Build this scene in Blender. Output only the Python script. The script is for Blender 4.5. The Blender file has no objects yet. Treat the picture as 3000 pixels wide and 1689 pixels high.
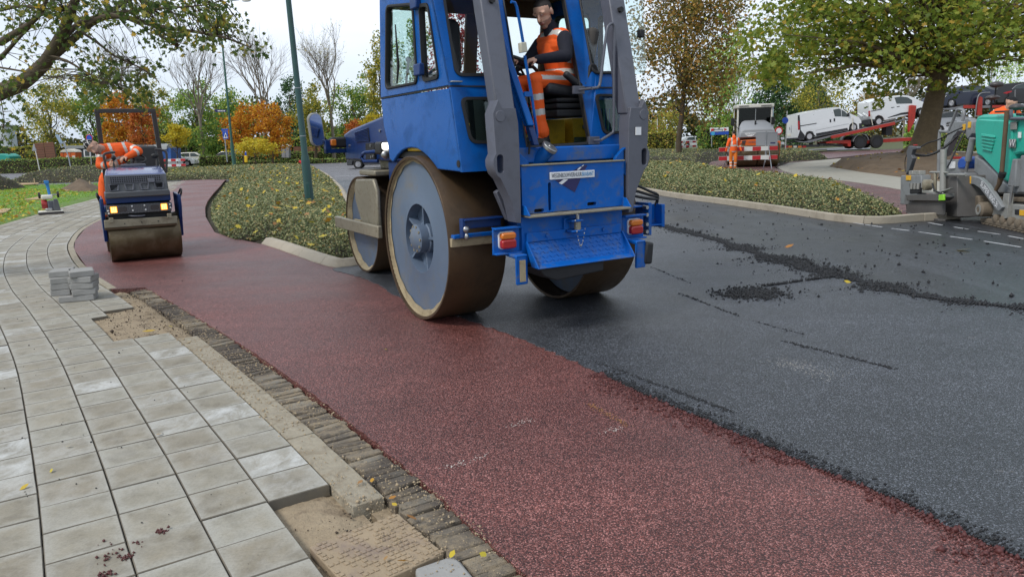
import bpy, bmesh, math, random
import numpy as np
from mathutils import Vector, Matrix
from mathutils.geometry import tessellate_polygon
random.seed(7); rng = np.random.default_rng(7)
sc = bpy.context.scene
COL = sc.collection
R = math.radians
# ------------------------------------------------------------------ camera
CF, CH, CP, CR = 2170.0, 1.65, R(11.3), R(1.8)      # focal length in px of a 3000 px wide frame, height, pitch, roll
cam = bpy.data.cameras.new('camera'); camo = bpy.data.objects.new('camera', cam); COL.objects.link(camo)
cam.sensor_fit = 'HORIZONTAL'; cam.sensor_width = 36; cam.lens = CF/3000*36; cam.clip_start = .05; cam.clip_end = 3000
_f = Vector((0, math.cos(CP), -math.sin(CP))); _u = Vector((0, math.sin(CP), math.cos(CP))); _x = Vector((1, 0, 0))
_r = _x*math.cos(CR) - _u*math.sin(CR); _up = _x*math.sin(CR) + _u*math.cos(CR)
camo.matrix_world = Matrix(((_r.x, _up.x, -_f.x, 0), (_r.y, _up.y, -_f.y, 0), (_r.z, _up.z, -_f.z, CH), (0, 0, 0, 1)))
sc.camera = camo
# ------------------------------------------------------------------ world, sun, exposure
SUN_EL, SUN_AZ = R(48), R(232)          # azimuth from +Y, clockwise
w = bpy.data.worlds.new('World'); sc.world = w; w.use_nodes = True
nt = w.node_tree; nt.nodes.clear()
def wn(t, **k):
    n = nt.nodes.new(t)
    for a, b in k.items(): setattr(n, a, b)
    return n
sky = wn('ShaderNodeTexSky', sky_type='NISHITA', sun_disc=False, sun_elevation=SUN_EL, sun_rotation=SUN_AZ)
b1 = wn('ShaderNodeBackground'); b1.inputs[1].default_value = .1; nt.links.new(sky.outputs[0], b1.inputs[0])
tc = wn('ShaderNodeTexCoord'); mp = wn('ShaderNodeMapping'); mp.inputs['Scale'].default_value = (1, 1, 3.2)
nt.links.new(tc.outputs['Generated'], mp.inputs[0])
nz = wn('ShaderNodeTexNoise'); nz.inputs['Scale'].default_value = 1.7; nz.inputs['Detail'].default_value = 5; nz.inputs['Roughness'].default_value = .5
nt.links.new(mp.outputs[0], nz.inputs['Vector'])
cr = wn('ShaderNodeValToRGB'); cr.color_ramp.elements[0].position = .36; cr.color_ramp.elements[1].position = .66
cr.color_ramp.elements[0].color = (.41, .48, .58, 1); cr.color_ramp.elements[1].color = (.68, .725, .79, 1)
nt.links.new(nz.outputs[0], cr.inputs[0])
b2 = wn('ShaderNodeBackground'); b2.inputs[1].default_value = 1.0; nt.links.new(cr.outputs[0], b2.inputs[0])
mx = wn('ShaderNodeMixShader'); mx.inputs[0].default_value = .9
nt.links.new(b1.outputs[0], mx.inputs[1]); nt.links.new(b2.outputs[0], mx.inputs[2])
wo = wn('ShaderNodeOutputWorld'); nt.links.new(mx.outputs[0], wo.inputs[0])
sl = bpy.data.lights.new('sun', 'SUN'); sl.energy = 1.5; sl.angle = R(14); sl.color = (1, .96, .9)
slo = bpy.data.objects.new('sun', sl); COL.objects.link(slo)
_d = Vector((math.sin(SUN_AZ)*math.cos(SUN_EL), math.cos(SUN_AZ)*math.cos(SUN_EL), math.sin(SUN_EL)))
slo.rotation_euler = _d.to_track_quat('Z', 'Y').to_euler(); slo.location = (0, 0, 30)
vs = sc.view_settings; vs.view_transform = 'Standard'; vs.look = 'None'; vs.exposure = 0.66; vs.gamma = 1; vs.use_curve_mapping = False
# ------------------------------------------------------------------ placing helpers (real ground points and planes)
def ray(x, y):
    u = (x-1500)/CF; v = (844.5-y)/CF
    return _r*u + _up*v + _f
def G(x, y, z=0.):                      # a point on the level z
    d = ray(x, y); t = (z-CH)/d.z
    return Vector((d.x*t, d.y*t, z))
def AT(x, y, Y):                        # a point at the distance Y down the street
    d = ray(x, y); t = Y/d.y
    return Vector((d.x*t, Y, CH+d.z*t))
class Fr:                               # an upright frame: u along the heading angle, v to its left, z up
    def __init__(s, org, th):
        s.th = R(th); s.o = Vector((org[0], org[1], 0)); s.a = Vector((math.cos(s.th), math.sin(s.th), 0)); s.f = Vector((-s.a.y, s.a.x, 0))
    def W(s, u, v, z): return s.o + s.a*u + s.f*v + Vector((0, 0, z))
    def v(s, x, y, v):                  # (u, z) where a sight line meets the plane v
        d = ray(x, y); o = Vector((0, 0, CH))-s.o; t = (v-o.dot(s.f))/d.dot(s.f); p = o+d*t
        return (p.dot(s.a), p.z)
    def u(s, x, y, u):
        d = ray(x, y); o = Vector((0, 0, CH))-s.o; t = (u-o.dot(s.a))/d.dot(s.a); p = o+d*t
        return (p.dot(s.f), p.z)
# ------------------------------------------------------------------ mesh builder
class MB:
    def __init__(s): s.v = []; s.f = []; s.m = []
    def add(s, vs, fs, mi=0):
        o = len(s.v); s.v.extend([tuple(p) for p in vs]); s.f.extend([tuple(i+o for i in f) for f in fs]); s.m.extend([mi]*len(fs)); return s
    def box(s, x, y, z, sx, sy, sz, rot=None, mi=0):      # centre, sizes
        P = [Vector((a*sx/2, b*sy/2, c*sz/2)) for a in (-1, 1) for b in (-1, 1) for c in (-1, 1)]
        if rot is not None:
            M = rot if isinstance(rot, Matrix) else Matrix.Rotation(rot, 3, 'Z'); P = [M@p for p in P]
        return s.add([p+Vector((x, y, z)) for p in P], [(0, 1, 3, 2), (4, 6, 7, 5), (0, 4, 5, 1), (2, 3, 7, 6), (0, 2, 6, 4), (1, 5, 7, 3)], mi)
    def b2(s, x0, x1, y0, y1, z0, z1, mi=0): return s.box((x0+x1)/2, (y0+y1)/2, (z0+z1)/2, x1-x0, y1-y0, z1-z0, None, mi)
    def slab(s, loops, lo, hi, plane='xz', fn=None, mi=0):   # polygon with holes, given thickness; fn maps (a,b,c) to 3D
        mpf = fn or {'xy': lambda a, b, c: (a, b, c), 'xz': lambda a, b, c: (a, c, b), 'yz': lambda a, b, c: (c, a, b)}[plane]
        n = sum(len(l) for l in loops); flat = [p for l in loops for p in l]
        tri = tessellate_polygon([[Vector((p[0], p[1], 0)) for p in l] for l in loops]) if (len(loops) > 1 or len(flat) > 4 or True) else None
        lo_ = lo if callable(lo) else (lambda a, b: lo); hi_ = hi if callable(hi) else (lambda a, b: hi)
        V = [mpf(p[0], p[1], lo_(*p)) for p in flat]+[mpf(p[0], p[1], hi_(*p)) for p in flat]
        F = [tuple(t) for t in tri]+[tuple(i+n for i in reversed(t)) for t in tri]
        o = 0
        for l in loops:
            k = len(l)
            F += [(o+i, o+(i+1) % k, n+o+(i+1) % k, n+o+i) for i in range(k)]; o += k
        return s.add(V, F, mi)
    def tube(s, pts, r, n=8, cap=True, mi=0):
        pts = [Vector(p) for p in pts]; k = len(pts); rs = r if isinstance(r, (list, tuple)) else [r]*k
        V = []; F = []; ref = None
        for i, p in enumerate(pts):
            t = (pts[min(i+1, k-1)]-pts[max(i-1, 0)])
            t = t.normalized() if t.length > 1e-9 else Vector((0, 0, 1))
            if ref is None: ref = Vector((0, 0, 1)) if abs(t.z) < .9 else Vector((1, 0, 0))
            a = (ref-t*ref.dot(t))
            a = a.normalized() if a.length > 1e-6 else t.orthogonal().normalized()
            b = t.cross(a); ref = a
            V += [p+(a*math.cos(2*math.pi*j/n)+b*math.sin(2*math.pi*j/n))*rs[i] for j in range(n)]
        for i in range(k-1):
            F += [(i*n+j, i*n+(j+1) % n, (i+1)*n+(j+1) % n, (i+1)*n+j) for j in range(n)]
        if cap: F += [tuple(range(n-1, -1, -1)), tuple((k-1)*n+j for j in range(n))]
        return s.add(V, F, mi)
    def cyl(s, p0, p1, r0, r1=None, n=20, mi=0): return s.tube([p0, p1], [r0, r0 if r1 is None else r1], n, True, mi)
    def lathe(s, prof, o=(0, 0, 0), ax='z', n=32, mi=0, closed=False):   # prof: (radius, height)
        V = []; F = []; k = len(prof)
        for r, h in prof:
            for j in range(n):
                c, d = r*math.cos(2*math.pi*j/n), r*math.sin(2*math.pi*j/n)
                p = {'z': (c, d, h), 'x': (h, c, d), 'y': (d, h, c)}[ax]; V.append((p[0]+o[0], p[1]+o[1], p[2]+o[2]))
        for i in range(k-1): F += [(i*n+j, i*n+(j+1) % n, (i+1)*n+(j+1) % n, (i+1)*n+j) for j in range(n)]
        if closed: F += [((k-1)*n+j, (k-1)*n+(j+1) % n, (j+1) % n, j) for j in range(n)]
        else:
            if prof[0][0] > 1e-6: F.append(tuple(range(n-1, -1, -1)))
            if prof[-1][0] > 1e-6: F.append(tuple((k-1)*n+j for j in range(n)))
        return s.add(V, F, mi)
    def ell(s, c, r, nu=16, nv=10, M=None, mi=0):
        V = []; F = []
        for i in range(nv+1):
            a = math.pi*i/nv
            for j in range(nu):
                b = 2*math.pi*j/nu; p = Vector((r[0]*math.sin(a)*math.cos(b), r[1]*math.sin(a)*math.sin(b), r[2]*math.cos(a)))
                V.append((M@p if M else p)+Vector(c))
        for i in range(nv): F += [(i*nu+j, (i+1)*nu+j, (i+1)*nu+(j+1) % nu, i*nu+(j+1) % nu) for j in range(nu)]
        return s.add(V, F, mi)
    def loft(s, rings, cap=True, mi=0):      # rings of equal length
        n = len(rings[0]); V = [p for r in rings for p in r]; F = []
        for i in range(len(rings)-1): F += [(i*n+j, i*n+(j+1) % n, (i+1)*n+(j+1) % n, (i+1)*n+j) for j in range(n)]
        if cap: F += [tuple(range(n-1, -1, -1)), tuple((len(rings)-1)*n+j for j in range(n))]
        return s.add(V, F, mi)
    def build(s, name, mat, parent=None, bev=0, ang=40, seg=2, fix=True):
        me = bpy.data.meshes.new(name); me.from_pydata(s.v, [], s.f); 
        ms = mat if isinstance(mat, (list, tuple)) else [mat]
        for q in ms: me.materials.append(q)
        if len(ms) > 1: me.polygons.foreach_set('material_index', s.m)
        if fix:
            b = bmesh.new(); b.from_mesh(me)
            bmesh.ops.remove_doubles(b, verts=b.verts, dist=1e-5)
            if bev: bmesh.ops.dissolve_limit(b, angle_limit=R(1), verts=b.verts, edges=b.edges, delimit={'MATERIAL'})
            bmesh.ops.recalc_face_normals(b, faces=b.faces); b.to_mesh(me); b.free()
        me.polygons.foreach_set('use_smooth', [True]*len(me.polygons)); me.set_sharp_from_angle(angle=R(ang)); me.update()
        o = bpy.data.objects.new(name, me); COL.objects.link(o)
        if parent is not None: o.parent = parent
        if bev:
            md = o.modifiers.new('bevel', 'BEVEL'); md.width = bev; md.segments = seg; md.limit_method = 'ANGLE'; md.angle_limit = R(40)
        return o
def tag(o, label, cat, group=None, kind=None):
    if label: o['label'] = label
    if cat: o['category'] = cat
    if group: o['group'] = group
    if kind: o['kind'] = kind
    return o
def empty(name, loc=(0, 0, 0), rz=0, label=None, cat=None, group=None):
    o = bpy.data.objects.new(name, None); COL.objects.link(o); o.location = loc; o.rotation_euler = (0, 0, rz); o.empty_display_size = .2
    return tag(o, label, cat, group)
def struct(o): o['kind'] = 'structure'; return o
def stuff(o, label=None, cat=None): return tag(o, label, cat, None, 'stuff')
def dup(o, parent=None, loc=None, rz=None, label=None, group=None):
    c = o.copy(); COL.objects.link(c); c.parent = parent
    if loc is not None: c.location = loc
    if rz is not None: c.rotation_euler = (0, 0, rz)
    if label: c['label'] = label
    if group: c['group'] = group
    for ch in list(o.children): dup(ch, c)
    return c
def fastmesh(name, V, F, mat, parent=None, smooth=False):     # numpy quads or tris
    me = bpy.data.meshes.new(name); V = np.asarray(V, dtype=np.float32); F = np.asarray(F, dtype=np.int32); k = F.shape[1]
    me.vertices.add(len(V)); me.vertices.foreach_set('co', V.ravel()); me.loops.add(F.size); me.loops.foreach_set('vertex_index', F.ravel())
    me.polygons.add(len(F)); me.polygons.foreach_set('loop_start', np.arange(0, F.size, k, dtype=np.int32)); me.polygons.foreach_set('loop_total', np.full(len(F), k, dtype=np.int32))
    if smooth: me.polygons.foreach_set('use_smooth', [True]*len(F))
    me.update(calc_edges=True); me.materials.append(mat)
    o = bpy.data.objects.new(name, me); COL.objects.link(o)
    if parent is not None: o.parent = parent
    return o
def rrect(x0, x1, y0, y1, r, n=4):
    P = []
    for cx, cy, a in ((x1-r, y1-r, 0), (x0+r, y1-r, 90), (x0+r, y0+r, 180), (x1-r, y0+r, 270)):
        P += [(cx+r*math.cos(R(a+90*i/n)), cy+r*math.sin(R(a+90*i/n))) for i in range(n+1)]
    return P
def rpoly(pts, r, n=4):                 # rounded corners on any polygon
    out = []; k = len(pts)
    for i in range(k):
        p0, p, p1 = (Vector(pts[i-1]), Vector(pts[i]), Vector(pts[(i+1) % k]))
        a = p0-p; b = p1-p; d = min(r, a.length*.45, b.length*.45); A = p+a.normalized()*d; B = p+b.normalized()*d
        for j in range(n+1):
            t = j/n; q = A*(1-t)**2+p*2*t*(1-t)+B*t*t; out.append((q.x, q.y))
    return out
def inset(pts, d):                      # shrink a polygon about its centre by about d
    c = Vector((sum(p[0] for p in pts)/len(pts), sum(p[1] for p in pts)/len(pts)))
    return [tuple(c+(Vector(p)-c)*max(.05, 1-d/max((Vector(p)-c).length, 1e-6))) for p in pts]
def spline(P, step):                    # Catmull-Rom, resampled
    P = [Vector(p) for p in P]; Q = [P[0]*2-P[1]]+P+[P[-1]*2-P[-2]]; out = []
    for i in range(1, len(Q)-2):
        m = max(2, int((Q[i+1]-Q[i]).length/step*3))
        for j in range(m):
            t = j/m; a, b, c, d = Q[i-1], Q[i], Q[i+1], Q[i+2]
            out.append(.5*((2*b)+(c-a)*t+(2*a-5*b+4*c-d)*t*t+(3*b-a-3*c+d)*t**3))
    out.append(P[-1])
    L = [0]
    for a, b in zip(out, out[1:]): L.append(L[-1]+(b-a).length)
    res = []; k = 0; n = max(2, int(L[-1]/step)+1)
    for i in range(n):
        s_ = L[-1]*i/(n-1)
        while k < len(L)-2 and L[k+1] < s_: k += 1
        t = (s_-L[k])/max(L[k+1]-L[k], 1e-9); res.append(out[k].lerp(out[k+1], t))
    return res
# ------------------------------------------------------------------ materials
MC = {}
def nodes(name):
    m = bpy.data.materials.new(name); m.use_nodes = True; t = m.node_tree; p = t.nodes['Principled BSDF']
    return m, t, p
def N(t, typ, ins=None, **k):
    n = t.nodes.new(typ)
    for a, b in k.items(): setattr(n, a, b)
    for a, b in (ins or {}).items():
        if hasattr(b, 'links') or isinstance(b, bpy.types.NodeSocket): t.links.new(b, n.inputs[a])
        else: n.inputs[a].default_value = b
    return n
def c4(c, k=1): return (min(1, c[0]*k), min(1, c[1]*k), min(1, c[2]*k), 1)
def ramp(t, fac, stops):
    n = t.nodes.new('ShaderNodeValToRGB'); e = n.color_ramp.elements
    while len(e) < len(stops): e.new(.5)
    for i, (p, c) in enumerate(stops): e[i].position = p; e[i].color = c if len(c) == 4 else (*c, 1)
    t.links.new(fac, n.inputs[0]); return n.outputs[0]
def mixc(t, f, a, b, mode='MIX'):
    n = t.nodes.new('ShaderNodeMix'); n.data_type = 'RGBA'; n.blend_type = mode
    for i, x in ((0, f), (6, a), (7, b)):
        if isinstance(x, bpy.types.NodeSocket): t.links.new(x, n.inputs[i])
        else: n.inputs[i].default_value = x if i == 0 else (x if len(x) == 4 else (*x, 1))
    return n.outputs[2]
def noise(t, co, scale, detail=3, rough=.5, dist=0):
    n = N(t, 'ShaderNodeTexNoise', {'Vector': co, 'Scale': scale, 'Detail': detail, 'Roughness': rough, 'Distortion': dist}); return n.outputs[0]
def objco(t): return N(t, 'ShaderNodeTexCoord').outputs['Object']
def poswd(t): return N(t, 'ShaderNodeNewGeometry').outputs['Position']
def bump(t, p, h, s, d=.01): 
    n = N(t, 'ShaderNodeBump', {'Height': h, 'Strength': s, 'Distance': d}); t.links.new(n.outputs[0], p.inputs['Normal'])
def mat(name, col, rough=.5, metal=0., var=.12, vs=4., dirt=None, damt=.4, ds=6., bmp=0., bs=60., coat=0., trans=0., emit=None, es=0., world=False, ior=None, spec=None):
    if name in MC: return MC[name]
    m, t, p = nodes(name); MC[name] = m
    co = poswd(t) if world else objco(t)
    a = noise(t, co, vs, 5, .6)
    c = mixc(t, a, c4(col, 1-var), c4(col, 1+var))
    rsock = None
    if dirt:
        g_ = noise(t, co, ds, 8, .68, .4); mk = ramp(t, g_, [(.5, (0, 0, 0)), (.72, (1, 1, 1))])
        fm = N(t, 'ShaderNodeMath', {0: mk, 1: damt}, operation='MULTIPLY').outputs[0]
        c = mixc(t, fm, c, c4(dirt)); 
        rsock = N(t, 'ShaderNodeMapRange', {'Value': fm, 'To Min': rough, 'To Max': min(1, rough+.35)}).outputs[0]
    t.links.new(c, p.inputs['Base Color'])
    if rsock is not None: t.links.new(rsock, p.inputs['Roughness'])
    else:
        rs = N(t, 'ShaderNodeMapRange', {'Value': a, 'To Min': max(.02, rough-.08), 'To Max': min(1, rough+.08)}).outputs[0]; t.links.new(rs, p.inputs['Roughness'])
    p.inputs['Metallic'].default_value = metal
    if coat: p.inputs['Coat Weight'].default_value = coat; p.inputs['Coat Roughness'].default_value = .12
    if trans: p.inputs['Transmission Weight'].default_value = trans
    if ior: p.inputs['IOR'].default_value = ior
    if spec is not None: p.inputs['Specular IOR Level'].default_value = spec
    if emit: p.inputs['Emission Color'].default_value = c4(emit); p.inputs['Emission Strength'].default_value = es
    if bmp: bump(t, p, noise(t, co, bs, 4, .6), bmp, .01)
    return m
def glass(name, tint=(.8, .95, .9), amt=.85, rough=.02):
    if name in MC: return MC[name]
    m = bpy.data.materials.new(name); MC[name] = m; m.use_nodes = True; t = m.node_tree; t.nodes.clear()
    tr = N(t, 'ShaderNodeBsdfTransparent', {0: c4(tint)}); gl = N(t, 'ShaderNodeBsdfGlossy', {'Color': (1, 1, 1, 1), 'Roughness': rough})
    lw = N(t, 'ShaderNodeLayerWeight', {'Blend': .5}); p5 = N(t, 'ShaderNodeMath', {0: lw.outputs['Facing'], 1: 5.}, operation='POWER')
    f = N(t, 'ShaderNodeMath', {0: p5.outputs[0], 1: 1-amt}, operation='ADD', use_clamp=True)
    mx = N(t, 'ShaderNodeMixShader', {0: f.outputs[0], 1: tr.outputs[0], 2: gl.outputs[0]})
    o = N(t, 'ShaderNodeOutputMaterial', {0: mx.outputs[0]}); return m
def leafmat(name, cols, trl=.45, rough=.55):      # cols: list of (pos, colour); one tone per leaf
    if name in MC: return MC[name]
    m, t, p = nodes(name); MC[name] = m
    gm = N(t, 'ShaderNodeNewGeometry'); c = ramp(t, gm.outputs['Random Per Island'], [(a, b) for a, b in cols])
    nz_ = noise(t, gm.outputs['Position'], .55, 2); c = mixc(t, .5, c, mixc(t, nz_, c4((.62, .62, .62)), c4((1.25, 1.25, 1.15))), 'MULTIPLY')
    c = mixc(t, .5, c, c)
    t.links.new(c, p.inputs['Base Color']); p.inputs['Roughness'].default_value = rough; p.inputs['Specular IOR Level'].default_value = .3
    tl = N(t, 'ShaderNodeBsdfTranslucent', {'Color': c}); mx = N(t, 'ShaderNodeMixShader', {0: trl, 1: p.outputs[0], 2: tl.outputs[0]})
    t.links.new(mx.outputs[0], t.nodes['Material Output'].inputs[0]); return m
def text(name, body, mt, parent, loc, rot, size, ex=.001, align='CENTER', sx=1., space=1.):
    cu = bpy.data.curves.new(name, 'FONT'); cu.body = body; cu.size = size; cu.extrude = ex; cu.align_x = align; cu.align_y = 'CENTER'; cu.space_character = space
    tmp = bpy.data.objects.new('tmp', cu); COL.objects.link(tmp)
    dg = bpy.context.evaluated_depsgraph_get(); me = bpy.data.meshes.new_from_object(tmp.evaluated_get(dg)); bpy.data.objects.remove(tmp); bpy.data.curves.remove(cu)
    me.name = name; me.materials.clear(); me.materials.append(mt)
    o = bpy.data.objects.new(name, me); COL.objects.link(o); o.parent = parent; o.location = loc; o.rotation_euler = rot; o.scale = (sx, 1, 1)
    return o
# ================================================================== ground materials
def asphalt(name, col, lite, rough, sc_=72., bstr=.6, streak=0., scuff=0., spec=.6, con=1., gk=.26):
    m, t, p = nodes(name); co = poswd(t)
    n0 = noise(t, co, 40, 2, .6); wob = N(t, 'ShaderNodeVectorMath', {0: co, 1: N(t, 'ShaderNodeVectorMath', {0: N(t, 'ShaderNodeTexNoise', {'Vector': co, 'Scale': sc_*1.3}).outputs[1], 'Scale': .012}, operation='SCALE').outputs[0]}, operation='ADD').outputs[0]
    vo = N(t, 'ShaderNodeTexVoronoi', {'Vector': wob, 'Scale': sc_, 'Randomness': 1.}); cellr = N(t, 'ShaderNodeSeparateColor', {0: vo.outputs['Color']}).outputs[0]
    big = noise(t, co, .5, 6, .62); mid = noise(t, co, 5, 4, .6)
    stone_ = ramp(t, cellr, [(0, c4(col, .7)), (.45, c4(col, 1.1)), (.8, c4(lite)), (1, c4(lite, 1.5))])
    gapm = ramp(t, vo.outputs['Distance'], [(.36, (1, 1, 1)), (.6, (0, 0, 0))])
    c = mixc(t, gapm, c4(col, gk), stone_)
    mpp = N(t, 'ShaderNodeMapping', {'Vector': co, 'Rotation': (0, 0, R(-57)), 'Scale': (.12, 1.7, 1)}); lap = noise(t, mpp.outputs[0], 1., 4, .55); c = mixc(t, .6, c, ramp(t, lap, [(.35, (.78, .78, .78)), (.65, (1.16, 1.16, 1.16))]), 'MULTIPLY')
    c = mixc(t, .55*con, c, ramp(t, mid, [(.3, (.62, .62, .62)), (.7, (1.3, 1.3, 1.3))]), 'MULTIPLY'); c = mixc(t, .8, c, ramp(t, big, [(.32, (.72, .72, .72)), (.68, (1.22, 1.22, 1.22))]), 'MULTIPLY')
    if streak:
        mpn = N(t, 'ShaderNodeMapping', {'Vector': co, 'Rotation': (0, 0, R(14)), 'Scale': (2.2, .16, 1)}); sn = noise(t, mpn.outputs[0], 1.6, 7, .62)
        c = mixc(t, N(t, 'ShaderNodeMath', {0: ramp(t, sn, [(.52, (0, 0, 0)), (.75, (1, 1, 1))]), 1: streak}, operation='MULTIPLY').outputs[0], c, c4(lite, 1.6))
    if scuff:
        mp2 = N(t, 'ShaderNodeMapping', {'Vector': co, 'Rotation': (0, 0, R(-28)), 'Scale': (.9, 4., 1)}); s2 = noise(t, mp2.outputs[0], .9, 9, .7); s3 = noise(t, co, 45, 2)
        k = N(t, 'ShaderNodeMath', {0: ramp(t, s2, [(.64, (0, 0, 0)), (.72, (1, 1, 1))]), 1: ramp(t, s3, [(.5, (0, 0, 0)), (.6, (1, 1, 1))])}, operation='MULTIPLY').outputs[0]
        c = mixc(t, N(t, 'ShaderNodeMath', {0: k, 1: scuff}, operation='MULTIPLY').outputs[0], c, (.5, .46, .42, 1))
    t.links.new(c, p.inputs['Base Color']); p.inputs['Specular IOR Level'].default_value = spec
    rr = N(t, 'ShaderNodeMapRange', {'Value': big, 'From Min': .3, 'From Max': .7, 'To Min': rough-.1, 'To Max': rough+.14}); t.links.new(rr.outputs[0], p.inputs['Roughness'])
    inv = N(t, 'ShaderNodeMath', {0: 1., 1: vo.outputs['Distance']}, operation='SUBTRACT').outputs[0]
    bump(t, p, inv, bstr, .008); return m
M_BLACK = asphalt('new_black_asphalt', (.042, .047, .056), (.15, .163, .19), .4, 120, .7, 0, .3, .8, 1., .1)
M_RED = asphalt('red_asphalt', (.215, .062, .049), (.385, .165, .145), .42, 130, .6, 0, .25, .55, .5, .22)
M_TACK = asphalt('tack_coated_road', (.03, .033, .039), (.06, .065, .076), .4, 60, .25, .3, 0, .7)
M_OLD = asphalt('old_grey_road', (.2, .195, .21), (.26, .255, .27), .6, 50, .2)
M_RED2 = asphalt('worn_red_asphalt', (.19, .085, .08), (.26, .14, .135), .5, 50, .3, .2)
M_SAND = mat('sand', (.3, .235, .155), .95, 0, .3, 14, (.1, .07, .045), .85, 7, 1., 60, world=True)
M_SOIL = mat('soil', (.12, .083, .05), .95, 0, .35, 3, (.045, .03, .018), .8, 2.2, 1., 22, world=True)
M_GROUND = mat('rough_grass_ground', (.075, .085, .03), .95, 0, .3, .6, (.1, .08, .045), .6, .35, .6, 12, world=True)
M_LAWN = mat('lawn_turf', (.11, .19, .03), .9, 0, .3, 1.2, (.13, .1, .035), .55, 1.1, .8, 40, world=True)
def tilemat(name='concrete_tile', rim=True):
    m, t, p = nodes(name); co = poswd(t); oi = N(t, 'ShaderNodeObjectInfo'); gm = N(t, 'ShaderNodeNewGeometry')
    rv = N(t, 'ShaderNodeMath', {0: oi.outputs['Random'], 1: gm.outputs['Random Per Island']}, operation='ADD').outputs[0]
    rv = N(t, 'ShaderNodeMath', {0: rv}, operation='FRACT').outputs[0]
    base = ramp(t, rv, [(0, (.262, .238, .183)), (.3, (.222, .198, .15)), (.55, (.268, .25, .2)), (.8, (.23, .202, .15)), (1, (.29, .278, .24))])
    off = N(t, 'ShaderNodeMath', {0: rv, 1: 40.}, operation='MULTIPLY').outputs[0]
    nn = N(t, 'ShaderNodeTexNoise', {'Vector': co, 'W': off, 'Scale': 7., 'Detail': 8., 'Roughness': .68, 'Distortion': .3}, noise_dimensions='4D').outputs[0]
    c = mixc(t, .8, base, ramp(t, nn, [(.3, (.62, .6, .57)), (.5, (1, 1, 1)), (.68, (1.12, 1.1, 1.08))]), 'MULTIPLY')
    mpn = N(t, 'ShaderNodeMapping', {'Vector': co, 'Rotation': (0, 0, R(28)), 'Scale': (1.5, 1., 1)})
    wn_ = N(t, 'ShaderNodeTexNoise', {'Vector': mpn.outputs[0], 'W': off, 'Scale': 5.5, 'Detail': 9., 'Roughness': .66, 'Distortion': .6}, noise_dimensions='4D').outputs[0]
    gate = ramp(t, rv, [(.0, (.1, .1, .1)), (.8, (.14, .14, .14)), (.92, (.4, .4, .4)), (.98, (.7, .7, .7))])
    wf = N(t, 'ShaderNodeMath', {0: ramp(t, wn_, [(.42, (0, 0, 0)), (.6, (1, 1, 1))]), 1: gate}, operation='MULTIPLY').outputs[0]
    c = mixc(t, N(t, 'ShaderNodeMath', {0: wf, 1: .85}, operation='MULTIPLY').outputs[0], c, (.6, .61, .6, 1))
    if rim:                              # pale bloom along the rim of each tile
        sx = N(t, 'ShaderNodeSeparateXYZ', {0: objco(t)}); ax_ = N(t, 'ShaderNodeMath', {0: sx.outputs[0]}, operation='ABSOLUTE').outputs[0]; ay_ = N(t, 'ShaderNodeMath', {0: sx.outputs[1]}, operation='ABSOLUTE').outputs[0]
        ed_ = N(t, 'ShaderNodeMath', {0: ax_, 1: ay_}, operation='MAXIMUM').outputs[0]; ed2 = N(t, 'ShaderNodeMath', {0: ed_, 1: N(t, 'ShaderNodeMath', {0: nn, 1: .11}, operation='MULTIPLY').outputs[0]}, operation='ADD').outputs[0]
        rm = N(t, 'ShaderNodeMapRange', {'Value': ed2, 'From Min': .14, 'From Max': .215, 'To Min': 0., 'To Max': .5}, interpolation_type='SMOOTHSTEP').outputs[0]
        c = mixc(t, rm, c, (.37, .365, .33, 1))
    sp_ = noise(t, co, 75, 3, .7); c = mixc(t, .5, c, ramp(t, sp_, [(.3, (.72, .71, .69)), (.5, (1, 1, 1)), (.72, (1.2, 1.2, 1.18))]), 'MULTIPLY')
    pits = noise(t, co, 230, 2, .6); c = mixc(t, ramp(t, pits, [(.3, (.5, .5, .5)), (.36, (0, 0, 0))]), c, (.16, .14, .11, 1))
    t.links.new(c, p.inputs['Base Color']); p.inputs['Roughness'].default_value = .82
    bump(t, p, noise(t, co, 160, 4, .7), .25, .004); return m
M_TILE = tilemat(); M_TILEF = tilemat('far_concrete_tile', False); M_TSIDE = mat('damp_shaded_tile_edge', (.135, .12, .095), .95, 0, .3, 8, (.2, .16, .1), .6, 10, world=True)  # tile edges: damp concrete tone, with joint shade put into the darker colour
def brickmat():
    m, t, p = nodes('worn_clinker_brick'); co = poswd(t); oi = N(t, 'ShaderNodeObjectInfo'); gm = N(t, 'ShaderNodeNewGeometry')
    rv = N(t, 'ShaderNodeMath', {0: N(t, 'ShaderNodeMath', {0: oi.outputs['Random'], 1: gm.outputs['Random Per Island']}, operation='ADD').outputs[0]}, operation='FRACT').outputs[0]
    c = ramp(t, rv, [(0, (.1, .085, .07)), (.4, (.16, .135, .105)), (.7, (.21, .18, .14)), (1, (.3, .275, .225))])
    n1 = noise(t, co, 16, 8, .75, .2); c = mixc(t, ramp(t, n1, [(.42, (0, 0, 0)), (.66, (1, 1, 1))]), c, (.33, .26, .17, 1))
    n2 = noise(t, co, 1.1, 4, .6); c = mixc(t, ramp(t, n2, [(.44, (0, 0, 0)), (.58, (.8, .8, .8))]), c, (.055, .045, .04, 1))
    t.links.new(c, p.inputs['Base Color']); p.inputs['Roughness'].default_value = .92; bump(t, p, noise(t, co, 55, 6, .8), 1., .014); return m
M_BRICK = brickmat()
M_BAND = mat('sandy_concrete_band', (.3, .265, .2), .95, 0, .35, 18, (.17, .125, .075), .95, 4.5, 1., 45, world=True)
M_KERB = mat('kerb_concrete', (.34, .3, .235), .88, 0, .2, 2.5, (.17, .14, .1), .6, 2.2, .4, 60, world=True)
M_WHITE_LINE = mat('white_road_paint', (.4, .41, .42), .7, 0, .2, 8, (.06, .06, .065), .9, 4, world=True)
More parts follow.
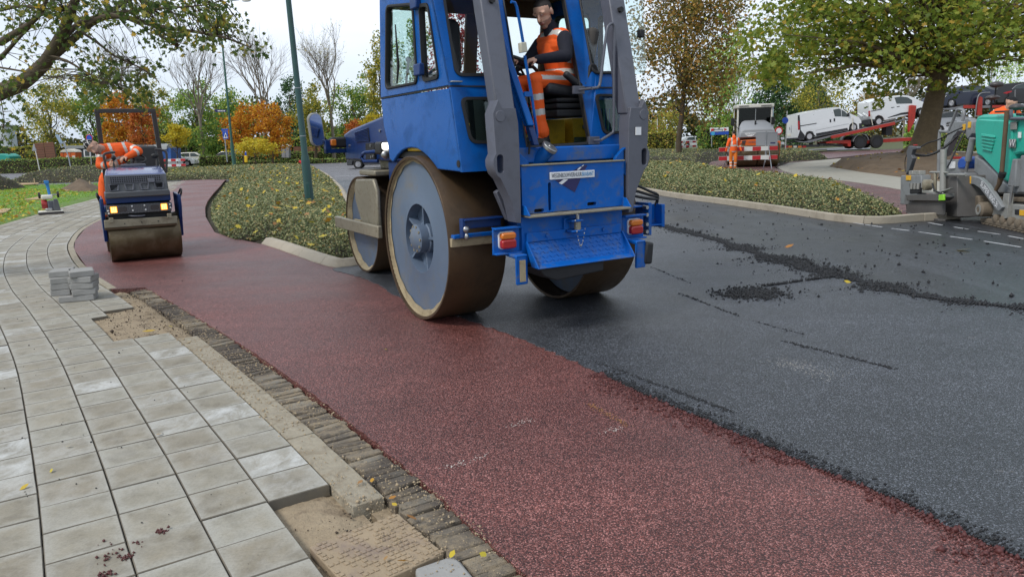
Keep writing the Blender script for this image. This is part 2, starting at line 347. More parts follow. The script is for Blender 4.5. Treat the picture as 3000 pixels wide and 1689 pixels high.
# ================================================================== sheets
def sheet(name, pts, z, th, m, parent=None, zt=None):
    o = MB().slab([[tuple(p)[:2] for p in pts]], z-th, z, 'xy').build(name, m, parent, ang=30); return o
def rag(P, amp, step):                   # a ragged edge along a polyline
    Q = spline([Vector((p[0], p[1], 0)) for p in P], step); out = []
    for i, q in enumerate(Q):
        t = (Q[min(i+1, len(Q)-1)]-Q[max(0, i-1)]).normalized(); n = Vector((-t.y, t.x, 0)); out.append(q+n*random.gauss(0, amp) if 0 < i < len(Q)-1 else q)
    return [(q.x, q.y) for q in out]
def px(L, z=0): return [tuple(G(x, y, z))[:2] for x, y in L]
struct(sheet('ground', [(-500, -30), (500, -30), (500, 900), (-500, 900)], -.16, .3, M_GROUND))
KR = px([(1880, 556), (2000, 577), (2163, 598), (2311, 619), (2427, 637), (2485, 645), (2563, 650), (2660, 643)])
struct(sheet('road', [(0, -2), (16, -2), (16, 13.8), (9, 13.75)]+KR[::-1]+[(3.2, 29), (1.9, 36.6), (-8.9, 37.4), (-7.62, 32.9), (-5.3, 23.4), (-3.4, 14), (-3.2, 10.4), (-2.4, 8), (-1, 6), (.5, 3.5), (1, 1)], -.008, .15, M_TACK))
struct(sheet('cross_road', [(1.9, 36.4), (9, 42), (14, 74), (-30, 74), (-90, 70), (-90, 44), (-30, 41.5), (-19, 42.2), (-17.4, 42.2), (-9, 37)], -.012, .14, M_OLD))
redL = px([(328, 847), (261, 791), (217, 730), (220, 706), (252, 666), (296, 640)])
redN = rag([(1.6, .2), (.55, 1.75)]+px([(1545, 1689), (1282, 1450), (1095, 1293), (932, 1165), (751, 1037), (582, 932), (425, 841)]), .004, .06)
isl = px([(656, 531), (645, 545), (625, 566), (608, 589), (601, 607), (602, 634), (629, 680), (672, 695), (765, 714), (815, 730), (936, 773), (971, 782)])
REDR = [(3.3, 0)]+px([(3000, 1637), (2621, 1462), (2446, 1392), (2108, 1246), (1910, 1165), (1747, 1088), (1566, 1008), (1470, 972), (1375, 938), (1165, 868), (1107, 833), (1025, 804), (979, 792)])
redfar = [(-11.6, 22.5), (-12.7, 26), (-14.2, 30.5), (-16.2, 36), (-18.4, 42.3), (-15.9, 42.3)]
struct(sheet('cycle_path', redN+redL+redfar+isl+[(-2.2, 9.9), (-1.1, 8.2), (-.2, 6.9), (.5, 5.9), (1.0, 5), (1.5, 4), (2.1, 2.6), (3.5, 0)], 0, .06, M_RED))
CRUMB = px([(1700, 600), (1935, 664), (2074, 699), (2213, 745), (2388, 792), (2680, 868), (3000, 908)])
blk = rag(REDR, .012, .05)
struct(sheet('new_asphalt', blk+[(-2.45, 10.0), (-2.2, 10.3), (-2.9, 13), (-4.2, 19), (-5.25, 23.4), (-7.5, 33), (-8.3, 35.6), (-1, 35)]+rag([(.2, 29), (1.3, 22)]+CRUMB+[(5.5, 5.6), (8.5, 2.5), (11, -1)], .03, .12)+[(6, -1)], .006, .06, M_BLACK))
# the right-hand cycle path and pavement, soil bed and tree mound
pav2lo = px([(2295, 501), (2350, 517), (2427, 524), (2544, 540), (2656, 559)])
struct(sheet('side_cycle_path', [(7.36, 13.6), (8.2, 13.78), (9.3, 14.0), (10.6, 16.5), (10.8, 19.85)]+pav2lo[::-1]+[(12.6, 35.5), (14.5, 40), (24, 50), (40, 57), (40, 63), (22, 58), (12.5, 46), (10.6, 40), (9.6, 33.5), (8.9, 27.5), (9.6, 24), (9.6, 20.5), (8.1, 15.8), (7.3, 14)], -.002, .14, M_RED2))
M_PAV2 = mat('side_pavement_tiles', (.3, .285, .24), .85, 0, .15, 2, (.2, .18, .14), .5, 3, .3, 40, world=True)
pv2 = struct(sheet('side_pavement', pav2lo+[(10.75, 19.7), (10.7, 16.4), (9.5, 14.2), (12.5, 14.2), (13.1, 20), (13.3, 24.9), (13.76, 29.1), (14.7, 34.3), (16.5, 38), (22, 43), (30, 47), (30, 50), (23, 47), (15, 40), (12.8, 35.6)], .012, .15, M_PAV2))
# ------------------------------------------------------------------ soil mound round the plane tree
TREE = Vector((17.8, 32.2, 0))
def mound(x, y):
    return .62*math.exp(-((x-TREE.x)**2+(y-TREE.y)**2)/18)
ed = [(13.1, 20), (13.3, 24.9), (13.76, 29.1), (14.7, 34.3), (16.5, 38), (22, 42.6), (28, 44), (30, 30), (26, 15), (12.7, 14.3)]
def inside(P, poly):
    x, y = P[:, 0], P[:, 1]; c = np.zeros(len(P), bool); n = len(poly)
    for i in range(n):
        x0, y0 = poly[i]; x1, y1 = poly[(i+1) % n]
        k = ((y0 > y) != (y1 > y)) & (x < (x1-x0)*(y-y0)/(y1-y0+1e-12)+x0); c ^= k
    return c
def edist(P, poly):
    d = np.full(len(P), 1e9); n = len(poly)
    for i in range(n):
        a = np.array(poly[i]); b = np.array(poly[(i+1) % n]); ab = b-a; t = np.clip(((P-a)@ab)/max(ab@ab, 1e-9), 0, 1); d = np.minimum(d, np.linalg.norm(P-(a+t[:, None]*ab), axis=1))
    return d
def vnoise(P, s, seed=0):                # cheap smooth noise
    r = np.random.default_rng(seed); o = np.zeros(len(P))
    for k in range(5):
        a = r.uniform(0, 6.28, 2); f = s*(1.35**k); d = np.array([math.cos(a[0]), math.sin(a[0])]); e = np.array([math.cos(a[1]), math.sin(a[1])])
        o += np.sin(P@d*f+a[1]*3)*np.cos(P@e*f*.83+a[0]*5)
    return o/5
def field(name, poly, hfn, step, m, smooth=True):      # a height field trimmed to a polygon
    xs = np.array(poly)[:, 0]; ys = np.array(poly)[:, 1]
    X = np.arange(xs.min()-step, xs.max()+2*step, step); Y = np.arange(ys.min()-step, ys.max()+2*step, step)
    gx, gy = np.meshgrid(X, Y); P = np.stack([gx.ravel(), gy.ravel()], 1); ok = inside(P, poly); Z = hfn(P, ok)
    n = len(X); idx = np.arange(len(P)).reshape(len(Y), n); a, b, c, d = idx[:-1, :-1].ravel(), idx[:-1, 1:].ravel(), idx[1:, 1:].ravel(), idx[1:, :-1].ravel()
    k = ok[a] | ok[b] | ok[c] | ok[d]; F = np.stack([a, b, c, d], 1)[k]
    used, inv = np.unique(F, return_inverse=True); V = np.column_stack([P, Z])[used]
    return fastmesh(name, V, inv.reshape(F.shape), m, None, smooth)
def soilh(P, ok):
    d = edist(P, ed); h = .02+.62*np.exp(-((P[:, 0]-TREE.x)**2+(P[:, 1]-TREE.y)**2)/18)+.05*vnoise(P, 2.3, 3)+.03*vnoise(P, 9, 4)
    return np.where(ok, h*np.clip(d/.5, 0, 1)-.03+.03*np.clip(d/.3, 0, 1), -.1)
struct(field('tree_soil_bed', ed, soilh, .16, M_SOIL))
# ------------------------------------------------------------------ lawn beside the pavement
TR = px([(1000, 1452), (932, 1378), (823, 1272), (734, 1186), (661, 1119), (564, 1038), (508, 983), (405, 903), (358, 874), (303, 845), (264, 812), (240, 789), (209, 757), (198, 724), (202, 706), (231, 671), (258, 656), (296, 634)])
TCUR = spline([Vector((p[0], p[1], 0)) for p in [(.75, .9), (-.1, 2.17)]+TR[::2]+[(-12.1, 24), (-13.4, 28.5), (-15, 33.5), (-16.6, 38), (-17.8, 41.5)]], .05)
TT = [(TCUR[min(i+1, len(TCUR)-1)]-TCUR[max(i-1, 0)]).normalized() for i in range(len(TCUR))]
TN = [Vector((t.y, -t.x, 0)) for t in TT]            # to the right, towards the red path
def off(d): return [c+n*d for c, n in zip(TCUR, TN)]
LEFT = off(-7*.3035)
lawn_poly = [(p.x, p.y) for p in LEFT[::12]]+[(-20.3, 41.3), (-60, 40), (-60, -2), (-3, -2)]
def lawnh(P, ok): 
    d = edist(P, lawn_poly); return np.where(ok, .0+.05*np.clip(d/1.2, 0, 1)+.03*vnoise(P, .7, 5)*np.clip(d, 0, 1), -.12)
struct(field('lawn', lawn_poly, lawnh, .3, M_LAWN))
# ================================================================== pavement of separate tiles
rightside = off(.17)
pave = struct(MB().slab([[(p.x, p.y) for p in LEFT[::6]]+[(p.x, p.y) for p in off(.06)[::6]][::-1]], -.2, -.068, 'xy').build('pavement', M_SAND, ang=30))
def tilemesh(wx, wy, name, th=.06, ch=.004):
    x, y = wx/2, wy/2; V = [(-x, -y, -th), (x, -y, -th), (x, y, -th), (-x, y, -th), (-x, -y, -ch), (x, -y, -ch), (x, y, -ch), (-x, y, -ch), (-x+ch, -y+ch, 0), (x-ch, -y+ch, 0), (x-ch, y-ch, 0), (-x+ch, y-ch, 0)]
    F = [(8, 9, 10, 11)]+[(i, (i+1) % 4, 4+(i+1) % 4, 4+i) for i in range(4)]+[(4+i, 4+(i+1) % 4, 8+(i+1) % 4, 8+i) for i in range(4)]
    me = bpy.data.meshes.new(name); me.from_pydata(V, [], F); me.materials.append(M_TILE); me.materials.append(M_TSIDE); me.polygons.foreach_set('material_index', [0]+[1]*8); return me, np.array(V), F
T_FULL = tilemesh(.299, .298, 'paving_tile', .06, .004); T_HALF = tilemesh(.146, .297, 'paving_half_tile', .06, .006)
cand = []
for k in range(7):
    C = off(-.3035*(k+.5)); L = [0]
    for a, b in zip(C, C[1:]): L.append(L[-1]+(b-a).length)
    s0 = random.uniform(0, .02)+(.0 if k < 4 else .05*k); i = 0
    s_ = s0+.16
    while s_ < L[-1]-.2:
        while L[i+1] < s_: i += 1
        p = C[i].lerp(C[i+1], (s_-L[i])/(L[i+1]-L[i])); cand.append((k, p, math.atan2(TT[i].y, TT[i].x), TN[i])); s_ += .3035+random.gauss(0, .0006)
def gapk(k, p):                          # rows not laid yet
    if k == 0 and 6.5 < p.y < 7.72: return 'gone'
    if k == 1 and 6.32 < p.y < 7.5: return 'half'
    if k == 0 and p.y < 3.27: return 'gone'
    return None
vis = []
for k, p, a, n in cand:
    g_ = gapk(k, p)
    if g_ == 'gone': continue
    q = p - n*.0755 if g_ == 'half' else p
    d = q.length; u = q.x/max(q.y, .1)
    vis.append((d if (abs(u) < .78 and q.y > 2.1) else d+100, g_, q, a))
vis.sort(key=lambda x: x[0])
def tz(): return random.gauss(0, .0012)
for d, g_, q, a in vis[:300]:
    o = bpy.data.objects.new('paving_half_tile' if g_ else 'paving_tile', (T_HALF if g_ else T_FULL)[0]); COL.objects.link(o); o.parent = pave
    o.location = (q.x, q.y, tz()); o.rotation_euler = (random.gauss(0, .004), random.gauss(0, .004), a-math.pi/2+random.gauss(0, .0035)+(math.pi if random.random() < .5 else 0))
V = []; F = []
for d, g_, q, a in vis[300:]:
    B = T_HALF if g_ else T_FULL; th = a-math.pi/2+random.gauss(0, .003); c, s_ = math.cos(th), math.sin(th); o = len(V); z = tz()
    V += [(q.x+c*x-s_*y, q.y+s_*x+c*y, z_+z) for x, y, z_ in B[1]]; F += [tuple(i+o for i in f) for f in B[2]]
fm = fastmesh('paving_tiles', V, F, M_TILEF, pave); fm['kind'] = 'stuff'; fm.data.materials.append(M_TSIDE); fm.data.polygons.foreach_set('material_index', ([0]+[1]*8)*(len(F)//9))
# ------------------------------------------------------------------ concrete edging band, brick gutter
bandroot = empty('edging_band', (0, 0, 0)); bandroot['kind'] = 'structure'
Lc = [0]
for a, b in zip(TCUR, TCUR[1:]): Lc.append(Lc[-1]+(b-a).length)
def at_s(s_):
    i = int(np.searchsorted(Lc, s_)-1); i = max(0, min(i, len(TCUR)-2)); t = (s_-Lc[i])/(Lc[i+1]-Lc[i]); return TCUR[i].lerp(TCUR[i+1], t), TN[i], TT[i]
def s_of(x, y): return Lc[int(np.argmin([(c.x-x)**2+(c.y-y)**2 for c in TCUR]))]
def bandstone(s0, s1, d0, d1, top, m, name, parent, bot=-.2, bev=.006, wob=0.):
    n = max(2, int((s1-s0)/.12)+1); rings = []
    for i in range(n):
        c, nn, t = at_s(s0+(s1-s0)*i/(n-1)); a, b = c+nn*d0, c+nn*d1; w_ = random.gauss(0, wob)
        rings.append([Vector((a.x, a.y, bot)), Vector((b.x, b.y, bot)), Vector((b.x, b.y, top+w_)), Vector((a.x, a.y, top+w_))])
    return MB().loft(rings).build(name, m, parent, bev)
sA = s_of(-3.0, 6.45); sB = s_of(-.9, 3.25); s = sB-.08
while s < sA:
    e = min(s+1.0, sA); bandstone(s+.003, e-.003, .008, .172, -.004+random.gauss(0, .003), M_BAND, 'band_stone', bandroot, wob=.0012); s = e
s = s_of(-5.02, 8.98)
while s < s_of(-15, 33.5):
    bandstone(s+.003, s+.997, .012, .105, .002, M_BAND, 'band_stone', bandroot, wob=.0008); s += 1
gut = struct(MB().slab([[(p.x, p.y) for p in off(.1)[:int(9.4/.05)]]+[(p.x, p.y) for p in off(.42)[:int(9.4/.05)]][::-1]], -.2, -.075, 'xy').build('brick_gutter', M_SAND, ang=30))
BRK = []
for k in range(6):                       # a few worn shapes
    b_, bv, bf = tilemesh(.2, .06, 'brick', .07, .009); b_.materials.clear(); b_.materials.append(M_BRICK); b_.polygons.foreach_set('material_index', [0]*9)
    for v_ in b_.vertices:
        if v_.co.z > -.05: v_.co += Vector((random.gauss(0, .004), random.gauss(0, .0028), random.gauss(0, .0022)))
    BRK.append(b_)
s = s_of(.5, 1.3)
while s < s_of(-4.85, 8.75)-.0:
    c, nn, t = at_s(s); d = .178+.105+random.gauss(0, .006)
    o = bpy.data.objects.new('brick', random.choice(BRK)); COL.objects.link(o); o.parent = gut
    q = c+nn*d; o.location = (q.x, q.y, -.014+random.gauss(0, .006)); o.rotation_euler = (random.gauss(0, .07), random.gauss(0, .03), math.atan2(t.y, t.x)-math.pi/2+random.gauss(0, .045)); o.scale = (1+random.gauss(0, .035), 1+random.gauss(0, .07), 1)
    s += .0665
# ------------------------------------------------------------------ bare sand where tiles are missing
def sandpatch(name, poly, z, amp, seed):
    def h(P, ok):
        d = edist(P, poly); return np.where(ok, z+amp*.9*vnoise(P+.05*np.stack([vnoise(P, 7, seed+3), vnoise(P, 9, seed+4)], 1), 6, seed)+.0035*np.random.default_rng(seed).normal(size=len(P))+.008*np.clip(np.random.default_rng(seed+1).normal(size=len(P))-2, 0, 2)-.03*np.exp(-d/.04), z-.05)
    return struct(field(name, poly, h, .022, M_SAND))
sandpatch('sand_patch', [(p.x, p.y) for p in [at_s(s_of(-2.6, 5.9))[0]+at_s(s_of(-2.6, 5.9))[1]*-.5, at_s(s_of(-4.4, 8.2))[0]-at_s(s_of(-4.4, 8.2))[1]*.5, at_s(s_of(-5.1, 9.1))[0]+at_s(s_of(-5.1, 9.1))[1]*.16, at_s(s_of(-4.4, 8.3))[0]+at_s(s_of(-4.4, 8.3))[1]*.21, at_s(s_of(-3.0, 6.4))[0]+at_s(s_of(-3.0, 6.4))[1]*.19, at_s(s_of(-2.6, 5.9))[0]+at_s(s_of(-2.6, 5.9))[1]*.02]], -.03, .016, 11)
nb = at_s(s_of(-.86, 3.2))
sandpatch('sand_patch', [tuple((at_s(a)[0]+at_s(a)[1]*d)[:2]) for a, d in ((s_of(-1, 3.5), -.34), (s_of(-1, 3.5), .02), (s_of(.6, 1.2), .14), (s_of(.6, 1.2), -.34))], -.052, .01, 21)
# ------------------------------------------------------------------ kerbs of separate stones with a sloping face
def kerb(name, pts, side, step=1.0, h=.12, wid=.24):
    root = empty(name); root['kind'] = 'structure'; C = spline([Vector((p[0], p[1], 0)) for p in pts], .08); L = [0]
    for a, b in zip(C, C[1:]): L.append(L[-1]+(b-a).length)
    prof = [(0, -.12), (0, .01), (wid*.42, h-.008), (wid*.5, h), (wid, h), (wid, -.12)]
    s_ = 0
    while s_ < L[-1]-.15:
        e = min(s_+step, L[-1]); n = max(3, int((e-s_)/.12)); rings = []
        for i in range(n):
            q = s_+.004+(e-s_-.008)*i/(n-1); j = min(int(np.searchsorted(L, q)), len(C)-1); j = max(1, j); p = C[j-1].lerp(C[j], (q-L[j-1])/max(L[j]-L[j-1], 1e-6))
            t = (C[min(j+2, len(C)-1)]-C[max(0, j-3)]).normalized(); nn = Vector((-t.y, t.x, 0))*side
            rings.append([p+nn*a+Vector((0, 0, b)) for a, b in prof])
        MB().loft(rings).build('kerb_stone', M_KERB, root, .008); s_ = e
    return root
kerb('kerb', [(3.2, 29), (3.75, 26)]+KR+[(8.2, 13.7)], 1 if False else -1)
kerb('kerb', px([(765, 714), (815, 730), (936, 773), (990, 783)])+[(-2.0, 10.35), (-1.75, 10.8), (-1.95, 12), (-3.0, 15.5), (-4.9, 23), (-6.4, 29), (-7.9, 34.5), (-10, 42), (-12.4, 50)], 1, 1.0, .1, .2)
# worn white dashes by the paving machine
for a, b in [((2490, 650), (2585, 664)), ((2612, 668), (2664, 674)), ((2692, 678), (2757, 687)), ((2783, 691), (2848, 700)), ((2883, 705), (2990, 722)), ((2720, 651), (2760, 658)), ((2796, 664), (2836, 670)), ((2866, 676), (2930, 685)), ((2955, 690), (3000, 698))]:
    p, q = G(*a), G(*b); d = (q-p).normalized(); n = Vector((-d.y, d.x, 0))*.02
    struct(MB().slab([[tuple((p+n)[:2]), tuple((q+n*.8)[:2]), tuple((q-n)[:2]), tuple((p-n*.7)[:2])]], -.0075, -.003, 'xy').build('road_marking', M_WHITE_LINE))
for Y_, x0, x1 in ((52.5, -13.5, -11.2), (52.3, -10, -7.6), (41.6, -9.6, -2)):
    struct(MB().b2(x0, x1, Y_-.06, Y_+.06, -.012, -.007).build('road_marking', M_WHITE_LINE))
# ================================================================== three-wheel roller
M_BLUE = mat('blue_paint', (.004, .086, .335), .26, 0, .14, 3, (.006, .02, .06), .5, 4, spec=.22)
M_BLUED = mat('scuffed_blue_paint', (.004, .1, .41), .32, 0, .2, 6, (.11, .125, .13), .8, 7, spec=.22)
M_BLUEW = mat('faded_blue_grey_paint', (.1, .138, .2), .5, 0, .15, 3, (.17, .145, .1), .6, 3)
M_NAVY = mat('navy_paint', (.006, .032, .14), .3, 0, .1, 4, (.03, .03, .04), .35, 5, spec=.35)
M_GREY = mat('arm_grey_paint', (.1, .105, .13), .42, 0, .08, 3, (.04, .035, .03), .35, 6)
M_RUST = mat('wet_drum_steel', (.075, .045, .022), .45, .35, .35, 2.5, (.03, .02, .012), .7, 3, .15, 30)
M_RUST2 = mat('drum_steel_streaked', (.105, .075, .04), .34, .6, .3, 2, (.26, .22, .16), .4, 4, .1, 30)
M_MUD = mat('dried_mud', (.33, .27, .17), .9, 0, .25, 12, (.12, .08, .04), .6, 9, .5, 50)
M_BARE = mat('worn_bare_metal', (.3, .27, .2), .5, .4, .2, 7, (.1, .07, .04), .6, 7)
M_RUB = mat('black_rubber', (.012, .012, .013), .6, 0, .2, 8)
M_DARK = mat('dark_interior', (.012, .012, .014), .7, 0, .2, 5)
M_SEAT = mat('seat_vinyl', (.018, .018, .02), .5, 0, .2, 8)
M_LINER = mat('brown_headliner', (.17, .1, .06), .9, 0, .2, 6, bmp=.2)
M_YEL = mat('yellow_box_paint', (.68, .42, .02), .45, 0, .15, 4, (.12, .05, .02), .5, 7)
M_STEEL = mat('steel', (.4, .4, .4), .35, .9, .15, 8)
M_ORL = mat('orange_lens', (.6, .16, .01), .15, 0, .1, 30, coat=.6); M_RDL = mat('red_lens', (.35, .012, .012), .15, 0, .1, 30, coat=.6)
M_WHT = mat('white_plate', (.72, .73, .74), .45, 0, .05, 6); M_INK = mat('navy_ink', (.015, .013, .09), .5, 0, .05, 6); M_CYAN = mat('blue_ink', (.05, .25, .5), .5, 0, .05, 6); M_GINK = mat('grey_ink', (.12, .13, .15), .5)
M_GLG = glass('tinted_cab_glass', (.84, .96, .93), .96); M_GLC = glass('clear_cab_glass', (.95, .98, .98), .96); M_GLR = glass('loose_door_glass', (.88, .95, .95), .95)
M_LAMP = mat('lit_work_lamp', (.9, .9, .85), .3, emit=(1, .98, .9), es=1.3)
RF = Fr((-.0072, 7.4576), math.degrees(.522))
ro = empty('three_wheel_roller', RF.o, RF.th, 'big blue three-wheel road roller with cab and tall steel drums', 'roller')
def VR(z): return -.80+(.357*(z-2.1) if z > 2.1 else .215*(z-2.1))       # the cab's leaning back wall
def RP(L):
    out = []
    for x, y in L:
        v = -.8
        for _ in range(25): u, z = RF.v(x, y, v); v = .5*v+.5*VR(z)
        out.append((u, z))
    return out
def PL(L, v): return [RF.v(x, y, v) for x, y in L]
def SL(L, u): return [RF.u(x, y, u) for x, y in L]
def mir(L): return [(-a, b) for a, b in L][::-1]
# ---- drums
DR, DW = .768, .562
def rear_drum(sx):
    x0 = 1.038*sx; x1 = (1.038-DW)*sx; d = -sx
    o = MB().lathe([(DR-.03, x0+.004*d), (DR-.006, x0), (DR, x0+.008*d), (DR, x1-.008*d), (DR-.006, x1), (DR-.03, x1-.004*d)], (0, 0, DR), 'x', 96, 0, True).build('rear_drum', M_RUST, ro, ang=50)
    xi = x0+.05*d
    MB().lathe([(DR-.031, xi-.0*d), (DR-.032, xi+.004*d), (.36, xi+.012*d), (.335, xi+.002*d), (.325, xi+.002*d), (.32, xi+.11*d), (.1, xi+.12*d), (.1, xi+.3*d), (DR-.04, xi+.3*d)], (0, 0, DR), 'x', 72, 0, True).build('drum_disc', M_BLUEW, o, ang=35)
    # crust of mud inside the rim, thickest low down
    V = []; F = []; n = 90
    for i in range(n):
        a = 2*math.pi*i/n; w_ = .03+.035*max(0, -math.sin(a))+.012*math.sin(7*a)*math.sin(13*a+1)
        V += [(x0+.012*d, (DR-.029)*math.cos(a), DR+(DR-.029)*math.sin(a)), (xi-.006*d, (DR-.034)*math.cos(a), DR+(DR-.034)*math.sin(a)), (xi-.004*d, (DR-.03-w_)*math.cos(a), DR+(DR-.03-w_)*math.sin(a))]
    for i in range(n):
        j = (i+1) % n; F += [(3*i, 3*j, 3*j+1, 3*i+1), (3*i+1, 3*j+1, 3*j+2, 3*i+2)]
    MB().add(V, F).build('mud_crust', M_MUD, o)
    hub = MB().lathe([(.0, x0-.02*d), (.06, x0-.018*d), (.09, x0+.0*d), (.135, x0+.02*d), (.137, x0+.1*d), (.15, x0+.11*d), (.15, x0+.28*d)], (0, 0, DR), 'x', 28).build('hub', M_BLUEW, o, ang=30)
    for k in range(10):
        a = k*math.tau/10; MB().cyl((x0+.005*d, .115*math.cos(a), DR+.115*math.sin(a)), (x0+.04*d, .115*math.cos(a), DR+.115*math.sin(a)), .013, n=6).build('hub_bolt', M_BARE, hub)
    for k in range(5):
        a = k*math.tau/5+.55; c, s_ = math.cos(a), math.sin(a); w_ = Vector((0, -s_, c))*.012
        P = [Vector((x0+.09*d, .13*c, .13*s_)), Vector((x0+.07*d, .322*c, .322*s_)), Vector((x0+.17*d, .322*c, .322*s_)), Vector((x0+.17*d, .13*c, .13*s_))]
        MB().add([p+w_+Vector((0, 0, DR)) for p in P]+[p-w_+Vector((0, 0, DR)) for p in P], [(0, 1, 2, 3), (7, 6, 5, 4), (0, 4, 5, 1), (1, 5, 6, 2), (2, 6, 7, 3), (3, 7, 4, 0)]).build('spoke', M_BLUEW, o)
    sb = MB().b2(min(x0, x1)+.02, max(x0, x1)-.0, -.83, -.765, .845, .875).build('scraper', M_BLUED, o, .004)
    MB().b2(min(x0, x1)+.01, max(x0, x1)-.03, -.80, -.758, .77, .845).build('scraper_blade', M_MUD, sb, .004)
    return o
rear_drum(-1); rear_drum(1)
FRR = .627; FY = 2.895; FXW = .572
fd = MB().lathe([(FRR-.03, -FXW+.004), (FRR-.006, -FXW), (FRR, -FXW+.01), (FRR, FXW-.01), (FRR-.006, FXW), (FRR-.03, FXW-.004)], (0, FY, FRR), 'x', 80, 0, True).build('front_drum', M_RUST, ro, ang=50)
for sx in (-1, 1):
    MB().lathe([(FRR-.031, sx*(FXW-.07)), (.12, sx*(FXW-.08)), (.11, sx*(FXW-.05)), (.0, sx*(FXW-.05))], (0, FY, FRR), 'x', 64).build('drum_disc', M_BLUEW, fd, ang=30)
    V = []; F = []; n = 70
    for i in range(n):
        a = math.tau*i/n; w_ = .05+.02*math.sin(5*a)*math.sin(11*a); V += [(sx*(FXW-.01), FY+(FRR-.029)*math.cos(a), FRR+(FRR-.029)*math.sin(a)), (sx*(FXW-.066), FY+(FRR-.03-w_)*math.cos(a), FRR+(FRR-.03-w_)*math.sin(a))]
    for i in range(n): j = (i+1) % n; F.append((2*i, 2*j, 2*j+1, 2*i+1))
    MB().add(V, F).build('mud_crust', M_MUD, fd)
    MB().lathe([(.07, sx*(FXW-.06)), (.06, sx*(FXW+.05))], (0, FY, FRR), 'x', 20).build('axle_stub', M_BARE, fd)
    fb = MB().b2(sx*.66-.03, sx*.66+.03, 1.95, 3.66, .545, .695).build('side_bar', M_BARE, ro, .012)
    MB().b2(sx*.61-.02, sx*.61+.02, FY-.12, FY+.12, .56, .7).build('bar_bracket', M_MUD, fb, .01)
yk = MB()
yk.slab([[(FY-.62, 1.24), (FY+.02, 1.22), (FY+.1, 1.12), (FY+.1, .95), (FY-.14, .6), (FY-.7, .6), (FY-.72, 1.1)]], -.6, -.54, 'yz'); yk.slab([[(FY-.62, 1.24), (FY+.02, 1.22), (FY+.1, 1.12), (FY+.1, .95), (FY-.14, .6), (FY-.7, .6), (FY-.72, 1.1)]], .54, .6, 'yz')
yk.b2(-.56, .56, FY-.6, FY-.02, 1.27, 1.34)
yoke = yk.build('yoke', M_BARE, ro, .02)
MB().b2(-.3, .3, FY-.75, FY-.1, 1.34, 1.47).build('steering_head', M_BARE, yoke, .02)
# ---- chassis, hood
MB().b2(-.42, .42, -1.0, 2.2, .75, 1.46).build('chassis', M_NAVY, ro, .03)
MB().cyl((-.5, 0, DR), (.5, 0, DR), .2, n=24).build('axle', M_DARK, ro)
hp = [(.75, 1.45), (3.72, 1.45), (3.72, 1.8), (3.4, 1.86), (2.2, 1.98), (.75, 2.12)]
hood = MB().slab([hp], -.46, .46, 'yz').build('hood', M_NAVY, ro, .03, seg=3)
gp = SL([(1041, 388), (1079, 374), (1084, 414), (1046, 416)], -.462)
gr = MB().slab([gp], -.472, -.455, 'yz').build('side_grille', M_RUB, hood, .004)
for i in range(9):
    t = (i+.5)/9; a = Vector(gp[0]).lerp(Vector(gp[3]), t); b = Vector(gp[1]).lerp(Vector(gp[2]), t); MB().tube([(-.476, *a), (-.476, *b)], .006, 5).build('grille_slat', M_NAVY, gr)
bp = SL([(1073, 420), (1097, 418), (1100, 472), (1074, 472)], -.48)
brk = MB().slab([bp], -.492, -.462, 'yz').build('handle_plate', M_DARK, hood, .004)
hb = SL([(1087, 473), (1072, 473), (1064, 462), (1068, 450), (1076, 446), (1090, 444)], -.58)
MB().tube([(-.49, hb[0][0], hb[0][1])]+[(-.6, *p) for p in hb[1:-1]]+[(-.49, hb[-1][0], hb[-1][1])], .022, 10).build('grab_handle', M_NAVY, hood, ang=60)
for p in SL([(1084, 426), (1086, 460), (1092, 458)], -.5): MB().cyl((-.5, *p), (-.488, *p), .018, n=10).build('bolt', M_STEEL, hood)
for p in SL([(1112, 383), (1023, 427)], -.47): MB().cyl((-.475, *p), (-.46, *p), .018, n=10).build('bolt', M_STEEL, hood)
# front arm with marker lamp and mirror
q0 = PL([(955, 436), (1033, 440)], 3.72); arm_ = MB().b2(q0[0][0]-.02, -.3, 3.66, 3.76, q0[1][1]-.03, q0[1][1]+.03).build('mirror_arm', M_NAVY, ro, .008)
MB().b2(q0[0][0]-.02, q0[0][0]+.06, 3.66, 3.76, q0[0][1]-.06, q0[0][1]+.12).build('arm_end', M_NAVY, arm_, .008)
lp = PL([(967, 408), (1014, 401), (1014, 430), (967, 434)], 3.7); xs = [p[0] for p in lp]; zs = [p[1] for p in lp]
ml = MB().slab([rrect(min(xs), max(xs)+.1, min(zs), max(zs), .05)], 3.62, 3.78, 'xz').build('marker_lamp', M_RUB, ro, .03, seg=3)
MB().slab([rrect(min(xs)-.004, min(xs)+.07, min(zs)+.03, max(zs)-.03, .02)], 3.61, 3.79, 'xz').build('lamp_lens', M_ORL, ml, .01)
mp_ = PL([(903, 333), (941, 331), (953, 426), (907, 430)], 3.72); xs = [p[0] for p in mp_]; zs = [p[1] for p in mp_]
M_MIRR = mat('mirror_glass', (.75, .8, .85), .03, 1., .02, 3); M_MFR = mat('mirror_housing', (.3, .3, .29), .6)
MR = Matrix.Rotation(R(-6), 3, 'Y')@Matrix.Rotation(R(8), 3, 'Z')@Matrix.Rotation(R(5), 3, 'X'); mc = Vector((sum(xs)/4, 3.72, sum(zs)/4)); hw, hh = (max(xs)-min(xs))/2-.01, (max(zs)-min(zs))/2
def mfn(a, b, c): return tuple(mc+MR@Vector((a, c, b)))
mi_ = MB().slab([rrect(-hw, hw, -hh, hh, .09, 6)], -.02, .04, fn=mfn).build('mirror', M_MFR, ro, .008)
MB().slab([rrect(-hw+.014, hw-.014, -hh+.014, hh-.014, .08, 6)], -.028, -.019, fn=mfn).build('mirror_glass', M_MIRR, mi_)
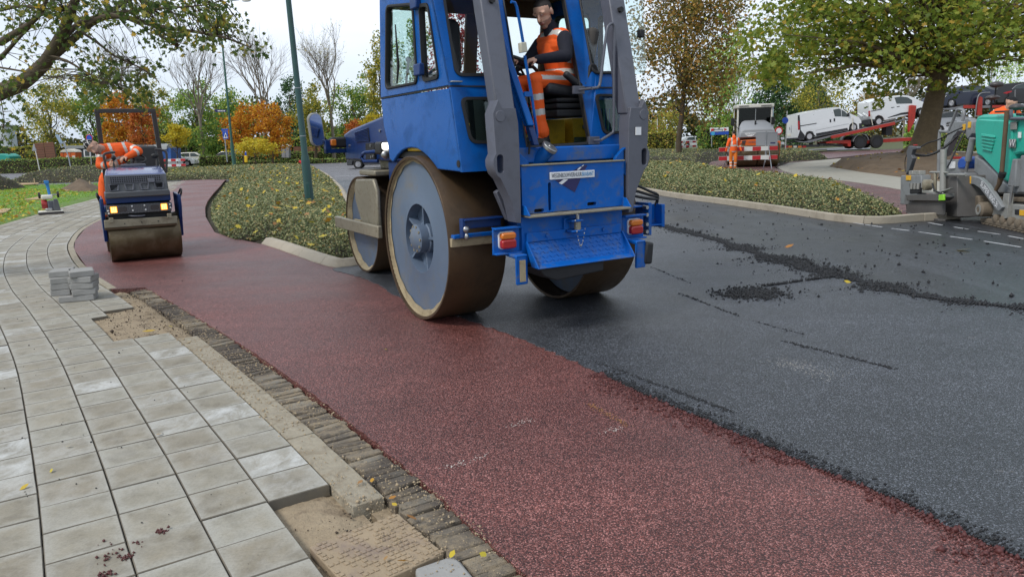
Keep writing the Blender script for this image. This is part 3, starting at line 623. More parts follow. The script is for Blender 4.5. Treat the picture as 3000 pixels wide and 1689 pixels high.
MB().tube([mfn(hw, -hh*.5, 0), mfn(hw+.05, -hh*.8, 0), (q0[0][0]+.02, 3.71, q0[0][1]+.1)], .013, 8).build('mirror_stalk', M_RUB, mi_)
wl = PL([(1116, 418), (1140, 418), (1140, 438), (1116, 438)], 1.15); xs = [p[0] for p in wl]; zs = [p[1] for p in wl]
wlo = MB().slab([rrect(min(xs)-.02, max(xs)+.02, min(zs)-.05, max(zs)+.01, .03)], 1.12, 1.3, 'xz').build('work_lamp', M_RUB, ro, .015)
MB().slab([rrect(min(xs), max(xs), min(zs), max(zs), .02)], 1.108, 1.122, 'xz').build('lamp_lens', M_LAMP, wlo, .004)
MB().ell(((min(xs)+max(xs))/2, 1.13, min(zs)-.05), (.06, .04, .05)).build('lamp_bulb', M_STEEL, wlo)
# ---- cab
HT = 3.12
side = [(.82, 2.1), (.79, 1.83), (.70, 1.63), (.68, 1.5), (.6, 1.47), (.47, 1.54), (.34, 1.585), (.22, 1.605), (.09, 1.61), (-.03, 1.6), (-.15, 1.57), (-.26, 1.53), (-.37, 1.475), (-.46, 1.42), (-.95, 1.405), (-.8, 2.085)]
lowL = MB().slab([side], -.972, -.935, 'yz').build('side_panel', M_BLUE, ro, .012, seg=3)
lowR = MB().slab([side], .935, .972, 'yz').build('side_panel', M_BLUE, ro, .012, seg=3)
h_ = SL([(1343, 480)], -.975)[0]; MB().lathe([(.03, -.978), (.03, -.9)], (0, *h_), 'x', 18).build('panel_hole', M_DARK, lowL)
wf1 = rpoly(SL([(1136, 15), (1215, 8), (1229, 246), (1134, 264)], -.96), .08, 5); wf2 = rpoly(SL([(1233, 12), (1259, 8), (1292, 231), (1245, 242)], -.96), .06, 5)
ups = [(.82, 2.11), (.67, HT), (-.44, HT), (-.795, 2.11)]
def upside(sx):
    o = MB().slab([ups, wf1[::-1], wf2[::-1]], sx*.935, sx*.972, 'yz').build('upper_side_panel', M_BLUE, ro, .006)
    for wv, gm_ in ((wf1, M_GLG), (wf2, M_GLC)):
        w_ = MB().slab([wv, inset(wv, .032)[::-1]], sx*.93, sx*.988, 'yz').build('window_gasket', M_RUB, o, .008)
        MB().slab([inset(wv, .025)], sx*.955, sx*.96, 'yz').build('window_pane', gm_, w_)
    return o
upL = upside(-1); upside(1)
for p in SL([(1212, 10), (1223, 205)], -1.0):
    MB().box(-.995, p[0]-.02, p[1], .05, .14, .1).build('door_hinge', M_NAVY, upL, .01)
p = SL([(1155, 72), (1164, 195), (1160, 245)], -1.0); MB().tube([(-.99, *q) for q in p], [.006, .014, .008], 6).build('wiper', M_RUB, upL)
p = SL([(1190, 245), (1197, 175)], -.8); MB().tube([(-.8, *q) for q in p], .012, 8).build('lever', M_RUB, upL)
MB().ell((-.8, *p[1]), (.03, .03, .03)).build('lever_knob', M_RUB, upL)
# back wall with door opening and four windows
WUL = rpoly(RP([(1293, -30), (1333, 224), (1480, 224), (1432, -30)]), .075, 5)
WLL = rpoly(RP([(1346, 284), (1376, 421), (1500, 421), (1472, 284)]), .07, 5)
DOOR = rpoly(RP([(1467, -30), (1542, 437), (1731, 424), (1649, -30)]), .03, 3)
WUR = rpoly(RP([(1692, -20), (1734, 218), (1851, 216), (1808, -20)]), .07, 5)
WLR = rpoly(RP([(1740, 275), (1766, 394), (1878, 386), (1862, 277)]), .06, 5)
def bfn(a, b, c): return (a, VR(b)+c, b)
outer = [(-.972, 1.405), (.972, 1.405)]+[(.972, z) for z in (1.6, 1.85, 2.1, 2.4, 2.7, HT)]+[(-.972, z) for z in (HT, 2.7, 2.4, 2.1, 1.85, 1.6)]
def seamed(P): return P
bw = MB().slab([outer, WUL[::-1], WLL[::-1], DOOR[::-1], WUR[::-1], WLR[::-1]], 0, .04, fn=bfn).build('back_panel', M_BLUE, ro, .005)
for wv, gm_ in ((WUL, M_GLC), (WLL, M_GLG), (WUR, M_GLC), (WLR, M_GLG)):
    w_ = MB().slab([wv, inset(wv, .03)[::-1]], -.016, .045, fn=bfn).build('window_gasket', M_RUB, bw, .008)
    MB().slab([inset(wv, .024)], .014, .02, fn=bfn).build('window_pane', gm_, w_)
MB().slab([DOOR, inset(DOOR, .03)[::-1]], -.014, .046, fn=bfn).build('door_seal', M_RUB, bw, .008)
for z0, u0, u1 in ((2.1, -.975, -.47), (2.1, .36, .975)): MB().slab([[(u0, z0-.006), (u1, z0-.006), (u1, z0+.006), (u0, z0+.006)]], -.003, .01, fn=bfn).build('panel_seam', M_DARK, bw)
MB().b2(-.976, -.96, -.8, .82, 2.094, 2.106).build('panel_seam', M_DARK, lowL)
q = RP([(1332, 240)])[0]; MB().box(q[0], VR(q[1])-.03, q[1], .1, .04, .012).build('window_latch', M_STEEL, bw, .004)
MB().box(.0, .14, HT+.02, 2.0, 1.25, .07).build('roof', M_BLUE, ro, .03)
MB().box(0, .13, HT-.03, 1.84, 1.1, .03).build('headliner', M_LINER, ro)
# front wall: windscreen posts
fwall = MB()
for u0, u1 in ((-.935, -.86), (-.06, .08), (.86, .935)): fwall.slab([[(u0, 2.1), (u1, 2.1), (u1, HT), (u0, HT)]], .0, .05, fn=lambda a, b, c: (a, .82-.17*(b-2.1)-c, b))
fwall.slab([[(-.935, HT-.2), (.935, HT-.2), (.935, HT), (-.935, HT)]], .055, .09, fn=lambda a, b, c: (a, .82-.17*(b-2.1)-c, b))
fwall.build('windscreen_posts', M_LINER, ro, .01)
MB().slab([[(-.86, 2.1), (.86, 2.1), (.86, HT), (-.86, HT)]], .0, .006, fn=lambda a, b, c: (a, .81-.17*(b-2.1)-c, b)).build('windscreen', M_GLC, ro)
MB().b2(-.93, .93, .74, .8, 1.5, 2.12).build('firewall', M_DARK, ro)
MB().b2(-.93, .93, -.88, .76, 1.52, 1.57).build('cab_floor', M_DARK, ro)
# interior: seat, boxes, console, wheels
yb = MB().b2(.40, .62, -.12, .42, 1.575, 1.84).build('storage_box', M_YEL, ro, .006)
yb2 = MB().b2(.66, .92, -.2, .42, 1.575, 1.85).build('storage_box', M_YEL, ro, .01)
MB().cyl((.79, -.215, 1.76), (.79, -.195, 1.76), .02, n=14).build('box_lock', M_STEEL, yb2)
yb3 = MB().b2(-.93, -.5, -.2, .3, 1.575, 1.82).build('storage_box', M_YEL, ro, .01)
st = MB()
for z0, z1, w_ in ((1.86, 1.93, .22), (1.94, 1.99, .24), (2.0, 2.04, .25)): st.b2(.42, .42+2*w_, -.28, .25, z0, z1)
st.build('seat_suspension', M_DARK, ro, .015)
s1 = MB(); s1.box(.58, -.02, 2.105, .52, .5, .11, Matrix.Rotation(R(8), 3, 'Y')); seat = s1.build('seat', M_SEAT, ro, .04, seg=3)
MB().box(.86, -.02, 2.42, .12, .48, .62, Matrix.Rotation(R(12), 3, 'Y')).build('seat_back', mat('seat_fabric', (.06, .055, .05), .9), seat, .05, seg=3)
MB().slab([rpoly([(.62, 2.1), (.83, 2.08), (.9, 2.2), (.83, 2.36), (.76, 2.36), (.72, 2.2)], .04)], -.37, -.3, 'xz').build('recliner_cover', M_RUB, seat, .015)
MB().box(.57, -.34, 2.2, .24, .07, .06, Matrix.Rotation(R(35), 3, 'Y')).build('armrest', M_SEAT, seat, .02)
MB().box(.78, -.385, 2.15, .1, .02, .05).build('recliner_grip', M_WHT, seat, .01)
cs = MB().slab([rpoly([(-.02, 1.58), (.2, 1.58), (.22, 2.2), (.05, 2.33), (-.05, 2.3)], .04)], .35, .62, 'xz').build('steering_console', M_DARK, ro, .02)
def wheel_ring(c, r, tr, ax, name, m, par, n=32):
    a = ax.orthogonal().normalized(); b = ax.cross(a).normalized(); pts = [c+(a*math.cos(math.tau*i/n)+b*math.sin(math.tau*i/n))*r for i in range(n+1)]
    return MB().tube(pts, tr, 8, False).build(name, m, par, ang=60)
sw = wheel_ring(Vector((.24, .1, 2.36)), .2, .017, Vector((.5, .0, .85)).normalized(), 'steering_wheel', M_RUB, ro)
MB().tube([(.12, .3, 2.22), (.24, .1, 2.36)], .03, 8).build('steering_column', M_DARK, sw)
for k in range(3):
    a_ = k*math.tau/3; ax = Vector((.5, 0, .85)).normalized(); e1 = ax.orthogonal().normalized(); e2 = ax.cross(e1); MB().tube([Vector((.24, .1, 2.35)), Vector((.24, .1, 2.36))+(e1*math.cos(a_)+e2*math.sin(a_))*.2], .012, 6).build('wheel_spoke', M_RUB, sw)
wheel_ring(Vector((-.55, .2, 2.36)), .18, .016, Vector((-.5, .0, .85)).normalized(), 'steering_wheel', M_RUB, ro)
MB().slab([rrect(-.7, -.5, 2.25, 2.75, .08)], -.1, -.02, 'xz').build('spare_seat_back', M_SEAT, ro, .03)
MB().slab([rpoly(PL([(1718, 115), (1760, 112), (1748, 230), (1735, 215)], .0), .05)], -.02, .06, 'xz').build('headrest_seat', M_SEAT, ro, .03)
crate = MB()
for i in range(6): crate.b2(.62+.05*i, .64+.05*i, -.62, -.6, 1.65, 1.92)
crate.b2(.6, .92, -.62, -.59, 1.92, 2.0); crate.b2(.6, .92, -.59, -.3, 1.6, 1.66); crate.b2(.6, .92, -.62, -.59, 1.6, 1.66)
crate.build('plastic_crate', mat('green_plastic', (.03, .1, .09), .5), ro)
# ---- open back door leaf, rail and lock
dd = Vector((-.42, -.9, 0)).normalized(); dn = Vector((dd.y, -dd.x, 0))
def leaf(u0, z0, z1, L0, L1, th):
    P = []
    for z in (z0, z1):
        b = Vector((u0-.178*(z-1.76), VR(z)-.02, z))
        for l in (L0, L1):
            for s_ in (-th/2, th/2): P.append(b+dd*l+dn*s_)
    return P
lv = leaf(-.3, 1.76, 3.05, 0, .27, .06)
dl = MB().add(lv, [(0, 1, 3, 2), (4, 6, 7, 5), (0, 4, 5, 1), (2, 3, 7, 6), (0, 2, 6, 4), (1, 5, 7, 3)]).build('back_door', M_BLUE, ro, .012)
lv = leaf(-.3, 1.6, 1.76, .02, .25, .05); MB().add(lv, [(0, 1, 3, 2), (4, 6, 7, 5), (0, 4, 5, 1), (2, 3, 7, 6), (0, 2, 6, 4), (1, 5, 7, 3)]).build('door_foot', M_NAVY, dl, .01)
hr = PL([(1497, 6), (1508, 8), (1514, 22), (1524, 75), (1533, 127)], -1.06); MB().tube([(a, -1.06, b) for a, b in hr], .0125, 10).build('door_rail', M_BLUE, dl, ang=60)
hr = PL([(1537, 163), (1556, 270), (1573, 388), (1573, 402), (1565, 410), (1553, 411)], -1.06); MB().tube([(a, -1.06, b) for a, b in hr], .0125, 10).build('door_rail', M_BLUE, dl, ang=60)
lk = PL([(1520, 126), (1537, 124), (1541, 153), (1523, 156)], -1.07); MB().slab([lk], -1.1, -1.05, 'xz').build('door_lock', mat('cream_metal', (.5, .48, .38), .5), dl, .006)
q = PL([(1536, 276), (1556, 276)], -1.06); MB().b2(q[0][0], q[1][0], -1.075, -1.05, q[0][1]-.02, q[0][1]+.02).build('rail_bracket', M_BLUE, dl)
q = PL([(1552, 412), (1550, 452)], -1.09); MB().tube([(q[0][0], -1.09, q[0][1]), (q[1][0], -1.09, q[1][1])], .01, 6).build('door_hook', M_RUB, dl)
# ---- right door glass swung out
GRP = rpoly([(.985, 2.24), (1.26, 2.24), (1.19, 3.1), (.985, 3.1)], .12, 5)
dg_ = MB().slab([GRP], -.62, -.61, 'xz').build('side_door_glass', M_GLR, ro)
for x, z in ((1.17, 2.62), (1.02, 2.25)): MB().box(x, -.63, z, .055, .06, .075).build('glass_clamp', M_RUB, dg_, .01)
# ---- lifting arms
armlow = PL([(1449, 294), (1461, 318), (1499, 318), (1507, 361), (1512, 470), (1516, 652), (1502, 650), (1488, 588), (1457, 523), (1444, 510), (1436, 487), (1435, 468), (1443, 450), (1434, 333)], -1.13)
slot = rrect(-.03, .03, -.075, .075, .028, 5); sc_ = PL([(1455.5, 480)], -1.13)[0]; slot = [(a+sc_[0], b+sc_[1]) for a, b in slot]
top = PL([(1381, -40), (1440, -40), (1491, 320), (1437, 320)], -.97)
for sx in (-1, 1):
    A = armlow if sx < 0 else mir(armlow); S = slot if sx < 0 else mir(slot)
    ar = MB().slab([A, S[::-1]], -1.19, -1.05, 'xz').build('lift_arm', M_GREY, ro, .012, seg=2)
    x = sx*.655; 
    MB().loft([[Vector((x+a, -1.1+b, 1.85)) for a, b in ((-.085, -.06), (.085, -.06), (.085, .08), (-.085, .08))], [Vector((x+a, -.79+b, 3.1)) for a, b in ((-.085, -.07), (.085, -.07), (.085, .07), (-.085, .07))]]).build('upper_arm', M_GREY, ar, .012)
    z = 2.76; yv = -1.1+(z-1.85)/1.25*.31-.07
    MB().cyl((x+.01, yv-.03, z), (x+.01, yv+.02, z), .026, n=6).build('arm_bolt', M_RUB, ar)
    MB().cyl((x+.012, yv-.005, z-.09), (x+.012, yv+.02, z-.1), .009, n=8).build('arm_pin', M_RUB, ar)
    MB().lathe([(.045, -1.196), (.045, -1.188)], (x+sx*.08, 0, 1.84), 'y', 20).build('arm_boss', M_GREY, ar, .003)
    st_ = PL([(1450, 563), (1461, 555), (1500, 640), (1485, 645)], -1.0); st_ = st_ if sx < 0 else mir(st_)
    MB().slab([st_], -1.02, -.96, 'xz').build('arm_strut', M_GREY, ar, .006)
    # ears on the plate
    e = PL([(1823, 432), (1837, 430), (1842, 445), (1840, 520), (1826, 515), (1795, 466)], -1.12); e = e if sx > 0 else mir(e)
    ea = rpoly(e, .03); h0 = PL([(1825, 455)], -1.12)[0]; hh_ = [(h0[0]*sx+a, h0[1]+b) for a, b in rrect(-.014, .014, -.05, .05, .013)]
    MB().slab([ea, hh_[::-1]], -1.15, -1.11, 'xz').build('lifting_ear', M_BLUE, ro, .006)
q = PL([(1815, 328)], -1.2)[0]; lb = MB().b2(.64, .7, -1.203, -1.195, 1.66, 1.73).build('type_plate', M_WHT, ro)
# ---- sill beam, back plate, ledge, step
MB().b2(-.5, .66, -1.06, -.85, 1.455, 1.585).build('sill_beam', M_BLUED, ro, .012)
SLT = rrect(-.275, -.245, 1.05, 1.29, .014); H1 = rrect(-.42, -.32, 1.045, 1.075, .014); H2 = rrect(.13, .23, 1.065, 1.095, .014)
bpl = MB().slab([[(-.535, 1.04), (.535, 1.04), (.535, 1.435), (-.535, 1.435)], SLT[::-1], H1[::-1], H2[::-1]], -1.16, -1.12, 'xz').build('back_plate', M_BLUED, ro, .006)
MB().b2(-.535, .535, -1.1, -1.09, 1.04, 1.43).build('plate_backing', M_DARK, bpl)
MB().b2(-.54, .54, -1.175, -1.12, 1.435, 1.45).build('plate_edge', M_BARE, bpl, .004)
lg = MB().b2(-.53, .53, -1.27, -1.12, 1.015, 1.035).build('ledge', M_BARE, ro, .005)
for sx in (-1, 1): MB().slab([[(-1.27, 1.035), (-1.12, 1.035), (-1.12, 1.12), (-1.2, 1.11)]], sx*.53-.006, sx*.53+.006, 'yz').build('ledge_lug', M_BLUED, lg)
lowp = MB().b2(-.535, .535, -1.14, -1.06, .62, 1.02).build('lower_plate', M_BLUED, ro, .008)
sb2 = MB().b2(-.5, .5, -1.165, -1.135, .8, .88).build('step_board', M_BLUED, lowp, .004)
for x in (-.3, .3): MB().cyl((x, -1.18, .845), (x, -1.16, .845), .018, n=8).build('bolt', M_BLUED, lowp)
tp = [(-1.15, .8), (-1.25, .62), (-1.33, .6), (-1.33, .59), (-1.24, .6), (-1.13, .79)]
step = MB().slab([tp], -.5, .52, 'yz').build('step', M_BLUED, ro, .004)
mt_ = MB()
for i in range(26):
    for j in range(5):
        t = (j+.5)/5; y = -1.15-.1*t; z = .8-.18*t; x = -.47+.037*i+(.018 if j % 2 else 0)
        a = 1 if (i+j) % 2 else -1; d_ = Vector((.011*a, -.005, -.009)); c_ = Vector((x, y-.004, z))
        mt_.tube([c_-d_, c_+d_], [.0025, .0025], 4)
mt_.build('tread_studs', M_BLUED, step)
for sx, x in ((-1, -.5), (1, .52)): MB().slab([[(-1.13, .8), (-1.16, .81), (-1.34, .6), (-1.24, .6)]], x-.006, x+.006, 'yz').build('step_side', M_BLUED, step)
MB().slab([[(-.47, .59), (.2, .59), (.2, .5), (-.3, .47), (-.42, .52)]], -1.3, -1.0, 'xz').build('step_box', M_DARK, step, .01)
pin = MB().tube([(-.02, -1.22, .9), (-.02, -1.22, 1.0), (-.03, -1.22, 1.02), (-.06, -1.21, 1.02)], .018, 8); hitch = pin.build('tow_pin', M_STEEL, ro, ang=60)
MB().box(-.04, -1.2, .955, .12, .12, .02).box(-.04, -1.2, .865, .12, .12, .02).box(-.09, -1.15, .91, .06, .03, .14).build('tow_jaw', M_BLUED, hitch, .008)
MB().cyl((-.02, -1.22, .87), (-.02, -1.22, .95), .03, n=14).build('tow_bush', M_BARE, hitch)
ch = MB()
for i in range(14):
    t = i/13; x = -.08+.1*t; z = .96-.2*math.sin(t*math.pi)*.9; ch.ell((x, -1.275, z-.08*t), (.006, .004, .011), 6, 4, Matrix.Rotation(i % 2*1.2, 3, 'Z'))
ch.build('pin_chain', M_STEEL, hitch)
fc = MB().cyl((-.32, -1.0, 1.42), (-.235, -1.13, 1.575), .055, .06, n=24).build('filler_pipe', M_BLUE, ro, .004)
MB().cyl((-.24, -1.122, 1.567), (-.228, -1.14, 1.592), .072, n=28).build('filler_cap', M_STEEL, fc, .005); MB().cyl((-.23, -1.137, 1.59), (-.226, -1.143, 1.6), .018, n=12).build('cap_knob', M_STEEL, fc)
# ---- tail lamps and bumper brackets
for sx in (-1, 1):
    bk = MB().b2(min(sx*.55, sx*.8), max(sx*.55, sx*.8), -1.12, -1.1, .72, .945).b2(min(sx*.55, sx*.8), max(sx*.55, sx*.8), -1.17, -1.1, .93, .945).b2(min(sx*.55, sx*.8), max(sx*.55, sx*.8), -1.17, -1.1, .72, .735).build('lamp_bracket', M_BLUED, ro, .004)
    L0, L1 = (sx*.68-.07, sx*.68+.07)
    tl_ = MB().slab([rrect(L0-.006, L1+.006, .762, .908, .03)], -1.135, -1.12, 'xz').build('tail_lamp', M_WHT, ro)
    MB().slab([rrect(L0, L1, .768, .845, .022)], -1.185, -1.13, 'xz').build('red_lens', M_RDL, tl_, .014, seg=3); MB().slab([rrect(L0, L1, .846, .902, .022)], -1.183, -1.13, 'xz').build('orange_lens', M_ORL, tl_, .014, seg=3)
    bb = MB().b2(sx*.63-.055, sx*.63+.055, -1.29, -1.1, .7, .725).b2(sx*.63-.055, sx*.63+.055, -1.29, -1.265, .475, .7).build('bumper_bracket', M_BLUED, ro, .008)
    (MB().b2(-.655, -.6, -1.296, -1.288, .5, .68).build('bumper_pad', M_MUD, bb) if sx < 0 else MB().box(.72, -1.26, .6, .09, .09, .2, Matrix.Rotation(R(6), 3, 'Y')).build('bumper_pad', M_RUB, bb, .02))
# ---- side carriers by the drums, hoses
for sx in (-1, 1):
    sb_ = MB()
    if sx > 0:
        for z0, z1 in ((.99, 1.005), (.9, .912), (.8, .812)): sb_.b2(.58, .95, -1.0, -.86, z0, z1)
        sb_.b2(.93, .97, -1.04, -.84, .72, 1.03); sb_.b2(1.13, 1.17, -1.0, -.84, .78, 1.0); sb_.b2(.97, 1.13, -.9, -.86, .78, 1.0); sb_.b2(.95, 1.15, -1.0, -.86, .8, .812)
        so = sb_.build('edge_cutter_carrier', M_BLUED, ro, .006)
        for z in (.99, .92, .83, .76): MB().cyl((.9, -1.06, z), (.9, -1.0, z), .018, n=10).build('bolt', M_STEEL, so)
        for k in range(3):
            pts = [(.62+.02*k, -.95, 1.16+.02*k), (.8, -1.0, 1.1+.05*k), (1.0, -.98, 1.06+.035*k), (1.15, -.92, 1.04+.02*k), (1.13, -.9, .98)]
            MB().tube(spline([Vector(p) for p in pts], .04), .013, 8).build('hydraulic_hose', M_RUB, so, ang=70)
    else:
        sb_.b2(-.97, -.6, -.95, -.85, 1.0, 1.015); sb_.b2(-.97, -.6, -.9, -.87, .93, 1.0); sb_.b2(-.985, -.955, -.93, -.87, .86, 1.02)
        so = sb_.build('scraper_carrier', M_NAVY, ro, .005)
        MB().ell((-.95, -.93, .93), (.03, .02, .03)).ell((-.95, -.93, .87), (.02, .02, .03)).build('adjuster', M_STEEL, so)
# grey grab rail on the right
gpnt = PL([(1734, 259), (1752, 256), (1758, 243), (1766, 180), (1778, 90), (1785, 74), (1793, 70), (1799, 80), (1798, 200), (1798, 372), (1792, 390), (1760, 411)], -1.03)
gr_ = MB().tube(spline([Vector((a, -1.03, b)) for a, b in gpnt], .03), .013, 8).build('grab_rail', M_GREY, ro, ang=70)
for a, b in (gpnt[0], gpnt[-1]): MB().box(a, VR(b)-.02, b, .12, .03, .07).build('rail_foot', M_GREY, gr_, .004); MB().cyl((a, -1.03, b), (a, VR(b), b), .012, n=8).build('rail_stub', M_GREY, gr_)
# ---- the hirer's sign
E4 = lambda L: PL([(1400+x/3.536, 430+y/3.536) for x, y in L], -1.165)
em = MB().slab([E4([(806, 350), (1090, 190), (1137, 190), (1066, 330), (1005, 470)])], -1.164, -1.161, 'xz').build('sign_emblem', M_INK, bpl)
for L in ([(838, 375), (868, 390), (935, 338), (890, 335)], [(1026, 238), (1048, 238), (1076, 210), (1060, 208)], [(1073, 203), (1085, 203), (1100, 189), (1090, 187)]): MB().slab([E4(L)], -1.1665, -1.1635, 'xz').build('emblem_dash', M_WHT, em)
sg = E4([(741, 272), (1203, 232), (1206, 304), (744, 350)]); u0 = sum(p[0] for p in (sg[0], sg[3]))/2; u1 = (sg[1][0]+sg[2][0])/2; z1 = (sg[0][1]+sg[1][1])/2; z0 = (sg[2][1]+sg[3][1])/2
sp = MB().b2(u0, u1, -1.172, -1.166, z0, z1).build('sign_plate', M_WHT, bpl, .002)
for body, a, b, m_ in (('WEGENBOUWVERHUUR', .035, .70, M_GINK), ('BRABANT', .705, .975, M_CYAN)):
    t_ = text('sign_lettering', body, m_, sp, (0, 0, 0), (R(90), 0, 0), .062, .0008, 'LEFT'); w_ = max(v.co.x for v in t_.data.vertices); t_.scale = ((b-a)*(u1-u0)/w_, .85, 1); t_.location = (u0+a*(u1-u0), -1.1735, (z0+z1)/2)

# CLOSER: the seat and wheel stand nearer the open back door
_rw = Matrix.Translation(RF.o)@Matrix.Rotation(RF.th, 4, 'Z'); _sc = Matrix.Translation((0, 0, CH))@Matrix.Scale(.938, 4)@Matrix.Translation((0, 0, -CH)); _lc = _rw.inverted()@_sc@_rw
for o_ in [c for c in ro.children if c.name.split('.')[0] in ('seat', 'seat_suspension', 'steering_console')]+[sw]:
    for q_ in [o_]+list(o_.children): q_.data.transform(_lc)
# ================================================================== plants
M_BARK = mat('bark', (.075, .055, .035), .95, 0, .3, 5, (.12, .11, .06), .5, 3, .8, 25)
M_BARKG = mat('grey_green_bark', (.16, .15, .11), .95, 0, .25, 4, (.12, .13, .05), .5, 3, .5, 20)
M_BARKP = mat('plane_bark', (.11, .08, .045), .95, 0, .35, 6, (.2, .15, .08), .5, 9, 1., 26)
M_TWIG = mat('pale_twigs', (.2, .17, .13), .95, 0, .2, 3)
L_NEAR = leafmat('near_leaves', [(0, (0.047, 0.085, 0.023)), (.45, (0.105, 0.164, 0.035)), (.75, (0.186, 0.225, 0.043)), (.93, (0.316, 0.290, 0.053)), (1, (0.684, 0.421, 0.053))])
L_PLANE = leafmat('plane_tree_leaves', [(0, (.11, .165, .025)), (.35, (.2, .28, .04)), (.65, (.3, .37, .055)), (.87, (.4, .4, .06)), (1, (.5, .33, .05))], .5)
L_GREEN = leafmat('green_leaves', [(0, (0.095, 0.189, 0.046)), (.5, (0.205, 0.356, 0.075)), (.85, (0.376, 0.489, 0.095)), (1, (0.800, 0.714, 0.112))])
L_LIGHT = leafmat('light_green_leaves', [(0, (0.172, 0.308, 0.069)), (.5, (0.341, 0.546, 0.118)), (1, (0.683, 0.786, 0.172))])
L_OLIVE = leafmat('olive_leaves', [(0, (0.137, 0.187, 0.042)), (.5, (0.341, 0.359, 0.069)), (.85, (0.650, 0.514, 0.086)), (1, (0.800, 0.683, 0.086))])
L_ORANGE = leafmat('orange_leaves', [(0, (0.373, 0.124, 0.015)), (.4, (0.621, 0.235, 0.023)), (.75, (0.770, 0.373, 0.031)), (1, (0.745, 0.522, 0.050))])
L_ORED = leafmat('orange_red_leaves', [(0, (0.373, 0.087, 0.025)), (.5, (0.596, 0.174, 0.037)), (1, (0.621, 0.298, 0.050))])
L_YEL = leafmat('yellow_leaves', [(0, (0.434, 0.323, 0.025)), (.5, (0.745, 0.571, 0.037)), (1, (0.522, 0.497, 0.062))])
L_RED = leafmat('red_leaves', [(0, (0.212, 0.025, 0.027)), (.5, (0.447, 0.056, 0.062)), (1, (0.497, 0.149, 0.099))])
L_BROWN = leafmat('brown_red_leaves', [(0, (0.085, 0.110, 0.034)), (.35, (0.209, 0.186, 0.050)), (.65, (0.393, 0.244, 0.069)), (.9, (0.576, 0.302, 0.069)), (1, (0.576, 0.517, 0.110))])
L_DARK = leafmat('dark_conifer_leaves', [(0, (0.027, 0.069, 0.027)), (.6, (0.069, 0.153, 0.051)), (1, (0.153, 0.256, 0.086))], .15)
L_COVER = leafmat('ground_cover_leaves', [(0, (0.057, 0.091, 0.038)), (.35, (0.158, 0.197, 0.078)), (.68, (0.301, 0.315, 0.144)), (.88, (0.447, 0.420, 0.210)), (1, (0.447, 0.289, 0.105))], .2)
L_FALL = leafmat('fallen_leaves', [(0, (0.621, 0.447, 0.037)), (.45, (0.558, 0.472, 0.050)), (.7, (0.522, 0.248, 0.037)), (.88, (0.348, 0.137, 0.037)), (1, (0.373, 0.248, 0.111))], .2)
L_HEDGE = leafmat('hedge_leaves', [(0, (0.086, 0.153, 0.035)), (.5, (0.205, 0.308, 0.062)), (.9, (0.341, 0.410, 0.101)), (1, (0.581, 0.376, 0.137))], .2)
STAR = np.array([(0, -.5), (.16, -.22), (.46, -.3), (.34, -.02), (.5, .2), (.2, .16), (0, .56), (-.2, .16), (-.5, .2), (-.34, -.02), (-.46, -.3), (-.16, -.22)])
OVAL = np.array([(0, -.5), (.3, -.1), (.22, .3), (0, .55), (-.22, .3), (-.3, -.1)])
QUAD = np.array([(0, -.6), (.42, 0), (0, .6), (-.42, 0)])
def leaves(name, C, size, m, parent=None, tpl=QUAD, flat=.0, r=None, droop=0):   # one face per leaf at the points C
    r = r or rng; n = len(C); nrm = r.normal(size=(n, 3)); nrm[:, 2] = np.abs(nrm[:, 2])+flat; nrm /= np.linalg.norm(nrm, axis=1)[:, None]
    t = r.normal(size=(n, 3)); t[:, 2] -= droop; t -= nrm*np.sum(t*nrm, 1)[:, None]; t /= np.linalg.norm(t, axis=1)[:, None]+1e-9; b = np.cross(nrm, t)
    s_ = (np.asarray(size)*r.uniform(.65, 1.3, n))[:, None, None]
    V = C[:, None, :]+s_*(tpl[None, :, 0:1]*b[:, None, :]+tpl[None, :, 1:2]*t[:, None, :])
    k = len(tpl); return fastmesh(name, V.reshape(-1, 3), np.arange(n*k).reshape(n, k), m, parent)
def bough(mb, p0, p1, r0, r1, k=5, wob=.06, n=6):
    p0, p1 = Vector(p0), Vector(p1); L = (p1-p0).length; P = []
    for i in range(k+1):
        t = i/k; q = p0.lerp(p1, t)
        if 0 < i < k: q += Vector((random.gauss(0, wob*L), random.gauss(0, wob*L), random.gauss(0, wob*L*.6)))
        P.append(q)
    mb.tube(P, [r0+(r1-r0)*(i/k)**.8 for i in range(k+1)], n); return P
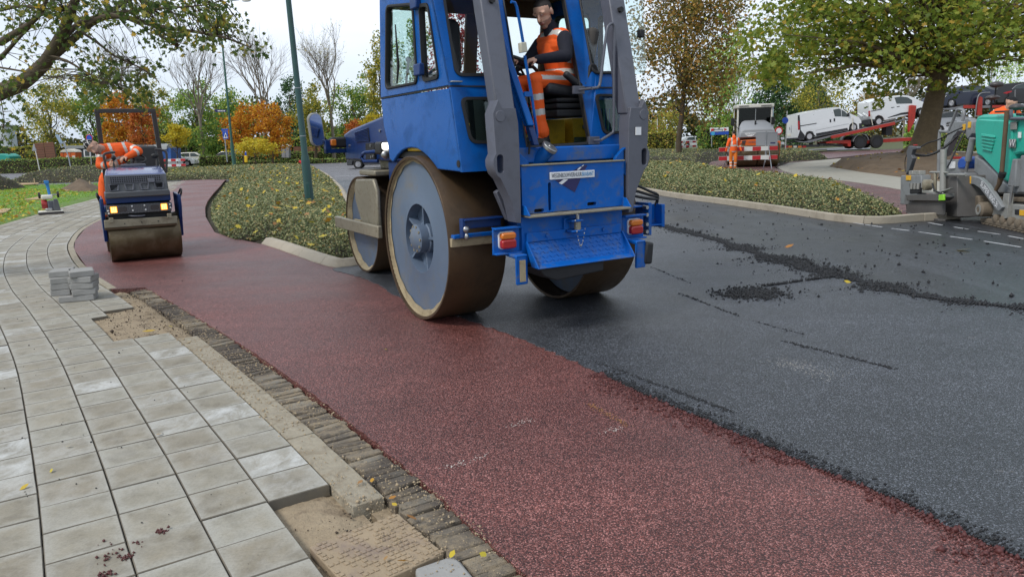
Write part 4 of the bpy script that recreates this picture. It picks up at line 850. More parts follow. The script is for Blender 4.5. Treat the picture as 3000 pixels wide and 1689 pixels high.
def tree(base, H, rx, rz, cz, lm, nl, ls, label, name='tree', bark=None, tr=.18, group=None, ry=None, gaps=1., tpl=QUAD, nb=9, lean=0, clump=None, fork=.35):
    """trunk, limbs and a crown of leaf clumps; cz is the height of the crown's middle"""
    base = Vector(base); ry = ry or rx; t = empty(name, base, 0, label, 'tree', group); mb = MB(); bark = bark or M_BARK
    top = Vector((lean, 0, cz+rz*.35)); k = bough(mb, (0, 0, -.1), top, tr, tr*.25, 7, .012, 9)
    blobs = []
    for i in range(nb):
        a = i*2.4+random.random(); f = (i+.5)/nb; zz = -1+2*f; rr = math.sqrt(max(0, 1-zz*zz))*.62
        c = Vector((lean+rx*rr*math.cos(a), ry*rr*math.sin(a), cz+rz*zz*.68)); s_ = random.uniform(.34, .56); blobs.append((c, rx*s_, ry*s_, rz*s_))
        j = k[min(6, max(2, int(7*fork+3*f)))]; P = bough(mb, j, c, tr*.35, tr*.08, 4, .07, 5)
        for q in range(3):
            e = c+Vector((random.uniform(-1, 1)*rx*s_, random.uniform(-1, 1)*ry*s_, random.uniform(-.6, .9)*rz*s_)); bough(mb, P[random.randint(2, 4)], e, tr*.08, tr*.025, 3, .08, 4)
    mb.build('trunk', bark, t, fix=False, ang=60)
    nc = clump or int(46*gaps); pts = []; vol = [b[1]*b[2]*b[3] for b in blobs]; tot = sum(vol)
    for (c, a, b, d), vv in zip(blobs, vol):
        m_ = max(3, int(nc*vv/tot*1.3))
        for q in range(m_):
            n_ = Vector((random.gauss(0, 1), random.gauss(0, 1), random.gauss(0, 1))).normalized(); f = random.random()**.4
            cc = np.array([c.x+n_.x*a*f, c.y+n_.y*b*f, c.z+n_.z*d*f]); sp = .3*np.array([a, b, d*.75])*random.uniform(.6, 1.25)
            pts.append(cc+rng.normal(size=(int(nl*vv/tot/m_)+1, 3))*sp)
    leaves('crown', np.concatenate(pts), ls, lm, t, tpl); return t
def px_tree(x, ytop, ybot, half, Y, lm, nl, ls, label, name='tree', tr=.2, **k):
    """a tree whose crown spans ytop..ybot and +-half in the picture, standing Y metres down the street"""
    c = AT(x, (ytop+ybot)/2, Y); s_ = c.y/CF*1.02
    return tree((c.x, Y, -.1), 0, half*s_, (ybot-ytop)/2*s_, c.z+.1, lm, nl, ls, label, name, tr=tr, **k)
def bare(x, ytop, ysplit, half, Y, label, tr=.16, seed=1, ivy=None, lm=None):
    rd = random.Random(seed); c = AT(x, ysplit, Y); tp = AT(x, ytop, Y); t = empty('bare_tree', (c.x, Y, -.1), 0, label, 'tree'); mb = MB(); s_ = Y/CF
    zs = c.z+.1; zt = tp.z+.1; hw = half*s_; mb.tube([(0, 0, 0), (.05, 0, zs*.5), (0, 0, zs)], [tr*1.25, tr, tr*.8], 8); tips = []
    def grow(p, d, L, r, lv):
        q = p+d*L*.5+Vector((rd.gauss(0, .03), rd.gauss(0, .03), .01))*L; e = q+(d+Vector((rd.gauss(0, .07), rd.gauss(0, .07), .1))).normalized()*L*.5
        mb.tube([p, q, e], [r, r*.8, r*.62], 5 if lv < 2 else 3, False)
        if lv >= 5: tips.append(e); return
        for i in range(3 if lv < 3 else 2):
            a = rd.uniform(0, math.tau); sp = rd.uniform(.28, .62)
            n_ = (e-p).normalized(); o = n_.orthogonal().normalized(); o = Matrix.Rotation(a, 3, n_)@o
            grow(e if i else q.lerp(e, rd.uniform(.2, .9)), (n_+o*sp+Vector((0, 0, .12))).normalized(), L*rd.uniform(.62, .86), max(r*.58, .007), lv+1)
    L0 = (zt-zs)*.32
    for i in range(5):
        a = i*math.tau/5+rd.random(); grow(Vector((0, 0, zs*(.8+.05*i))), Vector((math.cos(a)*.32*hw/max(zt-zs, .1)*2.2, math.sin(a)*.5, 1)).normalized(), L0, tr*.55, 0)
    grow(Vector((0, 0, zs)), Vector((0, 0, 1)), L0*1.1, tr*.7, 0)
    mb.build('trunk', M_TWIG, t, fix=False, ang=60)
    if ivy:
        z0, z1 = ivy; n_ = 900; zz = rng.uniform(z0, z1, n_); a = rng.uniform(0, 6.28, n_); rr = tr*1.1+rng.gamma(2, .1, n_); leaves('ivy', np.stack([rr*np.cos(a), rr*np.sin(a), zz], 1), .16, L_GREEN, t)
    if lm: leaves('last_leaves', np.array([list(p) for p in tips])[::2]+rng.normal(size=(len(tips[::2]), 3))*.1, .12, lm, t)
    return t
# ---------------------------------------------------------------- trees at the back, left to right
px_tree(140, 222, 430, 80, 82, L_OLIVE, 5200, .2, 'thin yellow-green tree at far left behind the orange portable toilet', tr=.22, bark=M_BARKG)
px_tree(268, 232, 440, 62, 88, L_GREEN, 5200, .22, 'dark green tree left of the orange trees, behind the dark site hut')
px_tree(435, 235, 420, 68, 95, L_OLIVE, 5000, .22, 'olive tree rising behind the orange maple at left')
px_tree(345, 285, 450, 62, 76, L_ORANGE, 4800, .19, 'orange-yellow maple behind the bending operator', tr=.13)
px_tree(418, 315, 455, 52, 73, L_ORED, 3600, .18, 'orange-red maple seen through the small roller frame', tr=.12)
px_tree(514, 363, 432, 40, 70, L_YEL, 2200, .16, 'small bright yellow tree left of the ivy-clad trunk', tr=.07)
px_tree(575, 250, 450, 95, 92, L_GREEN, 7000, .23, 'broad green tree behind the ivy-clad bare tree', tr=.24)
px_tree(680, 258, 440, 60, 104, L_GREEN, 3600, .25, 'grey-green tree between the two tall bare trees')
px_tree(708, 318, 455, 56, 72, L_ORANGE, 4000, .18, 'left one of the two orange maples beside the far lamp post', tr=.12)
px_tree(795, 308, 450, 60, 70, L_ORANGE, 4200, .18, 'right one of the two orange maples, just left of the near lamp post', tr=.12)
px_tree(745, 400, 452, 75, 66, L_YEL, 2300, .16, 'yellow foliage low in front of the orange maples', tr=.07, fork=.5)
px_tree(852, 212, 430, 55, 98, L_DARK, 4600, .23, 'dark tree right behind the near lamp post')
px_tree(918, 250, 440, 55, 80, L_OLIVE, 4200, .2, 'yellowish tree right of the near lamp post')
px_tree(1035, 225, 430, 75, 90, L_GREEN, 5200, .22, 'green tree above the roller hood')
px_tree(1118, 100, 400, 46, 72, L_OLIVE, 4600, .19, 'tall olive tree beside the left edge of the roller cab', tr=.2)
px_tree(1042, 352, 410, 34, 75, L_ORED, 1500, .16, 'small orange tree peeping above the roller hood', tr=.06)
px_tree(1095, 330, 405, 32, 70, L_YEL, 1400, .16, 'small yellow tree against the roller cab', tr=.06)
px_tree(1212, 30, 330, 44, 66, L_GREEN, 2800, .18, 'green tree seen through the cab side window', tr=.2)
px_tree(1335, -10, 330, 100, 60, L_RED, 6000, .17, 'crimson maple seen through the roller cab windows', tr=.2)
bare(362, 105, 300, 75, 96, 'bare tree above the orange maple at left', .17, 3)
bare(583, 135, 330, 78, 80, 'bare tree with ivy round its trunk', .17, 5, ivy=(.3, 4.2))
bare(768, 95, 330, 82, 80, 'tall bare tree between the two lamp posts', .18, 8, ivy=(.3, 3.0))
bare(968, 90, 320, 68, 82, 'bare tree right of the near lamp post', .17, 12, lm=L_OLIVE)
bare(2160, 190, 330, 45, 100, 'thin bare tree between the light green tree and the dark conifer', .1, 21, lm=L_YEL)
bare(2650, 185, 330, 75, 100, 'twiggy bare tree left of the plane trunk', .13, 25)
bare(2870, 125, 300, 120, 98, 'twiggy bare tree above the dark blue car', .15, 31, lm=L_LIGHT)
# right-hand side
px_tree(1995, -190, 330, 165, 50, L_BROWN, 17000, .17, 'brown-red tree with a slim dark trunk right of the cab', tr=.22, bark=M_BARK, nb=13, clump=130, lean=.3)
px_tree(2112, 105, 440, 78, 76, L_LIGHT, 6500, .2, 'light green tree behind the red-brown tree', tr=.2)
px_tree(1930, 300, 430, 90, 95, L_OLIVE, 4200, .22, 'yellow-green tree low behind the slim trunk')
def conifer(x, ytop, ybot, half, Y, label):
    c = AT(x, ybot, Y); t_ = AT(x, ytop, Y); s_ = Y/CF; H = t_.z+.1; t = empty('conifer', (c.x, Y, -.1), 0, label, 'tree'); MB().tube([(0, 0, 0), (0, 0, H*.9)], [.25, .04], 8).build('trunk', M_BARK, t)
    pts = []
    for i in range(210):
        f = (i/210)**.8; z = H*(.03+.95*f); rmax = half*s_*(1-f**2.2)*1.05+.15; a = random.uniform(0, math.tau); rr = rmax*random.uniform(.55, 1.08)
        pts.append(np.array([rr*math.cos(a), rr*math.sin(a), z])+rng.normal(size=(44, 3))*np.array([.42, .42, .34]))
    leaves('crown', np.concatenate(pts), .24, L_DARK, t, droop=1.0); return t
conifer(2262, 150, 440, 66, 88, 'dark green conifer behind the white cab of the parked roller'); conifer(2375, 250, 440, 62, 90, 'lower dark conifer behind the first white van')
px_tree(2400, 165, 345, 88, 82, L_OLIVE, 3600, .19, 'thin yellow-green tree above the first white van', tr=.16, bark=M_BARKG, gaps=1.6)
px_tree(2560, 262, 400, 70, 105, L_BROWN, 3600, .24, 'low reddish-green tree between the two white vans', tr=.1)
px_tree(2480, 330, 420, 60, 100, L_LIGHT, 2600, .22, 'pale bushy tree behind the gap between the vans', tr=.08)
px_tree(2960, 150, 330, 95, 92, L_LIGHT, 2300, .2, 'airy pale green tree at the right edge', tr=.13, gaps=1.8)
# ---------------------------------------------------------------- plane tree with the thick leaning trunk
pt = empty('plane_tree', (TREE.x, TREE.y, .5), 0, 'big green plane tree with a thick leaning trunk on bare soil', 'tree'); mb = MB()
T0 = Vector((TREE.x, TREE.y, .5)); tp = [AT(x, y, TREE.y)-T0 for x, y in [(2700, 452), (2708, 425), (2722, 360), (2738, 290), (2752, 220), (2765, 150), (2790, 70), (2830, -40), (2850, -160)]]
mb.tube([tp[0]-Vector((0, 0, .5))]+tp, [1.05, .78, .56, .44, .38, .36, .35, .32, .25, .12], 18)
for k in range(9):
    a = k*math.tau/9; c, s_ = math.cos(a), math.sin(a); mb.tube([(c*.35, s_*.35, .35), (c*.75, s_*.75, .05), (c*1.3, s_*1.3, -.22)], [.2, .16, .05], 6)
CRN = [(2170, 40), (2150, 110), (2195, 170), (2205, 215), (2240, 218), (2300, 252), (2345, 232), (2400, 240), (2440, 215), (2500, 228), (2545, 238), (2570, 262), (2600, 235), (2660, 245), (2690, 175), (2740, 215), (2800, 225), (2850, 150), (2880, 195), (2960, 150), (3030, 205), (3150, 200), (3300, 120), (3420, -60), (3340, -260), (3100, -420), (2750, -460), (2430, -360), (2290, -220), (2250, -60), (2200, 0)]
def sub(P): return [tuple(p) for p in P]
cnt = 0; PTS = []; CC = []
while cnt < 520:
    x, y = random.uniform(2150, 3420), random.uniform(-460, 262)
    if not inside(np.array([[x, y]]), CRN)[0]: continue
    q = AT(x, y, TREE.y+random.triangular(-5.2, 5.2, -1))-T0; CC.append(q); cnt += 1
    n_ = 62 if y > -60 else 9; PTS.append(np.array(list(q))+rng.normal(size=(n_, 3))*np.array([.5, .5, .3]))
for x, y in [(2560, 268), (2572, 300), (2580, 250), (2860, 225), (2870, 240), (2905, 215), (2750, 250), (2770, 268), (2790, 255), (2700, 120), (2735, 180), (2700, 250), (2240, 235), (2180, 150), (2165, 120), (2640, 235), (2610, 225), (2810, 210)]:
    q = AT(x, y, TREE.y+random.uniform(-2.5, 1))-T0; CC.append(q); PTS.append(np.array(list(q))+rng.normal(size=(26, 3))*np.array([.24, .3, .17]))
for i, q in enumerate(CC):
    if i % 2 == 0 or i > 519:
        z = max(3.2, min(q.z-.6, 9)); j = min(range(2, len(tp)), key=lambda n: abs(tp[n].z-max(3., q.z-1.8-.22*math.hypot(q.x, q.y)))); mid = tp[j].lerp(q, .5)+Vector((0, 0, .5)); mb.tube([tp[j], mid, q], [.07, .035, .01], 5, False)
for x1, y1, rr in ((2350, 60, .17), (2480, 120, .13), (2990, 20, .17), (2250, 150, .06), (3150, 60, .14)):
    q = AT(x1, y1, TREE.y-1)-T0; mb.tube([tp[6], tp[6].lerp(q, .35)+Vector((0, 0, .5)), tp[6].lerp(q, .7)+Vector((0, 0, .35)), q], [rr, rr*.8, rr*.55, rr*.25], 8, False)
mb.build('trunk', M_BARKP, pt, fix=False, ang=60); leaves('crown', np.concatenate(PTS), .205, L_PLANE, pt, STAR, .2)
# ---------------------------------------------------------------- overhanging tree at the left edge
ot = empty('overhanging_tree', (-9.3, 9.6, 0), 0, 'tree at the left edge whose leafy branches hang over the path', 'tree'); O0 = Vector((-9.3, 9.6, 0)); mb = MB()
def P9(L, Y0, Y1=None):
    Y1 = Y0 if Y1 is None else Y1; n = len(L); return [AT(x, y, Y0+(Y1-Y0)*i/max(1, n-1))-O0 for i, (x, y) in enumerate(L)]
mb.tube([(0, 0, -.1), (.02, 0, .8), (.08, 0, 1.8), (.12, .1, 3.2), (.1, .2, 5), (.3, .3, 7)], [.34, .27, .24, .2, .15, .06], 12)
limbs = [(P9([(0, 268), (55, 248), (100, 214), (135, 180), (160, 140), (182, 100), (205, 45), (225, -10), (260, -90)], 9.4, 8.6), .1, .035),
         (P9([(128, 188), (175, 150), (222, 108), (262, 72), (300, 52), (350, 48), (420, 66), (490, 82), (560, 92), (640, 106), (690, 122), (735, 140)], 9.1, 8.2), .05, .007),
         (P9([(135, 180), (180, 120), (230, 70), (270, 55), (330, 30), (400, -10)], 9.1, 9.6), .045, .015), (P9([(260, 72), (330, 40), (420, 30), (520, 22), (610, 14), (650, 0)], 8.8, 8.9), .022, .006),
         (P9([(0, 125), (40, 100), (80, 75), (118, 40), (140, -10)], 9.2, 8.6), .045, .02), (P9([(0, 172), (30, 140), (62, 105), (90, 80)], 9.6, 9.2), .03, .012), (P9([(0, 30), (60, 18), (120, 25), (190, 30)], 9, 8.6), .022, .008),
         (P9([(240, 95), (285, 125), (330, 160), (380, 185), (425, 205), (465, 240)], 8.8, 8.2), .016, .005), (P9([(150, 165), (200, 180), (240, 205), (280, 225), (330, 240)], 9, 8.6), .018, .005), (P9([(0, 198), (60, 208), (130, 222), (220, 232), (290, 245)], 9.4, 8.9), .013, .004),
         (P9([(0, 280), (8, 320), (12, 360), (2, 420)], 9.2, 9.2), .007, .003), (P9([(420, 66), (470, 90), (510, 118), (540, 130)], 8.5, 8.4), .01, .004), (P9([(350, 48), (420, 78), (480, 112), (520, 140)], 8.7, 8.3), .01, .003)]
for P, a, b in limbs: mb.tube(spline(P, .12), [a+(b-a)*i/(len(spline(P, .12))-1) for i in range(len(spline(P, .12)))], 7, False)
mb.tube([Vector((.07, 0, 1.6)), limbs[0][0][0].lerp(Vector((.1, 0, 2.1)), .4)-Vector((0, 0, .1)), limbs[0][0][0]], [.2, .14, .11], 10)
nodes_ = [q for P, a, b in limbs for q in spline(P, .15)]
regs = [(0, 640, -40, 34, 150), (0, 250, 30, 120, 36), (180, 640, 25, 60, 46), (410, 640, 40, 110, 26), (470, 545, 70, 138, 26), (590, 655, 85, 145, 20), (640, 705, 55, 92, 12), (690, 760, 115, 148, 9), (260, 330, 165, 215, 12), (300, 380, 200, 262, 16), (350, 440, 195, 240, 12), (400, 480, 170, 215, 8), (270, 350, 95, 190, 7), (60, 280, 130, 260, 18), (0, 60, 180, 300, 16), (360, 460, 255, 310, 12), (0, 50, 300, 430, 14), (240, 330, 230, 290, 12), (620, 660, 5, 70, 14)]
PTS = []; 
for x0, x1, y0, y1, n_ in regs:
    for _ in range(n_):
        q = AT(random.uniform(x0, x1), random.uniform(y0, y1), random.uniform(7.9, 9.9))-O0; nn = min(nodes_, key=lambda w_: (w_-q).length_squared)
        if (nn-q).length > .9: q = nn.lerp(q, .7)
        mid = nn.lerp(q, .5)+Vector((random.gauss(0, .04), random.gauss(0, .04), .05)); mb.tube([nn, mid, q], [.006, .004, .002], 3, False)
        k = random.randint(4, 10); PTS.append(np.array(list(q))+rng.normal(size=(k, 3))*np.array([.085, .085, .06])-np.array([0, 0, .03]))
mb.build('trunk', M_BARK, ot, fix=False, ang=60); leaves('crown', np.concatenate(PTS), .058, L_NEAR, ot, STAR, 0, None, .6)
# ---------------------------------------------------------------- ground-cover beds
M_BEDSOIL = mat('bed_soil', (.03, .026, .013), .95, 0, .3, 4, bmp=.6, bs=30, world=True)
def bed(name, poly, h, n, label, seed, step=.22, base=.05, s0=.034, soft=.45):
    def hf(P, ok):
        d = edist(P, poly); z = base+h*(1-np.exp(-d/soft))*(1+.16*vnoise(P, 1.3, seed)+.1*vnoise(P, 4, seed+1)); return np.where(ok, z-.06, base-.16)
    o = field(name, poly, hf, step, M_BEDSOIL); r = np.random.default_rng(seed); A = np.array(poly); pts = []; tot = 0
    while tot < n:
        P = r.uniform(A.min(0), A.max(0), size=(n*2, 2)); ok = inside(P, poly); P = P[ok]; d = np.hypot(P[:, 0], P[:, 1]); dm = max(4, d.min()); k = r.random(len(P)) < (dm/d)**1.5; P = P[k]; pts.append(P); tot += len(P)
    P = np.concatenate(pts)[:n]; d = edist(P, poly); cd = np.hypot(P[:, 0], P[:, 1]); z = base+h*(1-np.exp(-d/soft))*(1+.16*vnoise(P, 1.3, seed)+.1*vnoise(P, 4, seed+1))
    z = z-r.gamma(1.3, .045, len(z))+.012*r.normal(size=len(z))+np.where(r.random(len(z)) < .06, r.random(len(z))*.09, 0)+.05*vnoise(P, 11, seed+5); C = np.column_stack([P, np.maximum(z, .01)])
    lf = leaves('foliage', C, s0*(np.clip(cd, 8, 60)/14)**.55, L_COVER, o, QUAD, .5, r); lf['kind'] = 'stuff'; stuff(o, label, 'ground cover'); return o, hf
ISL = px([(671, 536), (655, 552), (640, 575), (625, 597), (618, 615), (620, 640), (645, 684), (690, 702), (785, 705)])+[(-3.65, 12.25), (-2.75, 10.85), (-2.1, 10.65), (-2.15, 12), (-3.2, 15.6), (-5.1, 23), (-6.6, 29), (-8.1, 34.6), (-10.2, 42), (-12.6, 50), (-15, 58), (-17.5, 61), (-22, 60), (-27, 54), (-27, 47), (-21, 42.6), (-17.5, 42.7), (-15.4, 41.4)]
islo, _ = bed('planted_island', ISL, .36, 230000, 'low leafy ground cover on the island left of the roller', 31)
B2 = [(3.55, 28.2), (4.0, 26)]+[(a+.22, b+.12) for a, b in KR[:-2]]+[(7.0, 13.75), (7.6, 14.3), (8.0, 15.9), (9.3, 20.3), (9.3, 24), (8.7, 27.4), (9.3, 33.5), (9.6, 38), (6, 40), (2.2, 38)]
bed('planted_bed', B2, .38, 140000, 'low leafy ground cover behind the right-hand kerb', 33)
bed('planted_bed', [(2.5, 41), (6, 41.5), (9.7, 40), (10.6, 42), (12, 46), (18, 55), (14, 68), (0, 68), (-1, 50)], .5, 26000, 'low planting behind the slim dark trunk', 35, .4)
bed('planted_bed', [(14.2, 39.5), (16, 42), (19, 44.5), (17, 47.5), (14.5, 44.5), (13.2, 41.5)], .6, 7000, 'small leafy mound right of the parked roller drum', 37, .25)
bed('planted_bed', [(-30, 44.5), (-20.5, 44), (-21, 49), (-25, 50.5), (-31, 49)], 1.0, 9000, 'rounded low bush mass on the far side of the lawn', 39, .3, soft=1.4)
bed('planted_bed', [(-40, 33), (-24.5, 34), (-24, 37.5), (-27, 40), (-40, 40)], 1.35, 11000, 'dark overgrown mound at the left edge beyond the lawn', 41, .3, soft=1.3)
# fallen leaves on the island and the lawn
def fallen(name, poly, n, zf, size, label, seed, tpl=STAR, bias=0):
    r = np.random.default_rng(seed); A = np.array(poly); P = r.uniform(A.min(0), A.max(0), size=(n*6, 2)); P = P[inside(P, poly)]; d = np.hypot(P[:, 0], P[:, 1]); P = P[r.random(len(P)) < (d.min()/d)**bias][:n]
    z = zf(P); o = leaves(name, np.column_stack([P, z]), size, L_FALL, None, tpl, 1.2, r); return stuff(o, label, 'leaves')
fallen('fallen_leaves', ISL, 1000, lambda P: .05+.36*(1-np.exp(-edist(P, ISL)/.45))*1.05+.05, .12, 'yellow and orange leaves fallen on the island planting', 51, bias=1)
fallen('fallen_leaves', [(-24, 22), (-14, 20), (-16.5, 27), (-18, 34), (-28, 38), (-30, 28)], 2600, lambda P: np.full(len(P), .07), .11, 'brown and yellow leaves fallen on the lawn', 53)
fallen('fallen_leaves', [(p.x, p.y) for p in off(-2.1)[160:560:20]]+[(p.x, p.y) for p in off(-3.4)[160:560:20]][::-1], 900, lambda P: np.full(len(P), .05), .1, 'leaf litter along the outer edge of the pavement', 54)
fallen('fallen_leaves', B2, 90, lambda P: .05+.38*(1-np.exp(-edist(P, B2)/.45))*1.05+.05, .12, 'scattered leaves on the right-hand planting', 55, bias=1)
fallen('fallen_leaves', ed, 700, lambda P: soilh(P, np.ones(len(P), bool))+.02, .13, 'leaves fallen on the soil round the plane tree', 57)
# lawn blades
r_ = np.random.default_rng(61); LP = np.array([(-11.9, 15), (-34, 15), (-34, 41), (-20.3, 41), (-16.5, 31), (-14.2, 23.5)]); P = r_.uniform(LP.min(0), LP.max(0), size=(90000, 2)); P = P[inside(P, [tuple(p) for p in LP])]; P = P[edist(P, lawn_poly) > .25]
L_GRASS = leafmat('grass_blades', [(0, (0.132, 0.262, 0.032)), (.6, (0.262, 0.500, 0.053)), (1, (0.447, 0.657, 0.105))], .3)
stuff(leaves('grass', np.column_stack([P, np.full(len(P), .075)])[:42000], .085, L_GRASS, None, np.array([(-.09, -.5), (.09, -.5), (.02, .6), (-.02, .6)]), -.2, r_), 'short green lawn grass left of the pavement', 'grass')
# ---------------------------------------------------------------- clipped hedges
def hedge(p0, p1, wd, h, label, n=5000, lm=L_HEDGE, ls=.12, z=-.1):
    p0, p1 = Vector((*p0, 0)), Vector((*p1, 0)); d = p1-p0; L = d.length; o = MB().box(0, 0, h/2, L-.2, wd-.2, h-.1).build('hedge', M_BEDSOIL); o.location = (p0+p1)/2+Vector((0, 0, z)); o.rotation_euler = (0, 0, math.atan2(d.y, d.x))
    r = rng; q = r.random(n); P = np.empty((n, 3)); top = q < .4; fr = (q >= .4) & (q < .85); sd = q >= .85; P[:, 0] = r.uniform(-L/2, L/2, n); P[:, 1] = r.uniform(-wd/2, wd/2, n); P[:, 2] = r.uniform(0, h, n)
    P[top, 2] = h; P[fr, 1] = -wd/2; P[sd, 0] = np.sign(P[sd, 0])*L/2; P += r.normal(size=(n, 3))*.05; P[:, 2] += .05*np.sin(P[:, 0]*1.3)+.03*np.sin(P[:, 0]*3.7)
    leaves('foliage', P, ls, lm, o); tag(o, label, 'hedge'); return o
hedge((-75, 76), (-33, 72), 1.2, 1.35, 'long clipped hedge behind the lawn at left', 9000)
hedge((-31, 76), (-24, 77), 1.2, 1.1, 'short hedge left of the pedestrian crossing sign', 2500); hedge((-27, 84), (-4, 86), 1.4, 1.15, 'clipped hedge behind the near lamp post', 7000)
hedge((-27, 74.5), (4, 76.5), 1.6, .5, 'low hedge strip along the far side of the road', 5000)
hedge((29.5, 53.8), (38, 54.5), 1.6, 1.15, 'clipped green hedge left of the plane trunk', 4200); hedge((38.6, 54.6), (52, 56), 1.6, 1.15, 'clipped green hedge right of the plane trunk', 4200)
hedge((4, 76), (17, 78), 1.6, 2.0, 'loose mixed hedge behind the slim dark trunk', 4500, L_OLIVE, .18); hedge((17.5, 68), (24, 69), 2.2, 2.4, 'dark leafy shrubs behind the walking worker', 4200, L_GREEN, .18)
hedge((34, 63), (62, 66), 2.5, 1.9, 'loose green shrubs behind the car transporter', 6500, L_LIGHT, .2); hedge((-70, 90), (-42, 88), 3, 2.7, 'rough shrubs at far left', 6000, L_OLIVE, .22)
hedge((-40, 96), (0, 98), 3, 2.8, 'dense dark shrubs below the far trees', 9000, L_GREEN, .24)
# far woodland
r_ = np.random.default_rng(71); n_ = 32000; X = r_.uniform(-150, 130, n_); hh = 7.2+2.5*np.sin(X*.09)+1.6*np.sin(X*.23+1)+1.2*np.sin(X*.61); Z = r_.random(n_)**.8*hh
stuff(leaves('far_woodland', np.column_stack([X, 150+r_.normal(size=n_)*3+np.abs(X)*.05, Z]), .75, leafmat('far_leaves', [(0, (.03, .045, .015)), (.5, (.07, .085, .025)), (.85, (.14, .12, .03)), (1, (.25, .15, .03))]), None, QUAD, 0, r_), 'band of autumn woodland closing the view', 'woodland')
# ================================================================== people
M_SKIN = mat('skin', (.52, .3, .21), .55, 0, .1, 12); M_HAIR = mat('dark_hair', (.018, .013, .01), .7, 0, .2, 60); M_STUB = mat('stubbled_skin', (.27, .16, .115), .65, 0, .15, 40)
M_ORAN = mat('hi_vis_orange', (.85, .11, .008), .75, 0, .12, 9, bmp=.35, bs=14); M_ORAW = mat('hi_vis_orange_worn', (.62, .15, .01), .8, 0, .15, 9, bmp=.35, bs=14)
M_TAPE = mat('reflective_tape', (.56, .54, .5), .45, .2, .08, 20); M_NVY = mat('navy_fleece', (.008, .009, .018), .9, 0, .2, 12, bmp=.4, bs=20); M_BOOT = mat('black_boot', (.015, .014, .013), .55); M_EYE = mat('eye', (.5, .45, .42), .2); M_LIP = mat('lip', (.3, .12, .1), .5); M_CAP = mat('black_cap', (.008, .008, .01), .9)
PM = [M_SKIN, M_HAIR, M_STUB, M_ORAN, M_TAPE, M_NVY, M_BOOT, M_EYE, M_CAP, M_ORAW, M_LIP]
SKIN, HAIR, STUB, ORA, TAPE, NVY, BOOT, EYE, CAP, ORW, LIP = range(11)
def cap(p0, p1, r0, r1, m, f=None): return ('c', Vector(p0), Vector(p1), r0, r1, m, f)
def eli(c, r, m, M=None, f=None): return ('e', Vector(c), Vector(r), M or Matrix.Identity(3), 0, m, f)
def figure(name, prims, par, label, vox=.009, sm=3):
    mb = MB()
    for k in prims:
        if k[0] == 'c':
            d = (k[2]-k[1]); L = d.length; d = d.normalized() if L > 1e-6 else Vector((0, 0, 1)); pts = []; rs = []
            for a in (80, 55, 30, 0): pts.append(k[1]-d*k[3]*math.sin(R(a))); rs.append(k[3]*math.cos(R(a)))
            for a in (0, 30, 55, 80): pts.append(k[2]+d*k[4]*math.sin(R(a))); rs.append(k[4]*math.cos(R(a)))
            mb.tube(pts, rs, 14)
        else: mb.ell(k[1], k[2], 20, 14, k[3])
    me = bpy.data.meshes.new('tmp'); me.from_pydata(mb.v, [], mb.f); bmx = bmesh.new(); bmx.from_mesh(me); bmesh.ops.remove_doubles(bmx, verts=bmx.verts, dist=1e-5); bmesh.ops.recalc_face_normals(bmx, faces=bmx.faces); bmx.to_mesh(me); bmx.free()
    o = bpy.data.objects.new('tmp', me); COL.objects.link(o); m1 = o.modifiers.new('r', 'REMESH'); m1.mode = 'VOXEL'; m1.voxel_size = vox; m2 = o.modifiers.new('s', 'SMOOTH'); m2.iterations = sm; m2.factor = .5
    dg = bpy.context.evaluated_depsgraph_get(); out = bpy.data.meshes.new_from_object(o.evaluated_get(dg)); bpy.data.objects.remove(o); out.name = name; out.materials.clear()
    for q in PM: out.materials.append(q)
    n = len(out.polygons); C = np.empty(n*3); out.polygons.foreach_get('center', C); C = C.reshape(-1, 3); best = np.full(n, 1e9); mi = np.zeros(n, int)
    for k in prims:
        if k[0] == 'c':
            a, b = np.array(k[1]), np.array(k[2]); ab = b-a; t = np.clip(((C-a)@ab)/max(ab@ab, 1e-9), 0, 1); d = np.linalg.norm(C-(a+t[:, None]*ab), axis=1)-(k[3]+(k[4]-k[3])*t)
        else:
            Mi = np.array(k[3].inverted()); q = (C-np.array(k[1]))@Mi.T; rr = np.array(k[2]); d = (np.linalg.norm(q/rr, axis=1)-1)*rr.min(); t = q[:, 2]/rr[2]
        u = d < best; best[u] = d[u]; mm = np.full(n, k[5])
        if k[6]: mm = k[6](C, t, mm)
        mi[u] = mm[u]
    out.polygons.foreach_set('material_index', mi.astype(np.int32)); out.polygons.foreach_set('use_smooth', [True]*n); out.update()
    ob = bpy.data.objects.new(name, out); COL.objects.link(ob)
    if par is not None: ob.matrix_world = Matrix.Translation(par.o)@Matrix.Rotation(par.th, 4, 'Z')
    return tag(ob, label, 'person')
